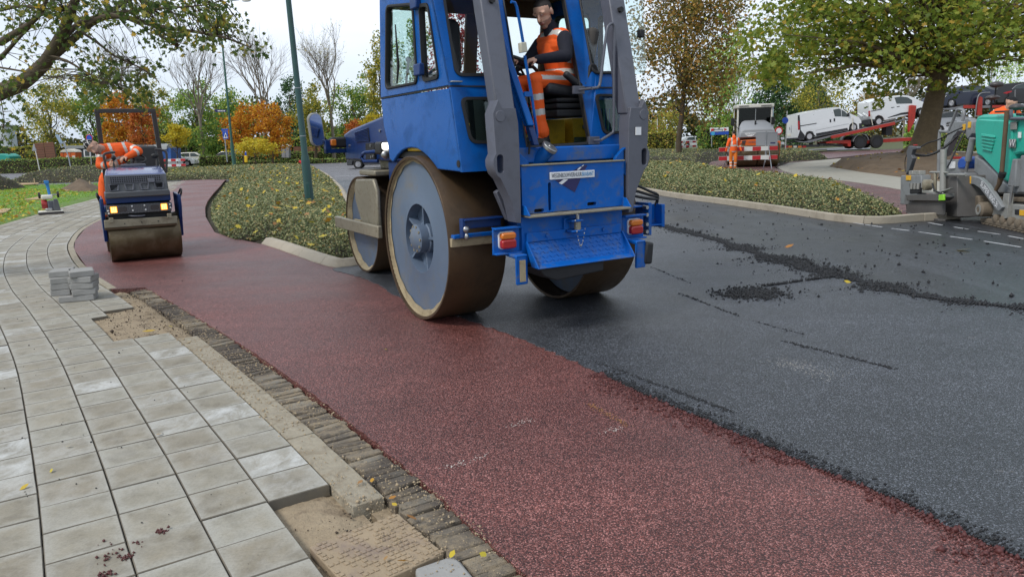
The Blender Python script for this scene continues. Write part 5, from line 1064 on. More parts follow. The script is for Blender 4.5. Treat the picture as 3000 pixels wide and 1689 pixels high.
def head(c, look, up, s=1., hair=True, beard=True, hat=None, lines=True):
    """a head at c looking along `look`: skull, jaw, nose, brow, ears, hair"""
    f = Vector(look).normalized(); u = (Vector(up)-f*Vector(up).dot(f)).normalized(); r = f.cross(u); c = Vector(c); M = Matrix((r, f, u)).transposed()
    def P(x, y, z): return c+(r*x+f*y+u*z)*s
    def hf(C, t, mm):
        q = (C-np.array(c))@np.array(M); z = q[:, 2]/s; y = q[:, 1]/s; x = np.abs(q[:, 0]/s)
        if hair: mm = np.where((z > .054+.3*np.clip(y, -.03, .1)) | ((y < -.03) & (z > -.03)) | ((y < .01) & (z > .02)), HAIR, mm)
        if hat is not None: mm = np.where(z > .045+.25*y, hat, mm)
        if hat is not None and lines: mm = np.where((z > .045+.25*y) & ((np.abs(np.mod(q[:, 0]/s+.02, .05)-.025) < .0035) | (np.abs(np.mod(q[:, 1]/s, .06)-.03) < .0035)), TAPE, mm)
        if beard: mm = np.where((z < -.045) & (y > -.02) & (mm == SKIN), STUB, mm)
        return mm
    L = [eli(P(0, -.005, .03), (.077*s, .098*s, .088*s), SKIN, M, hf), eli(P(0, .02, -.045), (.06*s, .07*s, .075*s), SKIN, M, hf), eli(P(0, .055, -.095), (.033*s, .03*s, .024*s), SKIN, M, hf),
         cap(P(0, .088, .012), P(0, .112, -.03), .009*s, .016*s, SKIN), cap(P(-.045, .075, .024), P(.045, .075, .024), .016*s, .016*s, SKIN, hf), cap(P(-.042, .084, .03), P(-.02, .089, .034), .0055*s, .0055*s, STUB), cap(P(.042, .084, .03), P(.02, .089, .034), .0055*s, .0055*s, STUB),
         cap(P(-.02, .09, -.062), P(.02, .09, -.062), .008*s, .008*s, LIP), eli(P(.03, .083, .008), (.011*s, .009*s, .007*s), EYE, M), eli(P(-.03, .083, .008), (.011*s, .009*s, .007*s), EYE, M), eli(P(.078, -.01, -.005), (.01*s, .02*s, .032*s), SKIN, M), eli(P(-.078, -.01, -.005), (.01*s, .02*s, .032*s), SKIN, M)]
    return L
def hand(w, d, n, s=1., curl=.7, m=SKIN):
    """palm and five curled fingers from wrist w along d, palm facing n"""
    w = Vector(w); d = Vector(d).normalized(); n = (Vector(n)-d*Vector(n).dot(d)).normalized(); b = d.cross(n); L = [cap(w, w+d*.05*s, .024*s, .026*s, m), cap(w+d*.05*s+b*.022*s, w+d*.08*s+b*.025*s, .02*s, .017*s, m), cap(w+d*.05*s-b*.022*s, w+d*.08*s-b*.025*s, .02*s, .017*s, m)]
    for i, ln in enumerate((.062, .075, .078, .066)):
        k = w+d*.09*s+b*(.034-.0225*i)*s; j = k+(d*math.cos(curl)+n*math.sin(curl))*ln*.5*s; e = j+(d*math.cos(curl*2.2)+n*math.sin(curl*2.2))*ln*.55*s; L += [cap(k, j, .0095*s, .009*s, m), cap(j, e, .009*s, .0075*s, m)]
    k = w+d*.03*s+b*.03*s; j = k+(d*.6+b*.7+n*.4).normalized()*.045*s; L += [cap(k, j, .012*s, .011*s, m), cap(j, j+(d*.7+n*.75).normalized()*.035*s, .011*s, .008*s, m)]
    return L
def band(*iv, m=TAPE):
    def f(C, t, mm):
        for a, b in iv: mm = np.where((t > a) & (t < b), m, mm)
        return mm
    return f
# ---- driver in the big cab, sitting sideways and looking down over his shoulder
def vest(C, t, mm):                      # shoulder straps run down front and back, a belt of tape at the waist
    s1 = np.abs((C[:, 0]-.50)+.55*(C[:, 2]-2.66)) < .03
    mm = np.where(s1 & (C[:, 2] > 2.38) & (C[:, 1] < .1), TAPE, mm); mm = np.where((C[:, 2] > 2.275) & (C[:, 2] < 2.33), TAPE, mm); return mm
def thst(C, t, mm): return np.where((np.abs(C[:, 2]-(2.235+.0*t)) < .02) & (C[:, 1] < -.15) & (t < .93), TAPE, mm)
drv = [eli((.62, -.03, 2.25), (.15, .19, .13), ORA, None, vest), cap((.63, -.03, 2.3), (.6, -.03, 2.5), .145, .16, ORA, vest), cap((.585, -.14, 2.56), (.585, .1, 2.56), .12, .12, ORA, vest), cap((.56, -.17, 2.63), (.56, .13, 2.63), .085, .085, ORA, vest),
       cap((.53, -.02, 2.68), (.47, -.02, 2.8), .066, .056, NVY), cap((.55, -.02, 2.68), (.52, -.02, 2.74), .085, .074, NVY),
       cap((.555, -.23, 2.60), (.5, -.33, 2.43), .078, .062, NVY), cap((.5, -.33, 2.43), (.25, -.22, 2.4), .06, .045, NVY), cap((.55, .2, 2.6), (.42, .27, 2.42), .075, .06, NVY), cap((.42, .27, 2.42), (.26, .2, 2.42), .056, .042, NVY),
       cap((.6, -.12, 2.22), (.22, -.2, 2.21), .1, .077, ORA, thst), cap((.22, -.2, 2.2), (.27, -.2, 1.78), .072, .062, ORA, band((.28, .42), (.62, .76))), cap((.27, -.2, 1.8), (.29, -.2, 1.72), .066, .074, ORA),
       cap((.6, .08, 2.22), (.24, .12, 2.2), .1, .077, ORA), cap((.24, .12, 2.19), (.28, .12, 1.76), .072, .06, ORA, band((.28, .42), (.62, .76))),
       cap((.33, -.2, 1.63), (.17, -.22, 1.615), .048, .04, BOOT), cap((.31, -.2, 1.72), (.31, -.2, 1.64), .056, .052, BOOT), cap((.33, .12, 1.63), (.17, .12, 1.615), .048, .04, BOOT)]
drv += head((.445, -.03, 2.865), (-.82, -.42, -.5), (-.42, -.12, 1), 1.14) + hand((.25, -.22, 2.4), (-1, .35, -.1), (0, .2, -1)) + hand((.26, .2, 2.42), (-1, -.3, 0), (0, -.2, -1))
dv = figure('person', drv, RF, 'driver in an orange vest over navy, sitting in the big roller cab looking down', .0065, 4); dv.data.transform(_lc)
# ---- operator leaning out beside the small roller
SF = Fr(tuple(G(327.6, 765.5)+Vector((math.cos(R(30)), math.sin(R(30)), 0))*.5)[:2], 30)
def jk(C, t, mm):
    mm = np.where(np.abs(C[:, 0]+.27+.25*(C[:, 2]-1.7)) < .022, TAPE, mm); mm = np.where((np.abs(C[:, 0]+.06+.25*(C[:, 2]-1.7)) < .022), TAPE, mm); return np.where((np.abs(C[:, 2]-1.42-.25*(C[:, 0]+.2)) < .024) | (np.abs(C[:, 2]-1.56-.2*(C[:, 0]+.2)) < .02), TAPE, mm)
op = [eli((-.33, 1.15, 1.2), (.17, .14, .16), ORA, None, jk), cap((-.32, 1.13, 1.25), (-.22, 1.0, 1.52), .15, .165, ORA, jk), cap((-.33, .93, 1.68), (-.03, .97, 1.7), .125, .12, ORA, jk), cap((-.2, 1.0, 1.55), (-.2, .95, 1.66), .17, .14, ORA, jk),
      cap((-.33, .9, 1.72), (-.41, .84, 1.74), .07, .06, ORA), cap((-.38, .86, 1.73), (-.49, .74, 1.74), .058, .055, SKIN),
      cap((-.4, .88, 1.66), (-.46, .78, 1.46), .075, .065, ORA, band((.3, .5))), cap((-.46, .78, 1.46), (-.33, .58, 1.46), .062, .05, ORA, band((.4, .6))), cap((.02, .96, 1.72), (.12, .82, 1.66), .078, .072, ORA, band((.35, .65))), cap((.12, .82, 1.66), (-.06, .7, 1.58), .068, .05, ORA, band((.15, .35))),
      cap((-.42, 1.15, 1.15), (-.47, 1.08, .85), .095, .078, ORA), cap((-.47, 1.08, .85), (-.46, 1.15, .5), .075, .065, ORA, band((.4, .55), (.75, .9))), cap((-.24, 1.15, 1.15), (-.22, 1.05, .85), .095, .078, ORA), cap((-.22, 1.05, .85), (-.24, 1.12, .5), .075, .065, ORA), cap((-.46, 1.16, .46), (-.46, 1.0, .44), .05, .045, BOOT), cap((-.24, 1.14, .46), (-.24, .98, .44), .05, .045, BOOT)]
op += head((-.53, .66, 1.75), (-.12, -.86, -.5), (-.8, -.05, .6), 1.15, False, True, CAP) + hand((-.33, .58, 1.46), (.3, -.9, .1), (1, .2, .2)) + hand((-.06, .7, 1.58), (-.9, -.4, -.25), (0, 0, -1))
figure('person', op, SF, 'operator in orange jacket and checked black cap leaning out beside the small roller')
# ---- worker walking away at the barrier
BF = Fr(tuple(G(2251, 494))[:2], -5)
WF = Fr(tuple(BF.W(-1.68, -.4, 0))[:2], 0)
def wk(C, t, mm): 
    z = C[:, 2]; mm = np.where((np.abs(z-1.1) < .035) | (np.abs(z-.82) < .03), TAPE, mm); return np.where((np.abs(np.abs(C[:, 0])-.12) < .03) & (z > 1.1) & (z < 1.48), TAPE, mm)
wp = [eli((0, 0, .93), (.17, .13, .16), ORA, None, wk), cap((0, 0, .9), (0, -.02, 1.2), .155, .165, ORA, wk), cap((-.13, -.01, 1.34), (.13, -.01, 1.34), .115, .115, ORA, wk), cap((0, -.05, 1.46), (0, -.02, 1.5), .09, .08, ORA), cap((0, 0, 1.48), (0, .01, 1.58), .06, .055, SKIN),
      cap((-.2, 0, 1.38), (-.29, -.02, 1.1), .07, .062, ORA), cap((-.29, -.02, 1.1), (-.32, .05, .88), .06, .05, ORA, band((.1, .3))), cap((.2, 0, 1.38), (.28, .04, 1.1), .07, .062, ORA), cap((.28, .04, 1.1), (.34, -.02, .88), .06, .05, ORA, band((.1, .3))),
      cap((-.09, 0, .86), (-.1, .04, .48), .095, .075, ORW), cap((-.1, .04, .48), (-.11, -.04, .12), .072, .062, ORW, band((.35, .5), (.7, .85))), cap((.09, 0, .86), (.09, -.06, .48), .095, .075, ORW), cap((.09, -.06, .48), (.08, -.02, .12), .072, .062, ORW, band((.35, .5), (.7, .85))), cap((-.11, -.05, .06), (-.12, .12, .045), .048, .04, BOOT), cap((.08, -.04, .06), (.09, .13, .045), .048, .04, BOOT)]
wp += head((0, .02, 1.66), (0, 1, -.12), (0, 0, 1), 1.05) + hand((-.32, .05, .86), (-.05, .15, -1), (1, 0, 0), 1, .5, BOOT) + hand((.34, -.02, .86), (.05, .1, -1), (-1, 0, 0), 1, .5, BOOT)
figure('person', wp, WF, 'worker in orange hi-vis walking away beside the red and white barrier', .016, 2)
# ================================================================== small tandem roller
M_BLK = mat('black_plastic', (.085, .09, .1), .5, 0, .12, 5, (.07, .07, .07), .3, 7); M_DGREY = mat('dark_grey_frame', (.045, .038, .038), .45, 0, .1, 5)
M_AMB = mat('lit_amber_lamp', (.9, .3, .02), .3, emit=(1, .3, .01), es=1.1); M_AMB2 = mat('lit_amber_core', (1, .7, .2), .3, emit=(1, .75, .25), es=1.6)
M_PURP = mat('hood_blue_lacquer', (.1, .125, .26), .22, .15, .15, 1.5, coat=.6)
SP = lambda L, v: [SF.v(200+x/2.9, 300+y/2.9, v) for x, y in L]
sr = empty('tandem_roller', SF.o, SF.th, 'small blue tandem roller with flashing amber lamps on the red path', 'roller')
def sdrum(y):
    o = MB().lathe([(.32, -.5), (.345, -.5), (.35, -.494), (.35, .494), (.345, .5), (.32, .5)], (0, y, .35), 'x', 64, 0, True).build('drum', M_RUST2, sr, ang=50)
    for sx in (-1, 1): MB().lathe([(.325, sx*.47), (.1, sx*.46), (0, sx*.46)], (0, y, .35), 'x', 40).build('drum_disc', M_NAVY, o)
    return o
sdrum(0); sdrum(1.45)
scr = MB().slab([SP([(302, 1000), (925, 962), (925, 1034), (310, 1085)], -.3)], -.34, -.3, 'xz').build('scraper', M_BARE, sr, .006)
MB().slab([SP([(308, 1066), (920, 1022), (922, 1040), (312, 1086)], -.345)], -.352, -.342, 'xz').build('scraper_edge', M_RUST, scr)
for x, y in ((365, 1000), (858, 962)): p = SP([(x, y)], -.36)[0]; MB().box(p[0], -.37, p[1], .06, .05, .07).build('scraper_bracket', M_BARE, scr, .005)
for x, y in ((480, 1030), (625, 1018), (765, 1008)): p = SP([(x, y)], -.35)[0]; MB().cyl((p[0], -.35, p[1]), (p[0], -.335, p[1]), .009, n=8).build('bolt', M_DARK, scr)
bl = MB().b2(-.47, .41, -.32, .3, .9, 1.06).build('front_panel', M_NAVY, sr, .012)
MB().b2(-.46, .4, -.26, .4, .62, .9).build('engine_bay', M_DARK, sr, .02)
lbp = [(-.49, .745), (.4, .74), (.41, .872), (-.49, .882)]; lbar = MB().slab([lbp], -.335, -.31, 'xz').build('lamp_guard', M_BLK, sr, .004)
hm = MB()
for i in range(38):
    for j in range(6):
        x = -.478+i*.0232; z = .755+j*.0215+(.0107 if i % 2 else 0); 
        if z > .868: continue
        hm.lathe([(.0095, -.341), (.0108, -.3395), (.0108, -.335)], (x, 0, z), 'y', 6)
hm.build('guard_mesh', mat('guard_steel', (.16, .16, .17), .4, .6), lbar)
for x0 in (-.39, .30):
    a = MB().slab([rrect(x0-.045, x0+.045, .765, .86, .008)], -.35, -.33, 'xz').build('flashing_lamp', M_AMB, lbar, .004)
    for i in range(3):
        for j in range(3): MB().b2(x0-.034+.025*i, x0-.016+.025*i, -.353, -.349, .775+.027*j, .795+.027*j).build('lamp_cell', M_AMB2, a)
for x0 in (-.27, .17): MB().slab([rrect(x0-.06, x0+.06, .775, .85, .03)], -.345, -.338, 'xz').build('head_lamp', M_DGREY, lbar, .003)
for x, z in ((-.14, .85), (.03, .85), (-.135, .785), (.04, .785), (-.465, .8), (.385, .84), (.39, .79), (-.46, .76)): MB().ell((x, -.347, z), (.013, .01, .013), 10, 8).build('guard_bolt', M_WHT, lbar)
MB().tube(spline([Vector((-.2, -.3, .71)), Vector((-.13, -.36, .7)), Vector((-.02, -.34, .695)), Vector((.02, -.3, .7))], .03), .012, 8).build('hose', M_GREY, sr)
# grey moulded bonnet front
hf_ = [(-.47, 1.05), (.39, 1.05), (.385, 1.31), (-.45, 1.325)]
def sfn(a, b, c): return (a, -.34+.28*max(0, b-1.05)+c, b)
bt = MB().slab([[(-.48, .985), (.40, .985), (.40, 1.075), (-.48, 1.075)]], -.02, .05, 'xz', lambda a, b, c: (a, -.36+c, b)).build('bonnet_lip', M_BLK, sr, .015)
bn = MB().slab([hf_], 0, .06, fn=sfn).build('bonnet', M_BLK, sr, .012)
for i in range(4):
    x = -.345+.205*i; MB().slab([[(x-.055, 1.09), (x+.055, 1.09), (x+.07, 1.185), (x-.07, 1.185)], [(x-.035, 1.1), (x+.035, 1.1), (x+.05, 1.178), (x-.05, 1.178)][::-1]], -.02, .01, fn=sfn).build('bonnet_rib', M_GREY, bn, .004)
MB().slab([[(-.39, 1.2), (.31, 1.2), (.31, 1.295), (-.39, 1.3)]], -.004, .004, fn=sfn).build('grille', M_DARK, bn)
gb = MB()
for i in range(24): x = -.385+.03*i; gb.slab([[(x-.004, 1.2), (x+.004, 1.2), (x+.004, 1.297), (x-.004, 1.297)]], -.016, -.004, fn=sfn)
for j in range(4): z = 1.205+.03*j; gb.slab([[(-.39, z-.004), (.31, z-.004), (.31, z+.004), (-.39, z+.004)]], -.014, -.005, fn=sfn)
gb.build('grille_bars', M_GREY, bn)
MB().slab([rrect(.12, .22, 1.19, 1.25, .015)], -.03, -.012, fn=sfn).build('vent_cap', M_GREY, bn, .006)
cv = MB().loft([[Vector((-.45, -.27, 1.325)), Vector((.39, -.27, 1.315)), Vector((.39, -.27, 1.05)), Vector((-.45, -.27, 1.05))], [Vector((-.42, .0, 1.40)), Vector((.38, .0, 1.39)), Vector((.39, 0, 1.0)), Vector((-.45, 0, 1.0))], [Vector((-.36, .5, 1.425)), Vector((.4, .5, 1.42)), Vector((.4, .5, 1.0)), Vector((-.38, .5, 1.0))]]).build('hood_top', M_PURP, sr, .025, seg=3)
MB().box(.0, .55, 1.44, .36, .18, .05).build('dashboard', M_GREY, sr, .015)
# side arms, deck, seat, wheel, rails, roll bar
for sx in (-1, 1):
    a = MB().slab([[(-.28, .98), (.3, 1.0), (.3, .55), (.1, .3), (-.08, .32), (-.2, .62), (-.3, .8)]], sx*.51, sx*.56, 'yz').build('side_arm', M_NAVY, sr, .012)
    MB().tube(spline([Vector((sx*.55, -.2, .92)), Vector((sx*.58, -.25, 1.02)), Vector((sx*.58, -.18, 1.06)), Vector((sx*.55, -.08, .98))], .03), .014, 8).build('tie_eye', M_RUB, a)
    MB().ell((sx*.53, .1, .62), (.02, .03, .03)).ell((sx*.54, -.18, .7), (.02, .02, .03)).build('hydraulic_fitting', M_STEEL, a)
MB().b2(-.5, .5, .5, 1.9, .72, .82).build('deck', M_NAVY, sr, .02); MB().b2(-.42, .42, 1.25, 1.8, .8, 1.1).build('rear_housing', M_NAVY, sr, .03)
se = MB().box(.2, 1.15, 1.24, .42, .4, .1).build('seat', M_SEAT, sr, .03); MB().box(.24, 1.36, 1.5, .44, .1, .5, Matrix.Rotation(R(-10), 3, 'X')).build('seat_back', M_SEAT, se, .05, seg=3)
cb = SP([(660, 445), (672, 500)], 1.3)
wh = wheel_ring(Vector((.05, .74, 1.535)), .16, .014, Vector((0, -.45, .9)).normalized(), 'steering_wheel', M_RUB, sr); MB().tube([(.05, .6, 1.42), (.05, .74, 1.53)], .025, 8).build('steering_column', M_RUB, wh)
for a in (0, 2.1, 4.2): e1 = Vector((1, 0, 0)); e2 = Vector((0, .9, .45)).normalized(); MB().tube([(.05, .735, 1.525), Vector((.05, .74, 1.535))+(e1*math.cos(a)+e2*math.sin(a))*.16], .011, 6).build('wheel_spoke', M_RUB, wh)
MB().tube([(-.28, .45, 1.38), (-.27, .5, 1.54)], .014, 8).ell((-.265, .5, 1.57), (.035, .03, .04)).build('drive_lever', M_RUB, sr)
MB().tube([(.34, .45, 1.4), (.35, .5, 1.52)], .02, 8).ell((.33, .5, 1.58), (.06, .03, .04), 12, 8).build('drive_lever', M_RUB, sr)
rl = SP([(398, 422), (330, 430), (300, 448), (310, 500), (332, 592)], .3); MB().tube(spline([Vector((a, .3, b)) for a, b in rl], .03), .018, 10).build('hand_rail', M_DGREY, sr, ang=70)
rl = SP([(735, 398), (800, 405), (832, 425), (836, 500), (832, 600)], .3); MB().tube(spline([Vector((a, .3, b)) for a, b in rl], .03), .018, 10).build('hand_rail', M_DGREY, sr, ang=70)
rb = SP([(245, 95), (722, 78)], .9); xl, zl = rb[0]; xr, zr = rb[1]; zz = (zl+zr)/2
rp_ = MB(); rp_.loft([[Vector((xl+a, 1.0+b, .82)) for a, b in ((-.035, -.03), (.035, -.03), (.035, .03), (-.035, .03))], [Vector((xl+.0+a, .9+b, zz)) for a, b in ((-.035, -.03), (.035, -.03), (.035, .03), (-.035, .03))]])
rp_.loft([[Vector((xr+.07+a, 1.0+b, .82)) for a, b in ((-.035, -.03), (.035, -.03), (.035, .03), (-.035, .03))], [Vector((xr+a, .9+b, zz)) for a, b in ((-.035, -.03), (.035, -.03), (.035, .03), (-.035, .03))]]); rp_.b2(xl-.035, xr+.035, .868, .932, zz-.005, zz+.06)
rops = rp_.build('roll_bar', M_DGREY, sr, .008); MB().cyl((xr-.18, .9, zz+.055), (xr-.18, .9, zz+.1), .025, .022, 14).build('beacon_base', M_RUB, rops); MB().tube(spline([Vector((xr-.2, .9, zz-.01)), Vector((xr-.15, .88, zz-.06)), Vector((xr-.07, .88, zz-.04))], .02), .007, 6).build('cable', M_RUB, rops)
# ================================================================== plate compactor on the pavement
pc_ = G(150, 626); CFm = Fr(tuple(pc_)[:2], 32); pc = empty('plate_compactor', CFm.o, CFm.th, 'blue-handled plate compactor with a white tank on the far pavement', 'compactor')
M_WHP = mat('white_plastic', (.6, .58, .5), .5); M_REDP = mat('red_cowl', (.3, .02, .02), .45)
MB().slab([[(-.32, .03), (-.26, .0), (.26, 0), (.32, .03), (.3, .07), (-.3, .07)]], -.3, .35, 'xz').build('base_plate', M_DGREY, pc, .01)
MB().b2(-.3, .3, -.28, .32, .07, .085).build('plate_rim', M_WHP, pc, .003)
MB().b2(-.05, .22, -.05, .3, .085, .36).build('engine_block', M_GREY, pc, .02); MB().lathe([(.12, -.2), (.13, -.17), (.13, -.06), (.08, -.05)], (-.0, .12, .27), 'x', 20).build('recoil_starter', M_REDP, pc); MB().b2(-.18, .1, -.06, .24, .42, .53).build('fuel_tank', M_WHP, pc, .03, seg=3); MB().slab([[(.07, .09), (.25, .09), (.2, .42), (.1, .42)]], -.16, -.05, 'xz').build('belt_guard', M_BLK, pc, .012); MB().b2(-.12, .05, -.14, -.06, .09, .17).build('muffler', M_STEEL, pc, .02)
for x in (-.22, .24): MB().lathe([(.05, -.03), (.09, -.025), (.09, .025), (.05, .03)], (x, .3, .52), 'x', 20).build('transport_wheel', M_RUB, pc)
MB().tube([(-.22, .3, .52), (.24, .3, .52)], .015, 8).build('wheel_axle', M_STEEL, pc)
M_BLUH = mat('light_blue_paint', (.03, .2, .5), .4); MB().tube([(.03, .3, .5), (.02, .34, .75), (.0, .33, .86)], [.035, .04, .05], 10).b2(-.06, .06, .25, .36, .84, .93).build('handle_post', M_BLUH, pc, .008); MB().tube([(.05, .3, .88), (.27, .28, .87)], .014, 8).build('handle_grip', M_RUB, pc)
# ================================================================== stack of spare paving stones
bs = G(224, 876); M_STN = mat('grey_paving_stone', (.27, .265, .25), .88, 0, .15, 6, (.4, .4, .39), .5, 4, .4, 60)
def stone(x, y, z, rz, lab, w_=.3, d=.21, h=.068):
    o = MB().box(0, 0, h/2, w_, d, h).build('paving_stone', M_STN, None, .008); o.location = (bs.x+x, bs.y+y, z); o.rotation_euler = (0, 0, R(rz)); tag(o, lab, 'paving stone', 'stack of spare paving stones'); return o
z = .003; stone(.06, -.05, z, 18, 'wide grey paving stone at the very bottom of the stack', .36, .24); z += .069
for i, nm in enumerate(('lowest', 'middle', 'third')):
    stone(-.14, .0, z+.069*i, 20+3*i, '%s stone of the left column in the paving stone stack' % nm, .2, .3); stone(.12, -.0, z+.069*i, 22-5*i, '%s stone of the right column in the paving stone stack' % nm, .24, .3)
stone(-.15, .05, z+.207, 20, 'topmost stone of the left column, highest of the stack', .22, .3); stone(.1, .0, z+.207, 32, 'topmost stone of the right column, tilted on the stack', .25, .3)
# ================================================================== utility cover and broken kerb piece in the sand
cvp = px([(905, 1592), (1165, 1494), (1300, 1610), (1035, 1730)]); M_COV = mat('sandy_cover', (.3, .23, .15), .9, 0, .2, 6, (.16, .12, .12), .7, 4, .6, 40, world=True)
uc = tag(MB().slab([cvp], -.075, -.012, 'xy').build('utility_cover', M_COV, None, .006), 'sand-covered embossed utility cover sunk beside the brick gutter', 'cover')
cc = Vector(cvp[0]); e1 = Vector(cvp[1])-cc; e2 = Vector(cvp[3])-cc; sb = MB()
for i in range(17):
    for j in range(14):
        if (i+j*3) % 7 == 0 or random.random() < .18: continue
        q = cc+e1*((i+.5+.3*(j % 2))/17.6)+e2*((j+.5)/14.3); sb.box(q.x, q.y, -.0105, e1.length/17*.7, e2.length/14*.7, .006, math.atan2(e1.y, e1.x))
stuff(sb.build('cover_studs', M_COV, uc, .0015))
bk_ = px([(1215, 1660), (1325, 1622), (1350, 1640), (1400, 1700), (1300, 1760), (1240, 1740)]); tag(MB().slab([bk_], -.09, -.003, 'xy').build('broken_kerb_piece', M_STN, None, .012), 'broken pale concrete piece at the bottom edge beside the gutter', 'kerb piece')
# ================================================================== loose crumbs and litter
def rocks(name, C, size, m, label, seed=1):
    r = np.random.default_rng(seed); n = len(C); B = np.array([(1, 0, 0), (-1, 0, 0), (0, 1, 0), (0, -1, 0), (0, 0, 1), (0, 0, -.7)]); Fb = np.array([(0, 2, 4), (2, 1, 4), (1, 3, 4), (3, 0, 4), (2, 0, 5), (1, 2, 5), (3, 1, 5), (0, 3, 5)])
    V = C[:, None, :]+B[None]*(np.asarray(size)*r.uniform(.5, 1.5, n))[:, None, None]*r.uniform(.6, 1.3, (n, 6, 1)); a = r.uniform(0, 6.28, n)
    F = (np.arange(n)*6)[:, None, None]+Fb[None]; return stuff(fastmesh(name, V.reshape(-1, 3), F.reshape(-1, 3), m), label, 'crumbs')
M_CRUMB = mat('asphalt_crumb', (.009, .0095, .011), .6, 0, .3, 40, world=True); M_RCRUMB = mat('red_asphalt_crumb', (.08, .02, .018), .6, 0, .3, 40, world=True)
r_ = np.random.default_rng(81); CL = [Vector((*p, 0)) for p in [(.6, 19.5)]+CRUMB+[(5.3, 5.8)]]; CS = spline(CL, .03); n_ = 27000; k = (r_.random(n_)**.72*(len(CS)-1)).astype(int); B = np.array([list(CS[i]) for i in k]); tt = np.array([list((CS[min(i+2, len(CS)-1)]-CS[max(0, i-2)]).normalized()) for i in k]); nn = np.stack([-tt[:, 1], tt[:, 0]], 1)
wdt = .05+.32*np.clip(.3+1.5*vnoise(B[:, :2], 2.6, 7), 0, 1.2)*np.clip((16-B[:, 1])/6, .2, 1); oo = r_.normal(size=n_)*wdt*np.where(r_.random(n_) < .2, 1.6, .6)-.05; P = B[:, :2]-nn*oo[:, None]; h = .008*np.exp(-(oo/wdt)**2)*r_.random(n_)
rocks('asphalt_crumbs', np.column_stack([P, h+.006]), r_.gamma(2, .0032, n_)+.0015, M_CRUMB, 'ridge of loose black asphalt crumbs along the edge of the new lane')
c0 = G(2205, 862); P = np.column_stack([r_.normal(size=900)*.17+c0.x, r_.normal(size=900)*.16+c0.y]); P2 = np.array([list(G(2240+(2440-2240)*t, 840-28*t))[:2] for t in r_.random(260)])+r_.normal(size=(260, 2))*.015
rocks('asphalt_crumbs', np.column_stack([np.concatenate([P, P2]), .008+.015*r_.random(1160)]), .012, M_CRUMB, 'small dark patch of loose crumbs on the new asphalt', 2)
P = np.column_stack([r_.uniform(2.5, 8, 900), r_.uniform(6.5, 20, 900)]); P = P[(P[:, 0] > 4.9-.18*(P[:, 1]-6)) & (P[:, 0] < 7.5-.17*(P[:, 1]-13))]; rocks('asphalt_crumbs', np.column_stack([P, np.zeros(len(P))]), r_.gamma(1.5, .005, len(P))+.002, M_CRUMB, 'scattered crumbs on the tack-coated road', 3)
PQ = []
for a, b, n_ in (((1990, 860), (2165, 928), 260), ((2290, 1000), (2620, 1082), 420), ((1900, 780), (2020, 830), 130), ((1740, 1060), (2150, 1210), 420), ((2350, 980), (2200, 940), 90)):
    t = r_.random(n_); PQ.append(np.array([list(G(a[0]+(b[0]-a[0])*q, a[1]+(b[1]-a[1])*q))[:2] for q in t])+r_.normal(size=(n_, 2))*.011)
PQ = np.concatenate(PQ); rocks('asphalt_crumbs', np.column_stack([PQ, np.full(len(PQ), .006)]), r_.gamma(2, .002, len(PQ))+.001, M_CRUMB, 'thin crumb lines left by drum edges on the new asphalt', 4)
SEAM = spline([Vector((*q, 0)) for q in REDR[:7]], .02); n_ = 5200; k = (r_.random(n_)*(len(SEAM)-2)).astype(int); B = np.array([list(SEAM[i])[:2] for i in k]); t_ = np.array([list((SEAM[i+1]-SEAM[i]).normalized())[:2] for i in k]); nn = np.stack([-t_[:, 1], t_[:, 0]], 1)
wd = .02+.2*np.clip(.35+1.4*vnoise(B, 3.1, 9), 0, 1); sg_ = 1 if (nn[0]@np.array([-1, -1])) > 0 else -1; P = B+nn*(sg_*np.abs(r_.normal(size=n_))*wd*.7)[:, None]
rocks('red_crumbs', np.column_stack([P, np.full(n_, .003)]), r_.gamma(2, .0022, n_)+.001, M_RCRUMB, 'dark red crumbs scattered along the seam between red and black', 5)
P = B-nn*(sg_*np.abs(r_.normal(size=n_))*.05-.01*sg_)[:, None]; rocks('asphalt_crumbs', np.column_stack([P, np.full(n_, .007)]), r_.gamma(2, .0018, n_)+.0008, M_CRUMB, 'loose black crumbs along the rough edge of the black asphalt', 15)
M_GRAIN = mat('sand_grain', (.36, .28, .18), .95, 0, .3, 30, world=True); M_DGRAIN = mat('dark_soil_grain', (.07, .05, .035), .95, 0, .3, 30, world=True)
def along(n, s0, s1, d0, d1, zz): s__ = r_.uniform(s0, s1, n); d__ = r_.uniform(d0, d1, n); return np.array([[*(at_s(a)[0]+at_s(a)[1]*b)[:2], zz] for a, b in zip(s__, d__)])
Cg = along(12000, s_of(.2, 1.8), s_of(-4.8, 8.7), -.02, .39, .0); kk = vnoise(Cg[:, :2], 3.4, 12)+.5*vnoise(Cg[:, :2], 9, 13)+.25*r_.normal(size=len(Cg)); Cg = Cg[kk > -.02]; rocks('sand_grains', Cg, r_.gamma(2, .0011, len(Cg))+.0006, M_GRAIN, 'spilled sand over the edging band and brick gutter', 16)
Cg = np.concatenate([along(1500, s_of(-3.1, 6.5), s_of(-4.7, 8.6), -.42, .3, -.012), along(420, s_of(.1, 1.9), s_of(-.85, 3.2), -.28, .0, -.045)]); rocks('soil_crumbs', Cg, r_.gamma(1.6, .0018, len(Cg))+.0008, M_DGRAIN, 'dark soil crumbs in the bare sand patches', 17)
M_CHALK = mat('dried_slurry', (.5, .47, .42), .9, 0, .15, 20, world=True); M_OCHRE = mat('ochre_spill', (.36, .17, .03), .6, 0, .15, 20, world=True)
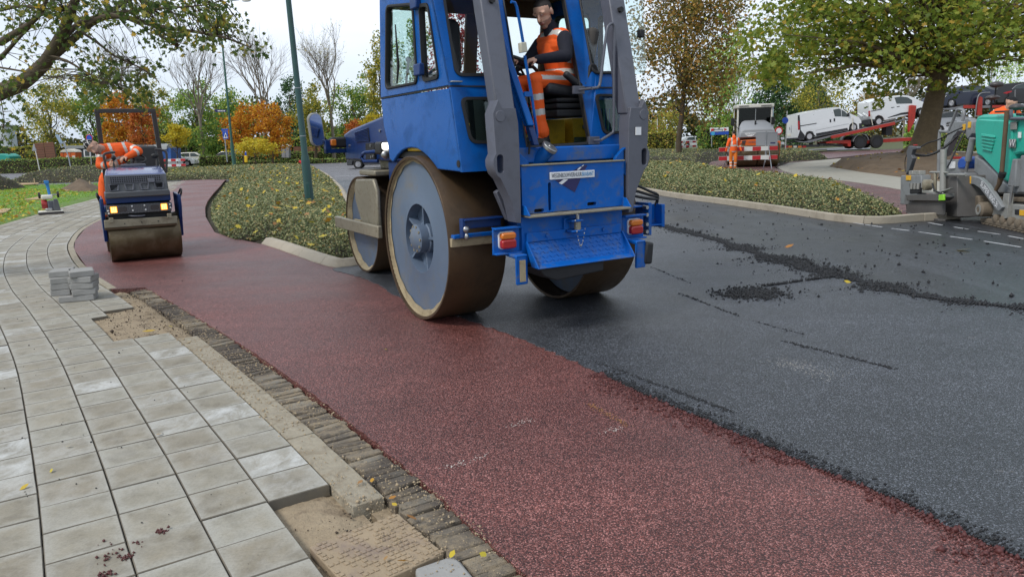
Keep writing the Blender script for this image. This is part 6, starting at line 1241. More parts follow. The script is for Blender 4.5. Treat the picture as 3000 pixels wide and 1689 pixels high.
def smear(L, n, wdt_, m_, lab, sz=.007):
    q_ = r_.random(n)*(len(L)-1); P = np.array([list(G(*(np.array(L[int(a)])+(np.array(L[int(a)+1])-np.array(L[int(a)]))*(a-int(a)))))[:2] for a in q_])+r_.normal(size=(n, 2))*wdt_; stuff(leaves('dried_smear', np.column_stack([P, np.full(n, .0095)]), sz, m_, None, QUAD, 40., r_), lab, 'smear')
smear([(2290, 1062), (2360, 1080), (2440, 1108)], 260, .07, M_CHALK, 'pale dried smear on the black asphalt'); smear([(1500, 1250), (1555, 1232)], 40, .02, M_CHALK, 'short pale scuff in the middle of the red path'); smear([(1310, 1372), (1360, 1358), (1430, 1335)], 55, .02, M_CHALK, 'longer pale scuff low on the red path'); smear([(1765, 1268), (1800, 1262), (1812, 1260)], 36, .018, M_CHALK, 'pale scuff right of the ochre spill'); smear([(1725, 1186), (1760, 1204), (1800, 1228), (1842, 1250)], 130, .012, M_OCHRE, 'thin ochre streak spilled on the red path')
P = np.concatenate([np.array([list(G(*q))[:2]]*n_)+r_.normal(size=(n_, 2))*s_ for q, n_, s_ in (((478, 1557), 40, .013), ((330, 1630), 22, .03), ((375, 1635), 16, .012), ((310, 1685), 30, .02), ((305, 1598), 5, .02), ((415, 1590), 6, .02))]); rocks('red_crumbs', np.column_stack([P, .004+.004*r_.random(len(P))]), .006, M_RCRUMB, 'crumbs of red asphalt dropped on the near paving tiles', 6)
P = r_.uniform((-6, 2.6), (-.6, 9.5), size=(700, 2)); P = P[(P[:, 0] < -.55*(P[:, 1]-2.2)-.2)]; rocks('grit', np.column_stack([P, np.full(len(P), .003)]), np.minimum(r_.gamma(1.5, .0014, len(P))+.001, .006), M_CRUMB, 'dark grit scattered over the paving tiles', 7)
PL_ = [(435, 968, .1), (870, 960, .05), (1150, 1455, .05), (1155, 1475, .045), (1205, 1512, .05), (1135, 1425, .035), (1415, 1622, .045), (1325, 1620, .04), (1130, 1632, .03), (1180, 1640, .04), (1055, 1410, .035), (1090, 1405, .03), (2820, 730, .16), (2495, 645, .22), (2312, 720, .12), (2485, 826, .07), (200, 1305, .04), (465, 1270, .03), (150, 1377, .035), (70, 1425, .05), (1130, 1022, .03), (500, 955, .05)]
C = np.array([list(G(x, y, .012)) for x, y, s_ in PL_]); stuff(leaves('fallen_leaves', C, np.array([s_ for *_, s_ in PL_])*1.1, L_FALL, None, OVAL, 2.5), 'single fallen leaves lying on gutter, sand and asphalt', 'leaves')
# ================================================================== right-hand side: barriers, parked roller, paver, transporter
M_BRED = mat('barrier_red', (.42, .012, .016), .45, 0, .08, 4); M_BWHT = mat('barrier_white', (.62, .62, .6), .5, 0, .06, 4); M_GALV = mat('galvanised_steel', (.36, .38, .4), .42, .7, .1, 6); M_SIGNB = mat('grey_sign_back', (.3, .31, .33), .5, .3, .06, 3)
def tr(fr, crop, L, v): x0, y0, s_ = crop; return [fr.v(x0+x/s_, y0+y/s_, v) for x, y in L]
def pr(fr, crop, L, v0, v1, name, m, par, bev=.01, holes=None, at=None):
    at = v0 if at is None else at
    return MB().slab([tr(fr, crop, L, at)]+[tr(fr, crop, h, at)[::-1] for h in (holes or [])], v0, v1, 'xz').build(name, m, par, bev)
def barrier(fr, length, label, feet=(0.15, .85), z=0):
    b = empty('barrier', fr.o+Vector((0, 0, z)), fr.th, label, 'barrier', 'red and white road barriers')
    for z0 in (.42, .825):
        bd = MB().b2(0, length, -.012, .012, z0, z0+.2).build('board', M_BWHT, b, .004); n = 7 if length > 2 else 5; w_ = length/n*1.0
        for i in range(0, n, 2): MB().b2(i*w_+.002, min(length, i*w_+w_*1.0)-.002, -.016, .016, z0+.008, z0+.192).build('red_stripe', M_BRED, bd)
    for f in feet:
        x = length*f; MB().tube([(x-.0, .0, 1.08), (x+.1, -.3, .01)], .022, 6).tube([(x, 0, 1.08), (x-.12, .3, .01)], .022, 6).tube([(x+.06, -.18, .4), (x-.07, .18, .4)], .015, 6).build('stand', M_GALV, b)
    return b
fb = Fr(tuple(BF.W(-2.26, 0, 0))[:2], -5); ba = barrier(fb, 2.65, 'red and white barrier in front of the parked orange and white roller', (.16, .84))
K = (2050, 250, 5.8); sbk = tag(empty('sign_board', BF.W(0, .06, 0), BF.th), 'grey back of a road sign clamped above the barrier', 'sign'); MB().slab([tr(BF, K, [(955, 800), (1325, 790), (1320, 1018), (955, 1027)], .06)], .0, .02, 'xz').build('panel', M_SIGNB, sbk, .01); MB().tube([(-.15, -.02, .3), (-.14, -.02, 1.69)], .024, 8).build('post', M_GALV, sbk)
MB().slab([tr(BF, K, [(955, 800), (1325, 790), (1320, 1018), (955, 1027)], .06), inset(tr(BF, K, [(955, 800), (1325, 790), (1320, 1018), (955, 1027)], .06), .03)[::-1]], -.01, .001, 'xz').build('rim', M_GALV, sbk); MB().slab([tr(BF, K, [(1200, 968), (1283, 966), (1283, 990), (1200, 992)], .06)], -.006, -.001, 'xz').build('label', M_INK, sbk)
b2p = AT(1990, 428, 70); b3 = AT(2085, 418, 72.5); f2 = Fr((b2p.x, 70), math.degrees(math.atan2(2.5, b3.x-b2p.x))); barrier(f2, 3.1, 'red and white barrier standing on the planting left of the walking worker', (.2, .85), .06)
# ---------------------------------------------------------------- parked roller with white cab
M_HW = mat('cream_white_paint', (.62, .61, .56), .4, 0, .06, 3, coat=.3); M_HG = mat('light_grey_cowl', (.28, .29, .31), .45, 0, .08, 3); M_HO = mat('machine_orange', (.62, .11, .012), .4, 0, .08, 3, coat=.3); M_DGL = glass('dark_cab_glass', (.14, .23, .2), .98, .03)
HF = Fr(tuple(G(2205, 490))[:2], -10); hr_ = empty('parked_roller', HF.o, HF.th, 'parked orange and grey road roller with white cab behind the barrier', 'roller')
HC = .22; hd = MB().lathe([(.6, -1.0), (.645, -1.0), (.65, -.99), (.65, -.02), (.6, -.02)], (HC, .62, .65), 'x', 48, 0, True).build('drum', M_RUST2, hr_, ang=50); MB().lathe([(.6, .02), (.65, .02), (.65, .99), (.645, 1.0), (.6, 1.0)], (HC, .62, .65), 'x', 48, 0, True).build('drum', M_RUST2, hr_, ang=50)
for sx in (-1, 1): MB().lathe([(.6, sx*.96), (0, sx*.95)], (HC, .62, .65), 'x', 32).build('drum_disc', M_HO, hd)
MB().lathe([(.6, -1), (.65, -1), (.65, 1), (.6, 1)], (HC, 4.0, .65), 'x', 40, 0, True).build('drum', M_RUST2, hr_)
MB().b2(HC-1.08, HC+1.08, .2, 1.0, 1.0, 1.22).build('yoke', M_HO, hr_, .03)
for sx in (-1, 1): MB().slab([[(.3, 1.2), (.95, 1.2), (.85, .5), (.6, .42), (.4, .5)]], HC+sx*1.04-.05, HC+sx*1.04+.05, 'yz').build('yoke_arm', M_HO, hr_, .02)
fr_ = pr(HF, K, [(700, 935), (960, 915), (1290, 900), (1290, 1010), (960, 1030), (780, 1030), (712, 990)], .1, .5, 'front_cowl', M_HO, hr_, .03, at=.15); pr(HF, K, [(715, 940), (785, 935), (765, 1005), (718, 985)], .08, .12, 'head_lamp', M_DGREY, fr_, .005, at=.1); text('model_lettering', 'tandem', M_GINK, fr_, (*[HF.v(2050+890/5.8, 250+962/5.8, .1)[0], .085, HF.v(2050+890/5.8, 250+962/5.8, .1)[1]],), (R(90), 0, 0), .12)
ho = MB().loft([[Vector((HC+a, .25, b)) for a, b in ((-.85, 1.45), (.85, 1.45), (.8, 1.72), (.6, 1.8), (-.6, 1.8), (-.8, 1.72))], [Vector((HC+a, .9, b)) for a, b in ((-.85, 1.3), (.85, 1.3), (.78, 2.0), (.55, 2.12), (-.55, 2.12), (-.78, 2.0))], [Vector((HC+a, 1.55, b)) for a, b in ((-.8, 1.3), (.8, 1.3), (.6, 2.2), (.45, 2.26), (-.45, 2.26), (-.6, 2.2))]]).build('cowl', M_HG, hr_, .05, seg=3)
MB().slab([rpoly([(HC-.85, 1.42), (HC+.85, 1.42), (HC+.82, 1.68), (HC-.82, 1.68)], .06)], .2, .5, 'xz').build('nose', M_HG, ho, .04); MB().cyl((HC-.05, .75, 1.98), (HC-.05, .72, 2.22), .05, .04, 12).build('exhaust', M_RUB, ho)
HP = HC-.36; np_ = MB().slab([[(HP-.26, 1.63), (HP+.26, 1.63), (HP+.2, 1.53), (HP+.08, 1.47), (HP-.08, 1.47), (HP-.2, 1.53)]], .185, .199, 'xz').build('name_plate', M_WHT, ho, .003); text('name_lettering', 'HAMM', M_GINK, np_, (HP, .183, 1.568), (R(90), 0, 0), .12, sx=1.2)
cabx0, cabx1 = HC-.78, HC+.84; cb_ = empty('tmp_cab'); bpy.data.objects.remove(cb_)
cb = MB()
for x in (cabx0, cabx1): cb.b2(x-.04, x+.04, 1.6, 1.68, 1.3, 2.86); cb.b2(x-.04, x+.04, 3.0, 3.08, 1.3, 2.86)
cb.b2(cabx0-.04, cabx1+.04, 3.0, 3.08, 1.3, 1.7); cabf = cb.build('cab_frame', M_HW, hr_, .01); MB().b2(cabx0-.08, cabx1+.1, 1.5, 3.15, 2.86, 3.04).build('cab_roof', M_HW, cabf, .04, seg=3)
MB().b2(cabx0+.04, cabx1-.04, 1.6, 1.62, 1.4, 2.86).build('windscreen', M_DGL, cabf); MB().b2(cabx0-.02, cabx0, 1.66, 3.0, 1.5, 2.86).build('side_glass', M_DGL, cabf); MB().b2(cabx1, cabx1+.02, 1.66, 3.0, 1.5, 2.86).build('side_glass', M_DGL, cabf); MB().b2(cabx0+.05, cabx1-.05, 3.02, 3.04, 1.6, 2.86).build('rear_glass', M_DGL, cabf)
MB().b2(HC+.05, HC+.08, 1.585, 1.6, 1.8, 2.8).build('wiper', M_GALV, cabf); MB().b2(HC-.3, HC+.25, 2.3, 2.7, 1.4, 2.3).build('seat', M_SEAT, hr_, .06); MB().b2(HC-.8, HC+.8, 1.7, 4.6, .9, 1.35).build('chassis', M_HO, hr_, .04)
MB().b2(cabx1+.08, cabx1+.2, 1.9, 2.1, 1.9, 2.2).build('number_plate', M_WHT, hr_, .01)
for x, s_ in ((cabx0-.3, -1), (cabx1-.05, 1)):
    mm_ = MB().box(x, 1.2 if s_ < 0 else .9, 2.2, .17, .06, .36).build('mirror', M_RUB, hr_, .02); MB().tube([(x, 1.2 if s_ < 0 else .9, 2.02), (x-s_*.2, 1.1, 1.95), (x-s_*.35, 1.2, 1.75)], .015, 6).build('mirror_arm', M_RUB, mm_)
for x0, x1 in ((-.75, -.3), (.3, .8)): MB().tube([(HC+x0, 1.47, 2.95), (HC+x1, 1.47, 2.96)], .015, 6).build('roof_rail', M_RUB, cabf)
MB().b2(cabx1+.05, cabx1+.07, 1.6, 2.0, 2.4, 2.86).build('side_mirror', mat('sky_mirror', (.5, .6, .8), .1, .9), hr_, .004)
# ---------------------------------------------------------------- teal paving machine
M_TEAL = mat('teal_paint', (.022, .4, .3), .38, 0, .06, 2, (.02, .2, .16), .3, 5, coat=.3); M_PG = mat('paver_grey', (.2, .21, .215), .5, 0, .1, 4, (.06, .055, .05), .5, 5); M_PGL = mat('paver_light_grey', (.27, .27, .25), .5, .2, .12, 6, (.1, .09, .07), .5, 5); M_TRK = mat('muddy_track', (.15, .12, .085), .85, 0, .25, 8, (.04, .035, .03), .6, 6, .5, 40); M_YLB = mat('warning_yellow', (.7, .38, .02), .5); M_SOOT = mat('tarry_steel', (.1, .095, .09), .6, .2, .3, 6, (.11, .1, .09), .6, 5, .3, 30)
VF = Fr((8.22, 12.84), -97); pv = empty('paving_machine', VF.o, VF.th, 'teal and grey asphalt paving machine at the right edge of the road', 'paving machine'); K = (2600, 300, 3.625)
# hood
hdp = [(935, 175), (955, 145), (1000, 128), (1320, 122), (1460, 128), (1700, 150), (1700, 560), (1410, 548), (1345, 560), (1300, 880), (1235, 835), (1150, 735), (1020, 600), (945, 565), (925, 470), (925, 300)]
hdd = pr(VF, K, hdp, .1, 1.25, 'engine_hood', M_TEAL, pv, .045, at=.1)
pr(VF, K, [(945, 200), (985, 178), (1240, 190), (1330, 225), (1330, 330), (1290, 840), (1235, 815), (1010, 575), (955, 545), (938, 300)], .075, .12, 'hood_panel', M_TEAL, hdd, .02, at=.09)
lv_ = pr(VF, K, [(995, 330), (1140, 350), (1145, 400), (1100, 525), (1060, 505), (1000, 450)], .066, .08, 'louvre_recess', M_TEAL, hdd, .012, at=.07)
for i in range(5): t = i/4; pr(VF, K, [(1000+2*i, 345+34*i), (1142-9*i, 365+36*i), (1140-9*i, 375+36*i), (1000+2*i, 358+34*i)], .04, .07, 'louvre', M_TEAL, lv_, .004, at=.055)
pr(VF, K, [(1310, 208), (1372, 204), (1370, 288), (1308, 290)], .06, .08, 'notice', M_PGL, hdd, .003, at=.07); pr(VF, K, [(1297, 390), (1358, 390), (1353, 482), (1293, 480)], .055, .08, 'maker_badge', M_PGL, hdd, .004, at=.065); pr(VF, K, [(1304, 398), (1352, 398), (1347, 474), (1300, 472)], .05, .06, 'badge_field', M_GREY, hdd, .002, at=.055)
q = VF.v(2600+1326/3.625, 300+437/3.625, .05); text('badge_letter', 'W', M_WHT, hdd, (q[0], .046, q[1]), (R(90), 0, 0), .17); pr(VF, K, [(1392, 315), (1410, 315), (1408, 378), (1390, 378)], .06, .09, 'label', M_WHT, hdd, .002, at=.07)
for i in range(4): pr(VF, K, [(1360+i*35, 118+2*i), (1385+i*35, 116+2*i), (1395+i*35, 138+2*i), (1365+i*35, 140+2*i)], .1, .5, 'hood_vent', M_DARK, hdd, .004, at=.1)
pr(VF, K, [(920, 560), (1010, 610), (1150, 745), (1240, 845), (1300, 890), (1700, 900), (1700, 985), (1360, 975), (1180, 970), (1080, 880), (985, 800), (915, 740)], .12, 1.2, 'body_side', M_PG, pv, .03, at=.12); pr(VF, K, [(1345, 600), (1390, 600), (1370, 900), (1290, 890)], .02, .12, 'side_guard', M_PG, pv, .02, at=.05); pr(VF, K, [(1420, 560), (1700, 560), (1700, 960), (1370, 960)], .09, .16, 'side_door', M_PG, pv, .02, at=.1)
# tow arm with lettering
ta = pr(VF, K, [(755, 780), (900, 778), (985, 800), (1060, 870), (1225, 1110), (1190, 1155), (1160, 1140), (985, 910), (920, 870), (755, 866)], -.13, -.05, 'tow_arm', M_PG, pv, .012, at=-.12)
a0 = VF.v(2600+1010/3.625, 300+880/3.625, -.13); a1 = VF.v(2600+1150/3.625, 300+1075/3.625, -.13); an = math.atan2(a1[1]-a0[1], a1[0]-a0[0]); text('arm_lettering', 'SUPER 800-3i', M_WHT, ta, ((a0[0]+a1[0])/2, -.134, (a0[1]+a1[1])/2), (R(90), -an, 0), .125)
for L in ([(845, 785), (890, 785), (886, 862), (842, 862)], [(675, 820), (698, 820), (697, 855), (674, 855)]): pr(VF, K, L, -.14, -.125, 'warning_label', M_YLB, ta, .002, at=-.13)
# tracks
tk = pr(VF, K, [(985, 1225), (1000, 1275), (1100, 1300), (1450, 1375), (1900, 1475), (1900, 1395), (1450, 1300), (1150, 1240), (1060, 1225)], -.08, .22, 'track', M_TRK, pv, .03, at=-.05)
for i in range(22):
    t = i/21; x = 1010+880*t; y = 1282+197*t; pr(VF, K, [(x, y-8), (x+26, y-3), (x+24, y+10), (x-2, y+4)], -.1, .24, 'track_shoe', M_TRK, tk, .003, at=-.08)
for x, y in ((1155, 1235), (1230, 1250), (1310, 1265), (1390, 1285), (1470, 1300)): q = VF.v(2600+x/3.625, 300+y/3.625, -.06); MB().lathe([(.05, -.1), (.075, -.08), (.075, .0)], (q[0], 0, q[1]), 'y', 18).build('track_roller', M_TRK, tk)
q = VF.v(2600+1030/3.625, 300+1135/3.625, -.1); mo = MB().lathe([(.0, -.2), (.1, -.195), (.125, -.17), (.13, .1)], (q[0], 0, q[1]), 'y', 28).build('drive_motor', M_TRK, pv); MB().lathe([(.05, -.205), (.09, -.205), (.09, -.19), (.05, -.19)], (q[0], 0, q[1]), 'y', 20, 0, True).build('motor_plate', M_PGL, mo)
pr(VF, K, [(1115, 1060), (1500, 1090), (1900, 1130), (1900, 1330), (1450, 1260), (1110, 1200)], -.02, .15, 'track_frame', M_PGL, pv, .015, at=0); pr(VF, K, [(1355, 1135), (1405, 1135), (1400, 1195), (1355, 1190)], -.03, 0, 'frame_opening', M_DARK, pv, .01, at=-.02); pr(VF, K, [(1408, 1140), (1470, 1145), (1470, 1205), (1405, 1200)], -.03, -.01, 'warning_label', M_YLB, pv, .003, at=-.02)
pr(VF, K, [(1010, 1000), (1450, 1000), (1900, 1010), (1900, 1080), (1450, 1060), (1110, 1060)], .1, .5, 'conveyor', M_TRK, pv, .02, at=.15); pr(VF, K, [(1245, 965), (1305, 965), (1280, 1230), (1215, 1240)], -.08, .0, 'hydraulic_bracket', M_PGL, pv, .008, at=-.06); q0_ = VF.v(2600+1330/3.625, 300+880/3.625, -.05); q1_ = VF.v(2600+1295/3.625, 300+1080/3.625, -.05); MB().tube([(q0_[0], -.05, q0_[1]), (q1_[0], -.05, q1_[1])], .022, 10).build('hydraulic_rod', M_STEEL, pv)
pr(VF, K, [(810, 1000), (1000, 985), (1000, 1100), (960, 1180), (810, 1140)], -.05, .4, 'auger_guard', M_TRK, pv, .03, at=.0)
# screed and its end gate
scx = -.5; sd = pr(VF, K, [(620, 775), (770, 775), (775, 1215), (620, 1200)], -.35, 1.6, 'screed', M_SOOT, pv, .015, at=-.3); pr(VF, K, [(195, 790), (205, 775), (415, 768), (418, 905), (370, 960), (370, 990), (245, 985), (240, 1085), (190, 1080)], -.6, -.42, 'screed_box', M_PG, sd, .012, at=scx)
pr(VF, K, [(245, 860), (355, 855), (352, 955), (248, 965)], -.62, -.59, 'box_opening', M_DARK, sd, .006, at=-.6); pr(VF, K, [(205, 775), (252, 775), (250, 826), (203, 826)], -.615, -.6, 'warning_label', M_YLB, sd, .002, at=-.6)
pr(VF, K, [(240, 980), (650, 965), (655, 1005), (600, 1045), (245, 1040)], -.62, -.45, 'screed_walkway', M_SOOT, sd, .008, at=-.55); pr(VF, K, [(210, 1085), (300, 1040), (605, 1040), (600, 1195), (310, 1195), (215, 1165)], -.56, -.5, 'end_gate', M_SOOT, sd, .01, at=-.53); pr(VF, K, [(215, 1160), (300, 1190), (575, 1240), (575, 1262), (270, 1222)], -.6, -.48, 'gate_skid', M_SOOT, sd, .006, at=-.55)
for x in (290, 365): pr(VF, K, [(x-20, 725), (x+20, 722), (x+20, 768), (x-20, 770)], -.58, -.46, 'screed_valve', M_PGL, sd, .01, at=scx)
for i in range(3): q = VF.v(2600+(270+35*i)/3.625, 300+885/3.625, -.61); MB().cyl((q[0], -.63, q[1]-.06), (q[0], -.63, q[1]+.05), .03, n=12).build('bottle_jack', M_PGL, sd)
q = VF.v(2600+448/3.625, 300+875/3.625, scx); MB().lathe([(.06, -.62), (.1, -.6), (.1, -.48), (.06, -.46)], (q[0], 0, q[1]), 'y', 20).build('crank', M_BARE, sd); pr(VF, K, [(375, 925), (510, 955), (680, 905), (675, 920), (520, 975), (378, 960)], -.6, -.55, 'clamp', M_PGL, sd, .006, at=-.58); pr(VF, K, [(555, 980), (605, 975), (603, 1040), (552, 1042)], -.66, -.62, 'sensor', mat('lime_plastic', (.25, .6, .03), .5), sd, .008, at=-.64)
for L, r_0, nm, m_ in (([(595, 500), (590, 935)], .055, 'mast', M_PGL), ([(455, 740), (640, 745)], .02, 'cross_rod', M_PGL), ([(508, 750), (505, 960)], .03, 'support_rod', M_BARE), ([(655, 765), (830, 770)], .02, 'rail', M_PGL)):
    P = tr(VF, K, L, -.4); MB().tube([(a, -.4, b) for a, b in P], r_0, 12).build(nm, m_, sd)
# control box, hoses, rails
cbx = pr(VF, K, [(245, 462), (335, 468), (337, 492), (290, 505), (272, 560), (290, 590), (250, 720), (215, 770), (228, 600), (222, 520)], -.52, -.44, 'control_box', M_BLK, pv, .012, at=-.48); pr(VF, K, [(282, 447), (308, 447), (308, 458), (282, 458)], -.5, -.46, 'stop_button', M_BRED, cbx, .003, at=-.48)
def hose(L, v0, v1, r0, nm, m_, rib=False):
    P = [(*VF.v(2600+x/3.625, 300+y/3.625, v0+(v1-v0)*i/(len(L)-1)), v0+(v1-v0)*i/(len(L)-1)) for i, (x, y) in enumerate(L)]; S = spline([Vector((a, v_, b)) for a, b, v_ in P], .015)
    MB().tube(S, [r0*(1+.25*((i//1) % 2)) for i in range(len(S))] if rib else r0, 7, True).build(nm, m_, pv, ang=80)
hose([(285, 555), (400, 565), (520, 530), (640, 450), (745, 355)], -.45, .2, .022, 'corrugated_hose', M_RUB, True); hose([(340, 480), (430, 430), (540, 395), (700, 310), (860, 240)], -.45, .25, .012, 'spiral_cable', M_RUB, True); hose([(830, 290), (760, 430), (700, 560), (640, 680), (540, 810)], .2, -.4, .013, 'spiral_cable', M_RUB, True); hose([(230, 520), (190, 600), (190, 720), (215, 745)], -.5, -.5, .008, 'cable', M_RUB)
hose([(475, 860), (500, 930), (560, 960), (600, 985)], -.6, -.62, .014, 'cable', M_RUB)
# the big grey lifting arm and cylinder
pr(VF, K, [(730, 205), (850, 205), (855, 175), (885, 165), (925, 205), (925, 330), (880, 390), (840, 310), (775, 305), (725, 360), (640, 560), (610, 575), (630, 420)], .2, .32, 'lifting_arm', M_PG, pv, .012, at=.25)
for x, y in ((812, 262), (870, 238)): q = VF.v(2600+x/3.625, 300+y/3.625, .19); MB().box(q[0], .19, q[1], .1, .015, .11).build('warning_label', M_YLB, pv, .002)
P = tr(VF, K, [(905, 380), (855, 620)], .1); MB().tube([(P[0][0], .1, P[0][1]), (P[1][0], .1, P[1][1])], .055, 14).build('lift_cylinder', M_PG, pv); P = tr(VF, K, [(855, 620), (830, 760)], .1); MB().tube([(P[0][0], .1, P[0][1]), (P[1][0], .1, P[1][1])], .028, 10).build('lift_rod', M_STEEL, pv)
for L, v_ in (([(540, 750), (552, 340), (575, 312), (640, 312)], .4), ([(650, 310), (735, 95), (765, 76), (800, 82), (812, 110), (800, 200)], .5), ([(640, 250), (640, 215), (720, 205)], .9)):
    P = tr(VF, K, L, v_); MB().tube(spline([Vector((a, v_, b)) for a, b in P], .05), .03, 10).build('hand_rail', M_PG, pv, ang=70)
P = tr(VF, K, [(1270, 85), (1215, 730), (1205, 800), (1185, 870), (1120, 985)], -.05); MB().tube([(a, -.05, b) for a, b in P], [.035, .035, .045, .035, .025], 12).build('spray_lance', mat('dirty_wood', (.1, .065, .035), .8, 0, .2, 6, (.02, .012, .01), .6, 5), pv); P = tr(VF, K, [(1225, 745), (1210, 790)], -.06); MB().tube([(a, -.06, b) for a, b in P], .055, 12).build('lance_sleeve', M_RUB, pv)
P = tr(VF, K, [(1310, 80), (1312, 175), (1480, 170)], .05); MB().tube([(a, .05, b) for a, b in P], .03, 10).build('guard_rail', M_GREY, pv); P = tr(VF, K, [(1145, 100), (1270, 95)], .05); MB().tube([(a, .05, b) for a, b in P], .015, 8).build('guard_rail', M_RUB, pv)
pr(VF, K, [(615, 612), (800, 602), (800, 750), (612, 752)], .25, .75, 'tool_box', M_PG, pv, .02, at=.3); pr(VF, K, [(664, 628), (718, 628), (715, 700), (664, 705)], .22, .25, 'notice', M_WHT, pv, .003, at=.24); pr(VF, K, [(815, 600), (850, 575), (905, 598), (915, 640), (880, 700), (805, 708), (797, 640)], .1, .4, 'water_can', mat('blue_can', (.02, .09, .4), .4), pv, .03, at=.2); pr(VF, K, [(690, 600), (695, 578), (730, 576), (732, 600)], .3, .4, 'red_cap', M_BRED, pv, .006, at=.3)
pr(VF, K, [(600, 750), (840, 745), (900, 790), (900, 830), (600, 800)], .0, 1.3, 'platform', M_PG, pv, .01, at=.1)
for x, y, rx, rz in ((1240, -65, .15, .12), (1115, 0, .2, .1)):
    q = VF.v(2600+x/3.625, 300+y/3.625, .9)
# person on the paver
q = VF.v(2950, 330, .75); PFm = Fr(tuple(VF.W(q[0], .75, 0))[:2], -97); z0 = q[1]-.02
pp = [cap((-.2, 0, z0-.12), (-.05, 0, z0-.02), .16, .17, ORA), cap((-.05, -.12, z0+.0), (-.05, .12, z0+.0), .11, .11, ORA), cap((-.05, -.18, z0), (-.32, -.25, z0-.15), .075, .06, ORA), cap((-.05, .18, z0), (.12, .25, z0-.18), .075, .06, ORA), cap((.0, 0, z0+.05), (.06, 0, z0+.13), .06, .055, SKIN), cap((-.2, 0, z0-.15), (-.2, 0, z0-.6), .16, .15, ORA), cap((-.28, -.05, z0-.6), (-.25, -.05, z0-1.2), .1, .08, ORA), cap((-.12, .05, z0-.6), (-.12, .05, z0-1.2), .1, .08, ORA), cap((-.32, -.25, z0-.15), (-.4, -.3, z0-.2), .04, .035, SKIN)]+head((.1, 0, z0+.19), (.6, .6, -.5), (0, 0, 1), 1., False, False, CAP, False)
figure('person', pp, PFm, 'person in orange bending behind the teal hood of the paving machine', .016, 2)
# ---------------------------------------------------------------- car transporter and its load
M_VW = mat('white_car_paint', (.66, .68, .69), .25, 0, .03, 2, coat=.6); M_CBL = mat('dark_blue_car_paint', (.008, .013, .035), .32, 0, .05, 2, coat=.25); M_CBK = mat('black_car_paint', (.006, .0055, .007), .32, 0, .05, 2, coat=.25); M_CGY = mat('grey_car_paint', (.06, .062, .068), .25, .3, .05, 2, coat=.7); M_CLAD = mat('black_cladding', (.02, .021, .024), .6); M_AUTOGL = mat('car_window_glass', (.02, .035, .033), .06, 0, .1, 2, coat=.5); M_ALLOY = mat('alloy_rim', (.5, .5, .52), .35, .3, .1, 8); M_TYRE = mat('tyre', (.014, .014, .014), .75); M_TRED = mat('transporter_red', (.4, .03, .018), .5, 0, .12, 3, (.1, .03, .02), .5, 4); M_TGR = mat('transporter_grey', (.22, .22, .23), .5, .5, .15, 4); M_TLR = mat('tail_lamp_red', (.35, .01, .015), .25)
def wheel(par, x, y, z, r, rw=.2, side=-1, m=None, spokes=8):
    w_ = MB().lathe([(r*.62, -rw/2), (r*.93, -rw/2), (r, -rw*.3), (r, rw*.3), (r*.93, rw/2), (r*.62, rw/2)], (x, y, z), 'y', 36, 0, True).build('wheel', M_TYRE, par, ang=50)
    MB().lathe([(r*.64, side*rw*.42), (r*.6, side*rw*.36), (r*.57, side*rw*.2), (0, side*rw*.12)], (x, y, z), 'y', 32).build('rim', M_CLAD if spokes else (m or M_ALLOY), w_)
    if spokes:
        sp_ = MB()
        for k in range(spokes):
            a = k*math.tau/spokes; sp_.tube([(x+r*.1*math.cos(a), y+side*rw*.3, z+r*.1*math.sin(a)), (x+r*.6*math.cos(a), y+side*rw*.38, z+r*.6*math.sin(a))], [r*.09, r*.07], 4)
        sp_.lathe([(r*.66, side*rw*.43), (r*.6, side*rw*.43)], (x, y, z), 'y', 32); sp_.lathe([(r*.16, side*rw*.36), (0, side*rw*.4)], (x, y, z), 'y', 14); sp_.build('spokes', m or M_ALLOY, w_)
    return w_
TF = Fr((AT(2525, 435, 60).x, 60), 5); K1 = (2280, 240, 6.306); K2 = (2640, 200, 6.306)
def circ(c, r, a0, a1, n=9): return [(c[0]+r*math.cos(R(a0+(a1-a0)*i/n)), c[1]+r*math.sin(R(a0+(a1-a0)*i/n))) for i in range(n+1)]
def vehicle(name, cat, label, K_, outline, v0, v1, paint, glassp, wheels, tum=.1, zb=None, group=None, extra=(), spokes=8, rimm=None):
    """outline traced on the near side plane; the upper part leans in towards the roof"""
    t = empty(name, TF.o, TF.th, label, cat, group); P = tr(TF, K_, outline, v0); zs = [p[1] for p in P]; zb_ = zb or (min(zs)+.48*(max(zs)-min(zs))); mid = (v0+v1)/2; hw = (v1-v0)/2
    def fn(a, b, c): return (a, mid+c*hw*(1-tum*max(0, b-zb_)), b)
    MB().slab([P], -1, 1, fn=fn).build('body', paint, t, .045, seg=3)
    for nm, L, m_, pr_ in list(extra)+[('window', g_, M_AUTOGL, .006) for g_ in glassp]:
        Q = tr(TF, K_, L, v0); MB().slab([Q], -1-pr_, -1+.02, fn=fn).build(nm, m_, t, .004)
    for x, y, r in wheels:
        (u, z) = tr(TF, K_, [(x, y)], v0)[0]; rr = r/K_[2]*60.5/CF
        for sd_ in (-1, 1): wheel(t, u, mid+sd_*(hw-.1), z, rr, .2, sd_, rimm, spokes)
        MB().lathe([(rr*1.16, -hw+.24), (rr*1.16, hw-.24)], (u, mid, z), 'y', 28).build('wheel_well', M_CLAD, t)
    return t, fn
VA = -1.0
v1o = [(368, 604), (640, 540), (900, 497), (1070, 466), (1130, 470), (1200, 500), (1290, 566), (1400, 612), (1490, 655), (1535, 715), (1540, 800), (1490, 870), (1470, 870), (1440, 770), (1380, 740), (1320, 790), (1300, 895), (700, 1005), (670, 980), (640, 920), (580, 905), (520, 930), (490, 1010), (480, 1062), (362, 1062), (362, 900)]
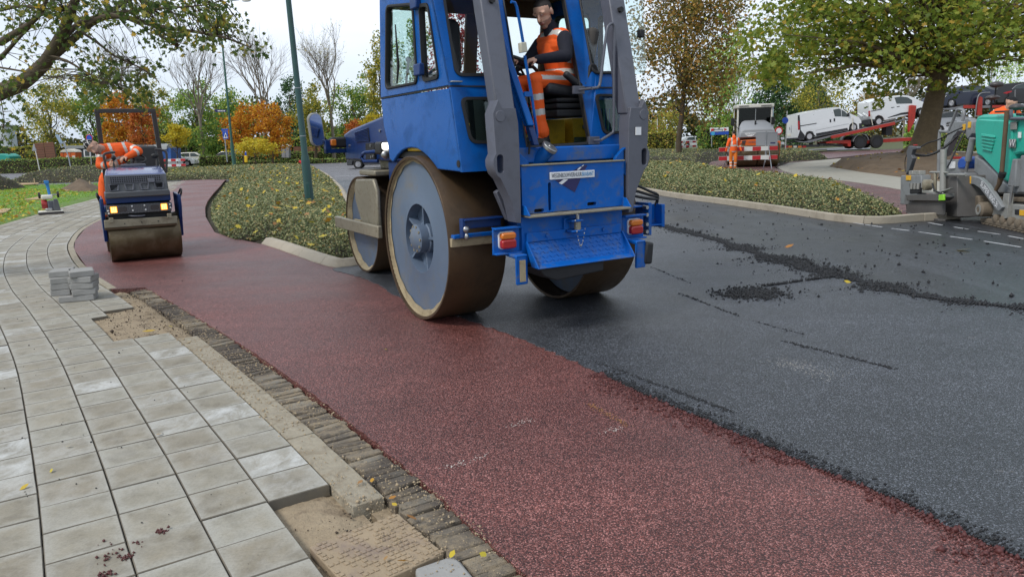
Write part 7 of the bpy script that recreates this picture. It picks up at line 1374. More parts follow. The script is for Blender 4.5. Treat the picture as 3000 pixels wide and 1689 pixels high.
vt, vf = vehicle('delivery_van', 'van', 'white long delivery van lowest on the car transporter ramp', K1, v1o, VA, VA+1.9, M_VW, [[(1022, 515), (1130, 492), (1165, 510), (1172, 640), (1050, 640)], [(1175, 515), (1235, 545), (1285, 600), (1285, 648), (1178, 642)]], [(580, 1005, 78), (1393, 835, 78)], .06, None, None,
   [('rear_corner_trim', [(366, 615), (400, 612), (416, 890), (492, 985), (482, 1060), (362, 1060)], M_CLAD, .004), ('tail_lamp', [(364, 715), (398, 728), (394, 890), (364, 885)], M_TLR, .012), ('sill_trim', [(697, 952), (1275, 850), (1295, 892), (702, 1002)], M_CLAD, .008), ('door_rail', [(412, 806), (708, 757), (708, 770), (412, 820)], M_CLAD, .01), ('door_handle', [(952, 690), (978, 690), (978, 745), (952, 745)], M_CLAD, .015), ('door_handle', [(1026, 672), (1052, 672), (1052, 730), (1026, 730)], M_CLAD, .015), ('panel_seam', [(655, 600), (661, 600), (690, 990), (684, 990)], M_GREY, .002), ('panel_seam', [(1000, 560), (1006, 560), (1046, 900), (1040, 900)], M_GREY, .002), ('body_crease', [(690, 893), (1300, 770), (1300, 778), (690, 901)], M_SIGNB, .002), ('mirror', [(1283, 570), (1310, 585), (1306, 640), (1283, 632)], M_CLAD, .12), ('front_bumper', [(1490, 770), (1545, 760), (1545, 830), (1495, 872)], M_CLAD, .004)], 0)
u0 = tr(TF, K1, [(364, 900)], VA)[0][0]
def rearu(L): return [TF.u(2280+x/6.306, 240+y/6.306, u0) for x, y in L]
MB().slab([rearu([(150, 1042), (360, 1028), (360, 1062), (135, 1078)])], u0-.06, u0+.05, 'yz').build('rear_bumper', M_CLAD, vt, .02)
for L, m_, nm in (([(240, 650), (247, 650), (247, 935), (240, 935)], M_GREY, 'rear_door_seam'), ([(208, 835), (218, 835), (222, 890), (212, 890)], M_CLAD, 'rear_door_handle'), ([(170, 962), (232, 960), (232, 1000), (172, 1003)], M_WHP, 'number_plate'), ([(160, 640), (360, 600), (360, 625), (165, 655)], M_HW, 'roof_lip'), ([(148, 730), (166, 735), (160, 880), (144, 880)], M_TLR, 'tail_lamp')): MB().slab([rearu(L)], u0-.02, u0+.02, 'yz').build(nm, m_, vt, .004)
v2o = [(1690, 372), (1850, 308), (2100, 262), (2280, 246), (2420, 256), (2520, 290), (2620, 345), (2760, 395), (2800, 450), (2800, 560), (2760, 580), (2700, 560), (2640, 470), (2560, 500), (2540, 590), (1965, 715), (1945, 660), (1905, 632), (1850, 618), (1800, 650), (1790, 720), (1745, 730), (1690, 660)]
v2t, _ = vehicle('delivery_van', 'van', 'smaller white van with a crumpled tail, higher on the transporter ramp', K1, v2o, VA+.05, VA+1.85, M_VW, [[(2152, 290), (2270, 270), (2400, 285), (2480, 335), (2480, 400), (2190, 405)]], [(1862, 728, 78), (2655, 560, 78)], .07, None, None,
   [('tail_lamp', [(1665, 540), (1700, 530), (1708, 635), (1670, 640)], M_TLR, .012), ('sill_trim', [(2015, 660), (2270, 570), (2540, 540), (2540, 580), (2270, 610), (2040, 665)], M_CLAD, .01), ('door_rail', [(1718, 535), (1915, 495), (1915, 508), (1718, 548)], M_CLAD, .01), ('door_handle', [(2088, 470), (2145, 462), (2145, 472), (2088, 482)], M_CLAD, .01), ('door_handle', [(2190, 455), (2245, 445), (2245, 456), (2190, 466)], M_CLAD, .01), ('panel_seam', [(1885, 340), (1891, 340), (1920, 640), (1914, 640)], M_GREY, .002), ('panel_seam', [(2140, 290), (2146, 290), (2190, 640), (2184, 640)], M_GREY, .002), ('window_recess', [(1745, 420), (1790, 380), (1870, 355), (1890, 490), (1790, 500), (1745, 470)], M_HW, .003), ('rear_skirt', [(1668, 690), (1790, 690), (1790, 730), (1690, 745)], M_CLAD, .01)], 0)
u1_ = tr(TF, K1, [(1690, 660)], VA)[0][0]; dn_ = MB()
for i in range(9):
    q = TF.u(2280+(1480+24*i)/6.306, 240+(590+12*(i % 4)*1.3)/6.306, u1_); dn_.ell((u1_-.01, q[0], q[1]), (.05, .1, .06+.03*(i % 3)), 8, 6, Matrix.Rotation(i*.9, 3, 'X'))
dn_.build('dented_door', M_VW, v2t, ang=25); q = [TF.u(2280+x/6.306, 240+y/6.306, u1_) for x, y in [(1550, 385), (1625, 380), (1625, 405), (1550, 408)]]; MB().slab([q], u1_-.03, u1_+.01, 'yz').build('brake_lamp', M_DGREY, v2t); q = [TF.u(2280+x/6.306, 240+y/6.306, u1_) for x, y in [(1530, 720), (1690, 690), (1690, 790), (1500, 800)]]; MB().slab([q], u1_-.1, u1_+.05, 'yz').build('torn_bumper', M_CLAD, v2t, .02)
# upper-deck cars and the parked white car
vehicle('estate_car', 'car', 'dark blue car on the upper deck of the transporter', K2, [(606, 640), (640, 555), (720, 500), (880, 465), (960, 390), (1060, 340), (1200, 318), (1400, 316), (1560, 335), (1650, 385), (1740, 410), (1765, 470), (1760, 600), (1700, 650), (1690, 640), (1660, 560), (1600, 535), (1540, 560), (1520, 670), (1030, 690), (1010, 600), (940, 550), (870, 580), (845, 690), (700, 690), (620, 680)], VA+.1, VA+1.85, M_CBL, [[(1100, 440), (1210, 375), (1320, 345), (1325, 420)], [(1340, 345), (1530, 350), (1550, 410), (1345, 420)], [(1560, 360), (1640, 400), (1570, 410)]], [(932, 640, 80), (1602, 622, 78)], .1, None, None, [('head_lamp', [(660, 560), (760, 515), (850, 500), (800, 545), (690, 575)], M_WHT, .012), ('windscreen', [(880, 460), (985, 372), (1070, 345), (1130, 345), (1040, 430)], M_AUTOGL, .004), ('mirror', [(1075, 440), (1130, 425), (1130, 460), (1080, 465)], M_CBL, .1), ('chrome_strip', [(1090, 436), (1330, 418), (1560, 406), (1560, 411), (1330, 424), (1090, 443)], M_STEEL, .01), ('side_sill', [(1030, 660), (1520, 645), (1520, 665), (1030, 688)], M_CBK, .006)], 12)
vehicle('estate_car', 'car', 'black car at the right edge on the upper deck of the transporter', K2, [(1735, 480), (1760, 410), (1850, 310), (1960, 285), (2200, 258), (2400, 250), (2700, 290), (2850, 380), (3050, 430), (3100, 560), (2980, 620), (2900, 540), (2820, 560), (2800, 630), (2100, 650), (2080, 560), (2000, 530), (1930, 560), (1900, 640), (1780, 640)], VA+.1, VA+1.85, M_CBK, [[(2070, 380), (2130, 325), (2270, 290), (2450, 285), (2450, 370)], [(2470, 285), (2650, 310), (2740, 365), (2470, 372)]], [(1990, 610, 80), (2890, 590, 80)], .1, None, None, [('tail_lamp', [(1880, 460), (1960, 430), (2050, 415), (2040, 440), (1950, 475)], M_TLR, .02), ('chrome_strip', [(2050, 385), (2130, 315), (2270, 280), (2270, 286), (2135, 322), (2058, 390)], M_STEEL, .01)], 8)
wc, _ = vehicle('parked_car', 'car', 'white car parked behind the hedge, below the dark blue car', K2, [(492, 1150), (500, 1040), (530, 960), (560, 880), (640, 830), (760, 795), (900, 785), (1040, 800), (1150, 850), (1260, 900), (1400, 930), (1480, 990), (1480, 1150), (1420, 1190), (1400, 1080), (1340, 1050), (1270, 1080), (1250, 1180), (810, 1180), (790, 1090), (720, 1045), (640, 1060), (590, 1130), (580, 1190)], VA+.6, VA+2.4, M_VW, [[(690, 880), (780, 835), (930, 810), (1000, 815), (990, 905), (740, 918)], [(1010, 815), (1090, 850), (1130, 890), (1010, 905)], [(560, 880), (600, 865), (640, 900), (620, 930), (555, 950)]], [(700, 1140, 84), (1335, 1130, 84)], .12, None, None, [('tail_lamp', [(525, 975), (585, 970), (625, 990), (560, 1005), (525, 1000)], M_TLR, .015), ('arch_trim', [(580, 1110), (620, 1060), (700, 1035), (770, 1060), (800, 1130), (790, 1130), (760, 1075), (700, 1050), (630, 1070), (592, 1120)], M_CLAD, .01)], 7)
wc.location = TF.o+Vector((0, .0, -.0))
# the transporter itself
tp_ = empty('car_transporter', TF.o, TF.th, 'red and grey car transporter trailer carrying vans and cars', 'trailer'); TP = lambda L, v0, v1, nm, m_, par=None, bev=.01, k=K1, at=None: pr(TF, k, L, v0, v1, nm, m_, par or tp_, bev, at=at)
for va in (VA-.18, VA+1.8):
    TP([(970, 1000), (2150, 738), (2165, 790), (985, 1050)], va, va+.1, 'ramp_beam', M_TRED, at=VA-.15)
for va in (VA-.05, VA+1.4): TP([(300, 1085), (480, 1105), (960, 990), (2180, 725), (2400, 670), (2400, 690), (2180, 750), (960, 1020), (560, 1125), (380, 1115)], va, va+.5, 'wheel_track', M_TGR, at=VA)
TP([(885, 1110), (1000, 1085), (1340, 1075), (1345, 1180), (1325, 1195), (1290, 1190), (1285, 1140), (890, 1135)], VA+.1, VA+1.6, 'chassis', M_TRED, at=VA+.1); TP([(250, 1165), (760, 1158), (760, 1200), (250, 1205)], VA, VA+1.8, 'rear_frame', M_CLAD, at=VA); TP([(760, 1130), (1000, 1150), (1200, 1155), (1190, 1200), (1000, 1175), (770, 1165)], VA+.2, VA+.6, 'hydraulic_ram', M_CLAD, at=VA+.2)
for x0, m_ in ((118, M_TLR), (190, M_ORL), (280, M_WHP), (365, M_ORL), (450, M_TLR)): TP([(x0, 1182), (x0+60, 1180), (x0+62, 1212), (x0, 1218)], VA-.05, VA+.02, 'rear_lamp', m_, None, .004, at=VA)
(u, z) = tr(TF, K1, [(1525, 1112)], VA)[0]
for du in (0, 1.35):
    for vv in (VA+.12, VA+1.7): wheel(tp_, u+du, vv, max(z, .52), .52, .28, -1 if vv < 0 else 1, M_CLAD, 0)
for vv in (VA-.05, VA+1.65):
    MB().slab([circ((u, z), .66, 10, 175)+circ((u, z), .6, 175, 10)], vv, vv+.35, 'xz').build('mudguard', M_TGR, tp_, .01)
TP([(1992, 805), (2110, 800), (2105, 985), (1985, 985)], VA+.2, VA+.8, 'support_post', M_CLAD, at=VA+.2); TP([(1640, 1075), (2900, 1000), (2900, 1060), (1640, 1140)], VA+.3, VA+1.5, 'main_beam', M_TRED, at=VA+.3)
TP([(160, 690), (190, 680), (278, 690), (240, 990), (140, 1185), (135, 1100)], VA-.15, VA+.05, 'end_post', M_TRED, None, .02, K2, VA-.1); TP([(1402, 600), (1430, 540), (1470, 525), (1500, 545), (1490, 870), (1395, 870)], VA-.2, VA-.05, 'end_post', M_TRED, None, .02, K2, VA-.15)
for va in (VA-.1, VA+1.5):
    TP([(560, 750), (900, 735), (1160, 690), (1700, 690), (2300, 680), (3000, 660), (3000, 700), (2300, 725), (1160, 745), (980, 770), (600, 770)], va, va+.45, 'deck_track', M_TGR, None, .01, K2, VA)
    TP([(1150, 682), (1372, 682), (1372, 742), (1150, 742)], va-.06, va+.02, 'deck_beam', M_TRED, None, .006, K2, VA-.1); TP([(1660, 685), (1900, 682), (1900, 728), (1660, 732)], va-.06, va+.02, 'deck_beam', M_TRED, None, .006, K2, VA-.1)
for L in ([(1365, 900), (1400, 620), (1440, 490), (1520, 455), (1640, 450)], [(2100, 640), (2105, 400)]): P = tr(TF, K2, L, VA-.25); MB().tube(spline([Vector((a, VA-.25, b)) for a, b in P], .1), .05, 8).build('hand_rail', M_TGR, tp_, ang=70)
for L in ([(1380, 655), (1375, 880)], [(1700, 560), (1745, 800)]): P = tr(TF, K1, L, VA-.06); MB().tube([(a, VA-.06, b) for a, b in P], .035, 5).build('lashing_strap', M_WHP, tp_)
for i, L in enumerate(([(330, 1275), (1080, 1225), (1720, 1190), (1720, 1200), (1090, 1240), (340, 1290)], [(900, 1255), (1700, 1230), (1700, 1250), (900, 1280)])):
    P = [tuple(G(2280+x/6.306, 240+y/6.306))[:2] for x, y in L]; tag(MB().slab([P], 0, .07, 'xy').build('steel_plate', M_TGR, None, .01), ('long pale steel plate lying on the ground under the transporter tail', 'shorter pale steel plate on the ground beside the transporter wheel')[i], 'plate')
tag(empty('x'), None, None) and bpy.data.objects.remove(bpy.data.objects['x'])
# ================================================================== lamp posts, signs, site huts and vehicles at the back
M_POLE = mat('dark_green_pole', (.016, .062, .058), .4, 0, .1, 3, (.03, .05, .04), .4, 4); M_POLE2 = mat('green_pole', (.03, .1, .075), .45); M_BROWNP = mat('rusty_brown_panel', (.17, .075, .045), .85, 0, .25, 3); M_TOR = mat('toilet_orange', (.6, .12, .02), .5); M_HUT = mat('dark_hut', (.03, .04, .045), .7); M_WAG = mat('wagon_blue', (.025, .1, .33), .5); M_ROOFG = mat('hut_roof_grey', (.25, .27, .27), .6); M_SBL = mat('sign_blue', (.012, .07, .42), .4); M_SRD = mat('sign_red', (.5, .015, .02), .4); M_WOOD = mat('plank_wood', (.38, .26, .14), .85, 0, .2, 5, (.2, .13, .07), .4, 6); M_TEALB = mat('teal_container', (.02, .3, .24), .5); M_STAKE = mat('stake_wood', (.42, .33, .2), .85); M_BOLY = mat('bollard_yellow', (.7, .45, .01), .5); M_TANK = mat('pale_tank', (.42, .46, .48), .6)
def root(name, x, y, Y, label, cat, group=None, z=None):
    p = AT(x, y, Y); return empty(name, (p.x, Y, -.1 if z is None else z), 0, label, cat, group)
def loc_(r, x, y, dY=0): p = AT(x, y, r.location.y+dY)-r.location; return p
def slabpx(r, L, d0, d1, nm, m, par=None, bev=.01):
    P = [loc_(r, x, y, d0) for x, y in L]; return MB().slab([[(p.x, p.z) for p in P]], d0, d1, 'xz').build(nm, m, par or r, bev)
def pole(r, L, r0, r1, nm='pole', m=None, n=10):
    P = [loc_(r, x, y) for x, y in L]; return MB().tube(P, [r0+(r1-r0)*i/(len(P)-1) for i in range(len(P))], n).build(nm, m or M_GALV, r, ang=60)
# near lamp post
lp = empty('lamp_post', (-4.8, 17.95, 0), 0, 'dark green lamp post rising from the island planting', 'lamp post', 'lamp posts'); tl = Vector((-.022, 0, 1)); pr0 = [(0, .107), (1.3, .103), (1.4, .09), (1.48, .074), (5, .062), (8.2, .05)]
MB().tube([tl*z for z, r in pr0], [r for z, r in pr0], 20).build('pole', M_POLE, lp, ang=50); MB().box(.0, -.1, .55, .09, .02, .5).build('service_door', M_POLE, lp, .006)
for z in (1.9, 3.0): MB().lathe([(.075, z-.008), (.075, z+.008)], (tl.x*z, 0, 0), 'z', 16).build('clamp_band', M_GALV, lp)
MB().tube([tl*8.15, tl*8.4+Vector((.3, 0, .05)), tl*8.4+Vector((1.1, 0, .15))], .04, 8).build('lamp_arm', M_POLE, lp); MB().ell(tl*8.4+Vector((1.3, 0, .14)), (.32, .12, .07)).build('lamp_head', M_GALV, lp)
# far lamp post
r = root('lamp_post', 684, 470, 60, 'far green street lamp with a curved arm behind the island', 'lamp post', 'lamp posts'); p0 = loc_(r, 679, 418); p1 = loc_(r, 662, 240); p2 = loc_(r, 641, 22)
MB().tube([(0.05, 0, 0), loc_(r, 681, 440), p0], [.15, .14, .13], 12).tube([p0, p1, p2, loc_(r, 640, 17), loc_(r, 645, 12), loc_(r, 672, 3), loc_(r, 700, 0)], [.1, .08, .055, .05, .045, .04, .035], 10).build('pole', M_POLE2, r, ang=60); MB().ell(loc_(r, 722, 2), (.36, .14, .09)).build('lamp_head', M_HW, r)
ds = slabpx(r, [(626, 323), (632, 320), (663, 322), (663, 328), (632, 329)], -.2, -.16, 'direction_sign', M_INK); 
for i in range(5): slabpx(r, [(638+4.5*i, 323.5), (641+4.5*i, 323.5), (641+4.5*i, 326.5), (638+4.5*i, 326.5)], -.215, -.2, 'sign_lettering', M_WHT, ds, 0)
# pedestrian crossing sign
r = root('road_sign', 665, 470, 58, 'blue square pedestrian crossing sign beside the far lamp post', 'sign'); pole(r, [(666, 474), (663, 450), (659, 408)], .04, .04)
s_ = slabpx(r, [(651, 385), (667, 384), (669, 407), (654, 408)], -.03, 0, 'sign_plate', M_SBL); slabpx(r, [(660, 388), (667, 404), (655, 405)], -.045, -.03, 'white_triangle', M_WHT, s_, 0); slabpx(r, [(659.5, 394), (661.5, 394), (664, 403), (661, 400), (658, 403)], -.06, -.045, 'walking_figure', M_INK, s_, 0); slabpx(r, [(648, 378), (668, 377), (668, 383), (649, 384)], -.03, 0, 'name_plate', M_SBL)
# round no-stopping sign, sign backs on the left
r = root('road_sign', 268, 505, 66, 'round blue sign with red ring above the bending operator', 'sign'); pole(r, [(269, 506), (266, 450), (263, 410)], .035, .035); c = loc_(r, 262, 404); MB().lathe([(.3, -.03), (.3, 0)], tuple(c), 'y', 28).build('red_ring', M_SRD, r); MB().lathe([(.235, -.045), (.235, -.03)], tuple(c), 'y', 28).build('blue_field', M_SBL, r)
r = root('road_sign', 117, 503, 62, 'grey back of a triangular warning sign at far left', 'sign'); pole(r, [(117, 503), (107, 455), (99, 422)], .035, .035, m=M_HW); slabpx(r, [(98, 421), (107, 441), (93, 443)], -.05, -.02, 'sign_back', M_SIGNB)
r = root('leaning_sign', 208, 497, 60, 'leaning blue and white post with a square frame at left', 'sign'); pole(r, [(208, 496), (201, 460), (190, 430), (186, 420)], .045, .04); slabpx(r, [(161, 396), (169, 393), (184, 417), (176, 422)], -.06, -.02, 'blue_arm', mat('pale_blue_board', (.25, .35, .45), .5)); fo = [(176, 420), (190, 416), (195, 428), (181, 433)]; P = [(loc_(r, x, y).x, loc_(r, x, y).z) for x, y in fo]; MB().slab([P, inset(P, .1)[::-1]], -.06, -.02, 'xz').build('square_frame', M_GALV, r)
# huts and site things
r = root('wooden_screen', 130, 475, 74, 'two tall rust-brown panels at left behind the hedge', 'screen')
for L in ([(100, 420), (127, 418), (134, 474), (106, 474)], [(129, 418), (155, 416), (165, 472), (136, 474)]):
    s_ = slabpx(r, L, -.05, .05, 'panel', M_BROWNP)
    for i in range(7): y = L[0][1]+(i+.6)*7; slabpx(r, [(L[0][0]+i*.9+1, y), (L[1][0]+i*1.2-1, y-.6), (L[1][0]+i*1.2-1, y+.2), (L[0][0]+i*.9+1, y+.8)], -.07, -.05, 'board_joint', M_BARK, s_, 0)
r = root('portable_toilet', 199, 475, 76, 'orange portable toilet with a white roof', 'toilet'); s_ = slabpx(r, [(176, 447), (221, 446), (222, 478), (177, 478)], -.55, .55, 'cabin', M_TOR, None, .05); slabpx(r, [(174, 447), (180, 440), (199, 436), (216, 440), (222, 446)], -.6, .6, 'roof', M_WHP, None, .04); slabpx(r, [(211, 456), (220, 456), (220, 465), (211, 465)], -.58, -.55, 'vent', M_WHP, s_); slabpx(r, [(193, 456), (202, 456), (202, 465), (193, 465)], -.58, -.55, 'notice', M_WHP, s_)
for x in (185, 206): slabpx(r, [(x, 448), (x+1, 448), (x+1, 476), (x, 476)], -.565, -.55, 'door_seam', M_BROWNP, s_, 0)
r = root('site_hut', 250, 478, 80, 'dark site hut with a white window and green base', 'hut'); slabpx(r, [(196, 434), (288, 434), (288, 478), (196, 478)], -1.2, 1.2, 'wall', M_HUT); slabpx(r, [(192, 427), (292, 427), (292, 435), (192, 435)], -1.35, 1.3, 'roof', M_ROOFG); w_ = slabpx(r, [(244, 438), (281, 438), (282, 460), (246, 460)], -1.26, -1.2, 'window_frame', M_WHT); slabpx(r, [(248, 441), (261, 441), (262, 457), (249, 457)], -1.28, -1.26, 'pane', M_AUTOGL, w_); slabpx(r, [(265, 441), (278, 441), (279, 457), (266, 457)], -1.28, -1.26, 'pane', M_AUTOGL, w_); slabpx(r, [(246, 461), (285, 461), (285, 470), (246, 470)], -1.24, -1.2, 'green_panel', mat('hut_green', (.06, .3, .12), .5))
r = root('site_wagon', 455, 475, 73, 'blue site wagon with a rounded grey roof behind the small roller', 'wagon'); s_ = slabpx(r, [(398, 436), (500, 434), (502, 468), (398, 468)], -1.1, 1.1, 'wall', M_WAG); P = [loc_(r, 500, 428), loc_(r, 395, 430)]; MB().slab([[(-1.25, 0), (-1.15, .3), (-.7, .5), (0, .56), (.7, .5), (1.15, .3), (1.25, 0)]], P[1].x, P[0].x+.15, fn=lambda a, b, c: (c, a, P[0].z-.3+b)).build('roof', M_ROOFG, r, .02)
for x in (405, 432, 462): slabpx(r, [(x, 440), (x+18, 440), (x+18, 466), (x, 466)], -1.13, -1.1, 'wall_panel', M_WAG, s_, .01)
for x in (415, 485): MB().lathe([(.3, -1.2), (.36, -1.2), (.36, -1.0), (.3, -1.0)], (loc_(r, x, 470).x, 0, .36), 'y', 20).build('wheel', M_TYRE, r)
def simple_car(x, y, Y, L, rz, paint, label, name='parked_car', cat='car', h=1.45, van=False, group=None):
    p = G(x, y) if Y is None else AT(x, y, Y); t = empty(name, (p.x, p.y, -.012), rz, label, cat, group); hl = L/2
    if van: prof = [(-hl, .35), (-hl, h*.95), (-hl+.15, h), (hl*.35, h), (hl*.62, h*.58), (hl*.97, h*.46), (hl, .4)]; gl = [[(hl*.12, h*.58), (hl*.12, h*.9), (hl*.34, h*.9), (hl*.55, h*.6)]]; ws = [(hl*.38, h*.97), (hl*.62, h*.61)]
    else: prof = [(-hl, .32), (-hl+.02, .8), (-hl+.15, .98), (-hl*.62, h*.97), (-hl*.3, h), (hl*.15, h*.98), (hl*.48, .98), (hl*.9, .82), (hl, .62), (hl, .32)]; gl = [[(-hl*.66, 1.0), (-hl*.52, h*.92), (-hl*.14, h*.94), (-hl*.14, .98)], [(-hl*.1, .98), (-hl*.1, h*.94), (hl*.12, h*.92), (hl*.36, .97)]]; ws = [(hl*.18, h*.96), (hl*.46, 1.0)]
    W_ = .88 if not van else .98; zb_ = .9
    def fn(a, b, c): return (a, c*W_*(1-.17*max(0, b-zb_)), b)
    lowp_ = []
    for wx in (-hl*.6, hl*.63): lowp_.append([(wx+.4*math.cos(R(180-20*i)), .33+.4*math.sin(R(180-20*i))) for i in range(10)])
    base_ = [(-hl, .25)]+[q for w__ in lowp_ for q in ([(w__[0][0], .25)]+w__+[(w__[-1][0], .25)])]+[(hl, .25)]
    MB().slab([base_+prof[::-1]], -1, 1, fn=fn).build('body', paint, t, .05, seg=3)
    for g_ in gl:
        for sd_ in (-1, 1): MB().slab([g_], sd_*1.008, sd_*.98, fn=fn).build('window', M_AUTOGL, t, .004)
    d_ = Vector((ws[1][0]-ws[0][0], 0, ws[1][1]-ws[0][1])); n_ = Vector((-d_.z, 0, d_.x)).normalized()*(-.012 if d_.x*1 < 0 else .012); n_ = Vector((abs(d_.z), 0, abs(d_.x))).normalized()*.012
    MB().add([Vector((ws[0][0], -.62, ws[0][1]))+n_, Vector((ws[0][0], .62, ws[0][1]))+n_, Vector((ws[1][0], .74, ws[1][1]))+n_, Vector((ws[1][0], -.74, ws[1][1]))+n_], [(0, 1, 2, 3)]).build('windscreen', M_AUTOGL, t)
    for wx in (-hl*.6, hl*.63):
        for sd_ in (-1, 1): wheel(t, wx, sd_*(W_-.1), .325, .325, .2, sd_, None, 9)
    for sd_ in (-1, 1): MB().box(hl-.1, sd_*.62, .68 if not van else .8, .16, .3, .13).build('head_lamp', M_WHT, t, .03); MB().box(-hl+.06, sd_*.68, .85, .12, .25, .14).build('tail_lamp', M_TLR, t, .03)
    MB().box(hl-.02, 0, .5, .06, .5, .12).build('number_plate', M_WHP, t, .01); return t
simple_car(1108, 491, None, 4.2, R(184), M_CGY, 'dark grey car driving behind the front drum of the big roller', 'passing_car')
simple_car(740, 452, 84, 5.2, R(-80), M_VW, 'white van facing the road behind the yellow bollard', 'parked_van', 'van', 2.45, True)
simple_car(512, 462, 80, 4.3, R(10), M_VW, 'silver-white car half hidden right of the blue site wagon', h=1.5, group='cars behind the hedge'); simple_car(572, 466, 84, 4.5, R(5), M_HW, 'pale car roof showing above the short hedge', group='cars behind the hedge'); simple_car(830, 460, 90, 4.5, R(3), M_CGY, 'grey car roof showing behind the hedge by the near lamp post', group='cars behind the hedge'); simple_car(690, 458, 88, 4.4, R(0), M_CGY, 'dark car half hidden behind the far lamp post', group='cars behind the hedge')
simple_car(2035, 408, 95, 4.4, R(8), M_VW, 'white car behind the mixed hedge right of the slim trunk', group='cars behind the hedge')
r = root('covered_boat', 690, 450, 92, 'teal tarpaulin over a dark load left of the white van', 'tarpaulin'); slabpx(r, [(668, 452), (672, 442), (688, 437), (712, 436), (716, 448), (700, 455)], -.8, .8, 'cover', M_TEALB, None, .15); slabpx(r, [(666, 455), (670, 444), (684, 438), (686, 452)], -.9, .6, 'hull', M_RUB, None, .1)
r = root('utility_cabinet', 836, 455, 78, 'grey utility cabinet behind the hedge by the near lamp post', 'cabinet'); slabpx(r, [(825, 430), (846, 429), (847, 462), (825, 462)], -.35, .35, 'cabinet_body', M_SIGNB, None, .02); slabpx(r, [(823, 425), (836, 423), (848, 425), (848, 430), (823, 431)], -.4, .4, 'cabinet_lid', M_WHP, None, .02)
slabpx(r, [(835, 432), (836, 432), (836, 460), (835, 460)], -.37, -.35, 'door_seam', M_GREY)
r = root('brown_screen', 900, 456, 88, 'low rust-brown panels right of the near lamp post', 'screen')
for i in range(4): slabpx(r, [(860+20*i, 430), (879+20*i, 430), (879+20*i, 455), (860+20*i, 455)], -.05, .05, 'panel', M_BROWNP)
r = root('bollard', 719, 475, 58, 'yellow traffic bollard with a blue top beside the island', 'bollard'); slabpx(r, [(715, 456), (723, 456), (724, 476), (716, 476)], -.1, .1, 'yellow_body', M_BOLY, None, .03); slabpx(r, [(717, 446), (721, 446), (722, 456), (717, 456)], -.04, .04, 'blue_top', M_SBL)
r = root('skip_container', 12, 474, 80, 'teal container at the left edge behind the hedge', 'container'); slabpx(r, [(-40, 452), (10, 450), (27, 458), (29, 478), (-40, 478)], -1, 1, 'tub', M_TEALB, None, .1)
for i, (x0, x1, y0) in enumerate(((-30, 8, 372), (10, 51, 371))):
    r = root('storage_tank', (x0+x1)/2, 440, 125, ('pale storage tank at the very left edge', 'pale storage tank right of its twin at far left')[i], 'tank', 'storage tanks'); a = loc_(r, x0, y0); b = loc_(r, x1, y0); MB().lathe([((b.x-a.x)/2, 0), ((b.x-a.x)/2, a.z), ((b.x-a.x)/2+.1, a.z), ((b.x-a.x)/2+.1, a.z+.2), (0, a.z+.5)], (0, 0, 0), 'z', 32).build('shell', M_TANK, r)
bl_ = AT(447, 482, 60); barrier(Fr((bl_.x, 60), 2), 2.6, 'red and white barrier behind the small roller', (.25, .8), 0)
for x, y0, y1, Y, nm, lab in ((315, 345, 440, 78, 'lamp_post', 'white car park lamp seen through the small roller frame'), (828, 378, 450, 86, 'lamp_post', 'thin white lamp by the orange maples'), (2898, 145, 300, 75, 'lamp_post', 'thin green lamp post above the dark cars'), (2531, 235, 330, 92, 'lamp_post', 'thin white mast above the white vans'), (1925, 335, 400, 90, 'lamp_post', 'pale mast beside the slim dark trunk')):
    r = root(nm, x, y1, Y, lab, 'lamp post', 'lamp posts'); pole(r, [(x+2, y1+25), (x, y0)], .07, .045, m=M_POLE2 if x == 2898 else M_HW); MB().box(loc_(r, x, y0).x, 0, loc_(r, x, y0).z, .7, .25, .08).build('lamp_head', M_GALV, r, .02)
# direction sign and round signs near the parked roller
r = root('direction_sign', 2107, 400, 66, 'white direction sign with red arrows behind the walking worker', 'sign'); pole(r, [(2085, 430), (2084, 372)], .04, .04); pole(r, [(2133, 430), (2132, 372)], .04, .04); s_ = slabpx(r, [(2080, 375), (2135, 373), (2135, 384), (2080, 386)], -.08, -.04, 'sign_plate', M_WHT); slabpx(r, [(2083, 378), (2091, 376), (2091, 384), (2083, 384)], -.1, -.08, 'red_arrow', M_SRD, s_, 0); slabpx(r, [(2122, 375), (2130, 379), (2122, 383)], -.1, -.08, 'red_arrow', M_SRD, s_, 0)
for i in range(6): slabpx(r, [(2096+4*i, 378), (2098.5+4*i, 378), (2098.5+4*i, 381), (2096+4*i, 381)], -.1, -.08, 'sign_lettering', M_GINK, s_, 0)
s_ = slabpx(r, [(2081, 387), (2135, 385), (2135, 394), (2081, 396)], -.08, -.04, 'lower_plate', M_SBL); c = loc_(r, 2088, 391); MB().lathe([(.17, -.1), (.17, -.08)], tuple(c), 'y', 20).build('cycle_symbol', mat('sign_cyan', (.05, .35, .6), .4), s_)
r = root('road_sign', 2281, 420, 50, 'round white sign with red ring beside the parked roller', 'sign'); pole(r, [(2283, 445), (2281, 380)], .035, .035); c = loc_(r, 2281, 383); MB().lathe([(.26, -.05), (.26, -.02)], tuple(c), 'y', 28).build('red_ring', M_SRD, r); MB().lathe([(.18, -.065), (.18, -.05)], tuple(c), 'y', 28).build('white_field', M_WHT, r)
r = root('road_sign', 2304, 420, 54, 'round blue sign on a white post left of the first van', 'sign'); pole(r, [(2301, 440), (2306, 325)], .035, .03, m=M_HW); c = loc_(r, 2299, 353, -.1); MB().lathe([(.22, -.12), (.22, -.08)], tuple(c), 'y', 28).build('blue_disc', M_SBL, r)
for y in (402, 416): slabpx(r, [(2288, y), (2298, y), (2298, y+7), (2288, y+7)], -.15, -.11, 'white_marker', M_WHT)
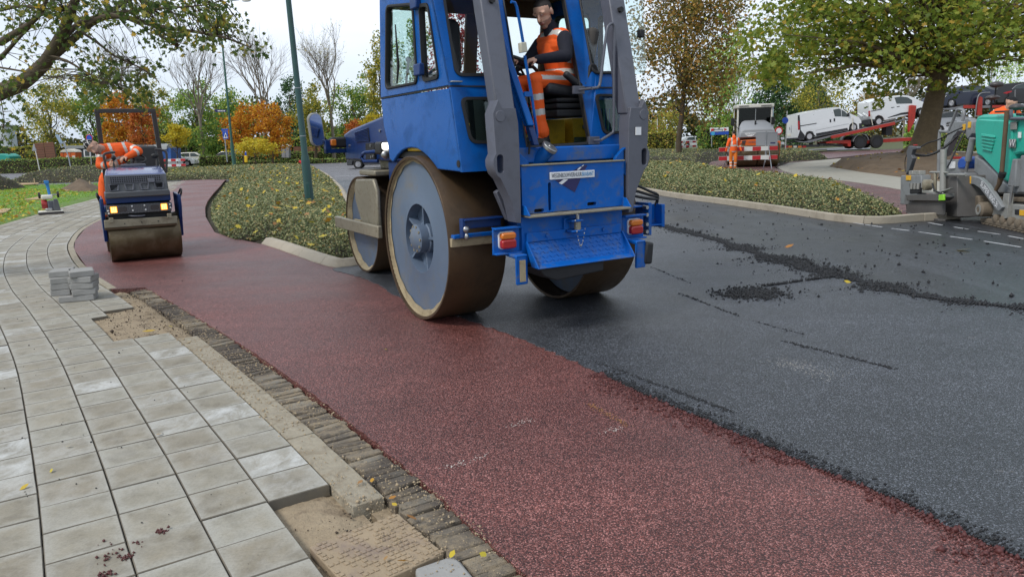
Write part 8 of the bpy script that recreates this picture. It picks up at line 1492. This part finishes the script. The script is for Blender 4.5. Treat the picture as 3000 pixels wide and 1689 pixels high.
# ---------------------------------------------------------------- things on the lawn
for i, (L, lab) in enumerate((([(10, 547), (60, 541), (114, 540), (113, 543), (20, 549)], 'long plank at the far edge of the lawn, left of the bush'), ([(190, 562), (222, 553), (280, 550), (279, 554), (200, 563)], 'plank lying below the heap of earth'), ([(70, 592), (110, 584), (134, 584), (133, 590), (75, 592)], 'plank behind the plate compactor'), ([(-10, 628), (10, 620), (34, 619), (20, 630), (-10, 636)], 'plank at the left edge near the pavement'))):
    tag(MB().slab([px(L)], .06, .1, 'xy').build('plank', M_WOOD, None, .004), lab, 'plank', 'planks on the lawn')
for i, (x, y0, y1, lab) in enumerate(((103, 522, 543, 'thin wooden stake at the end of the far plank'), (225, 521, 535, 'wooden stake on top of the heap of earth'), (266, 530, 556, 'wooden stake beside the plank below the earth heap'), (300, 560, 574, 'pale stake at the lawn corner behind the small roller'))):
    p = G(x, y1); q = AT(x, y0, p.y); t_ = MB().tube([(0, 0, -.05), (0, 0, q.z-.02), (0, 0, q.z)], [.035, .035, .015], 6).build('stake', M_STAKE); t_.location = (p.x, p.y, 0); tag(t_, lab, 'stake', 'survey stakes')
hp_ = px([(172, 560), (200, 545), (250, 540), (290, 548), (300, 558), (280, 566), (210, 566)]); 
def heaph(P, ok): d = edist(P, hp_); return np.where(ok, np.minimum(d*.5, .62)*(1+.25*vnoise(P, 2.1, 5))+.06*vnoise(P, 7, 6)+.03, -.05)
tag(field('earth_heap', hp_, heaph, .12, M_SOIL), 'heap of brown earth on the lawn behind the plate compactor', 'earth heap')
for i, (a, b) in enumerate((((876, 472), (890, 480)), ((884, 470), (893, 477)))):
    p, q = AT(*a, 50), AT(*b, 50); t_ = MB().tube([(0, 0, 0), q-p], [.09, .12], 10).build('red_pipe', M_SRD); t_.location = p; tag(t_, ('left red pipe lying on the far island planting', 'right red pipe lying on the far island planting')[i], 'pipe', 'red pipes')
# mirrors of the paving machine
for x, y, rx, rz in ((2920, 248, .1, .06), (2908, 286, .12, .05), (2978, 314, .12, .06)):
    q = VF.v(x, y, .7); MB().ell((q[0], .7, q[1]), (rx, .12, rz), 16, 10).build('mirror', M_DGREY, pv); MB().tube([(q[0]-.06, .72, q[1]), (q[0]-.1, .74, q[1]-.35)], .015, 6).build('mirror_stalk', M_RUB, pv)
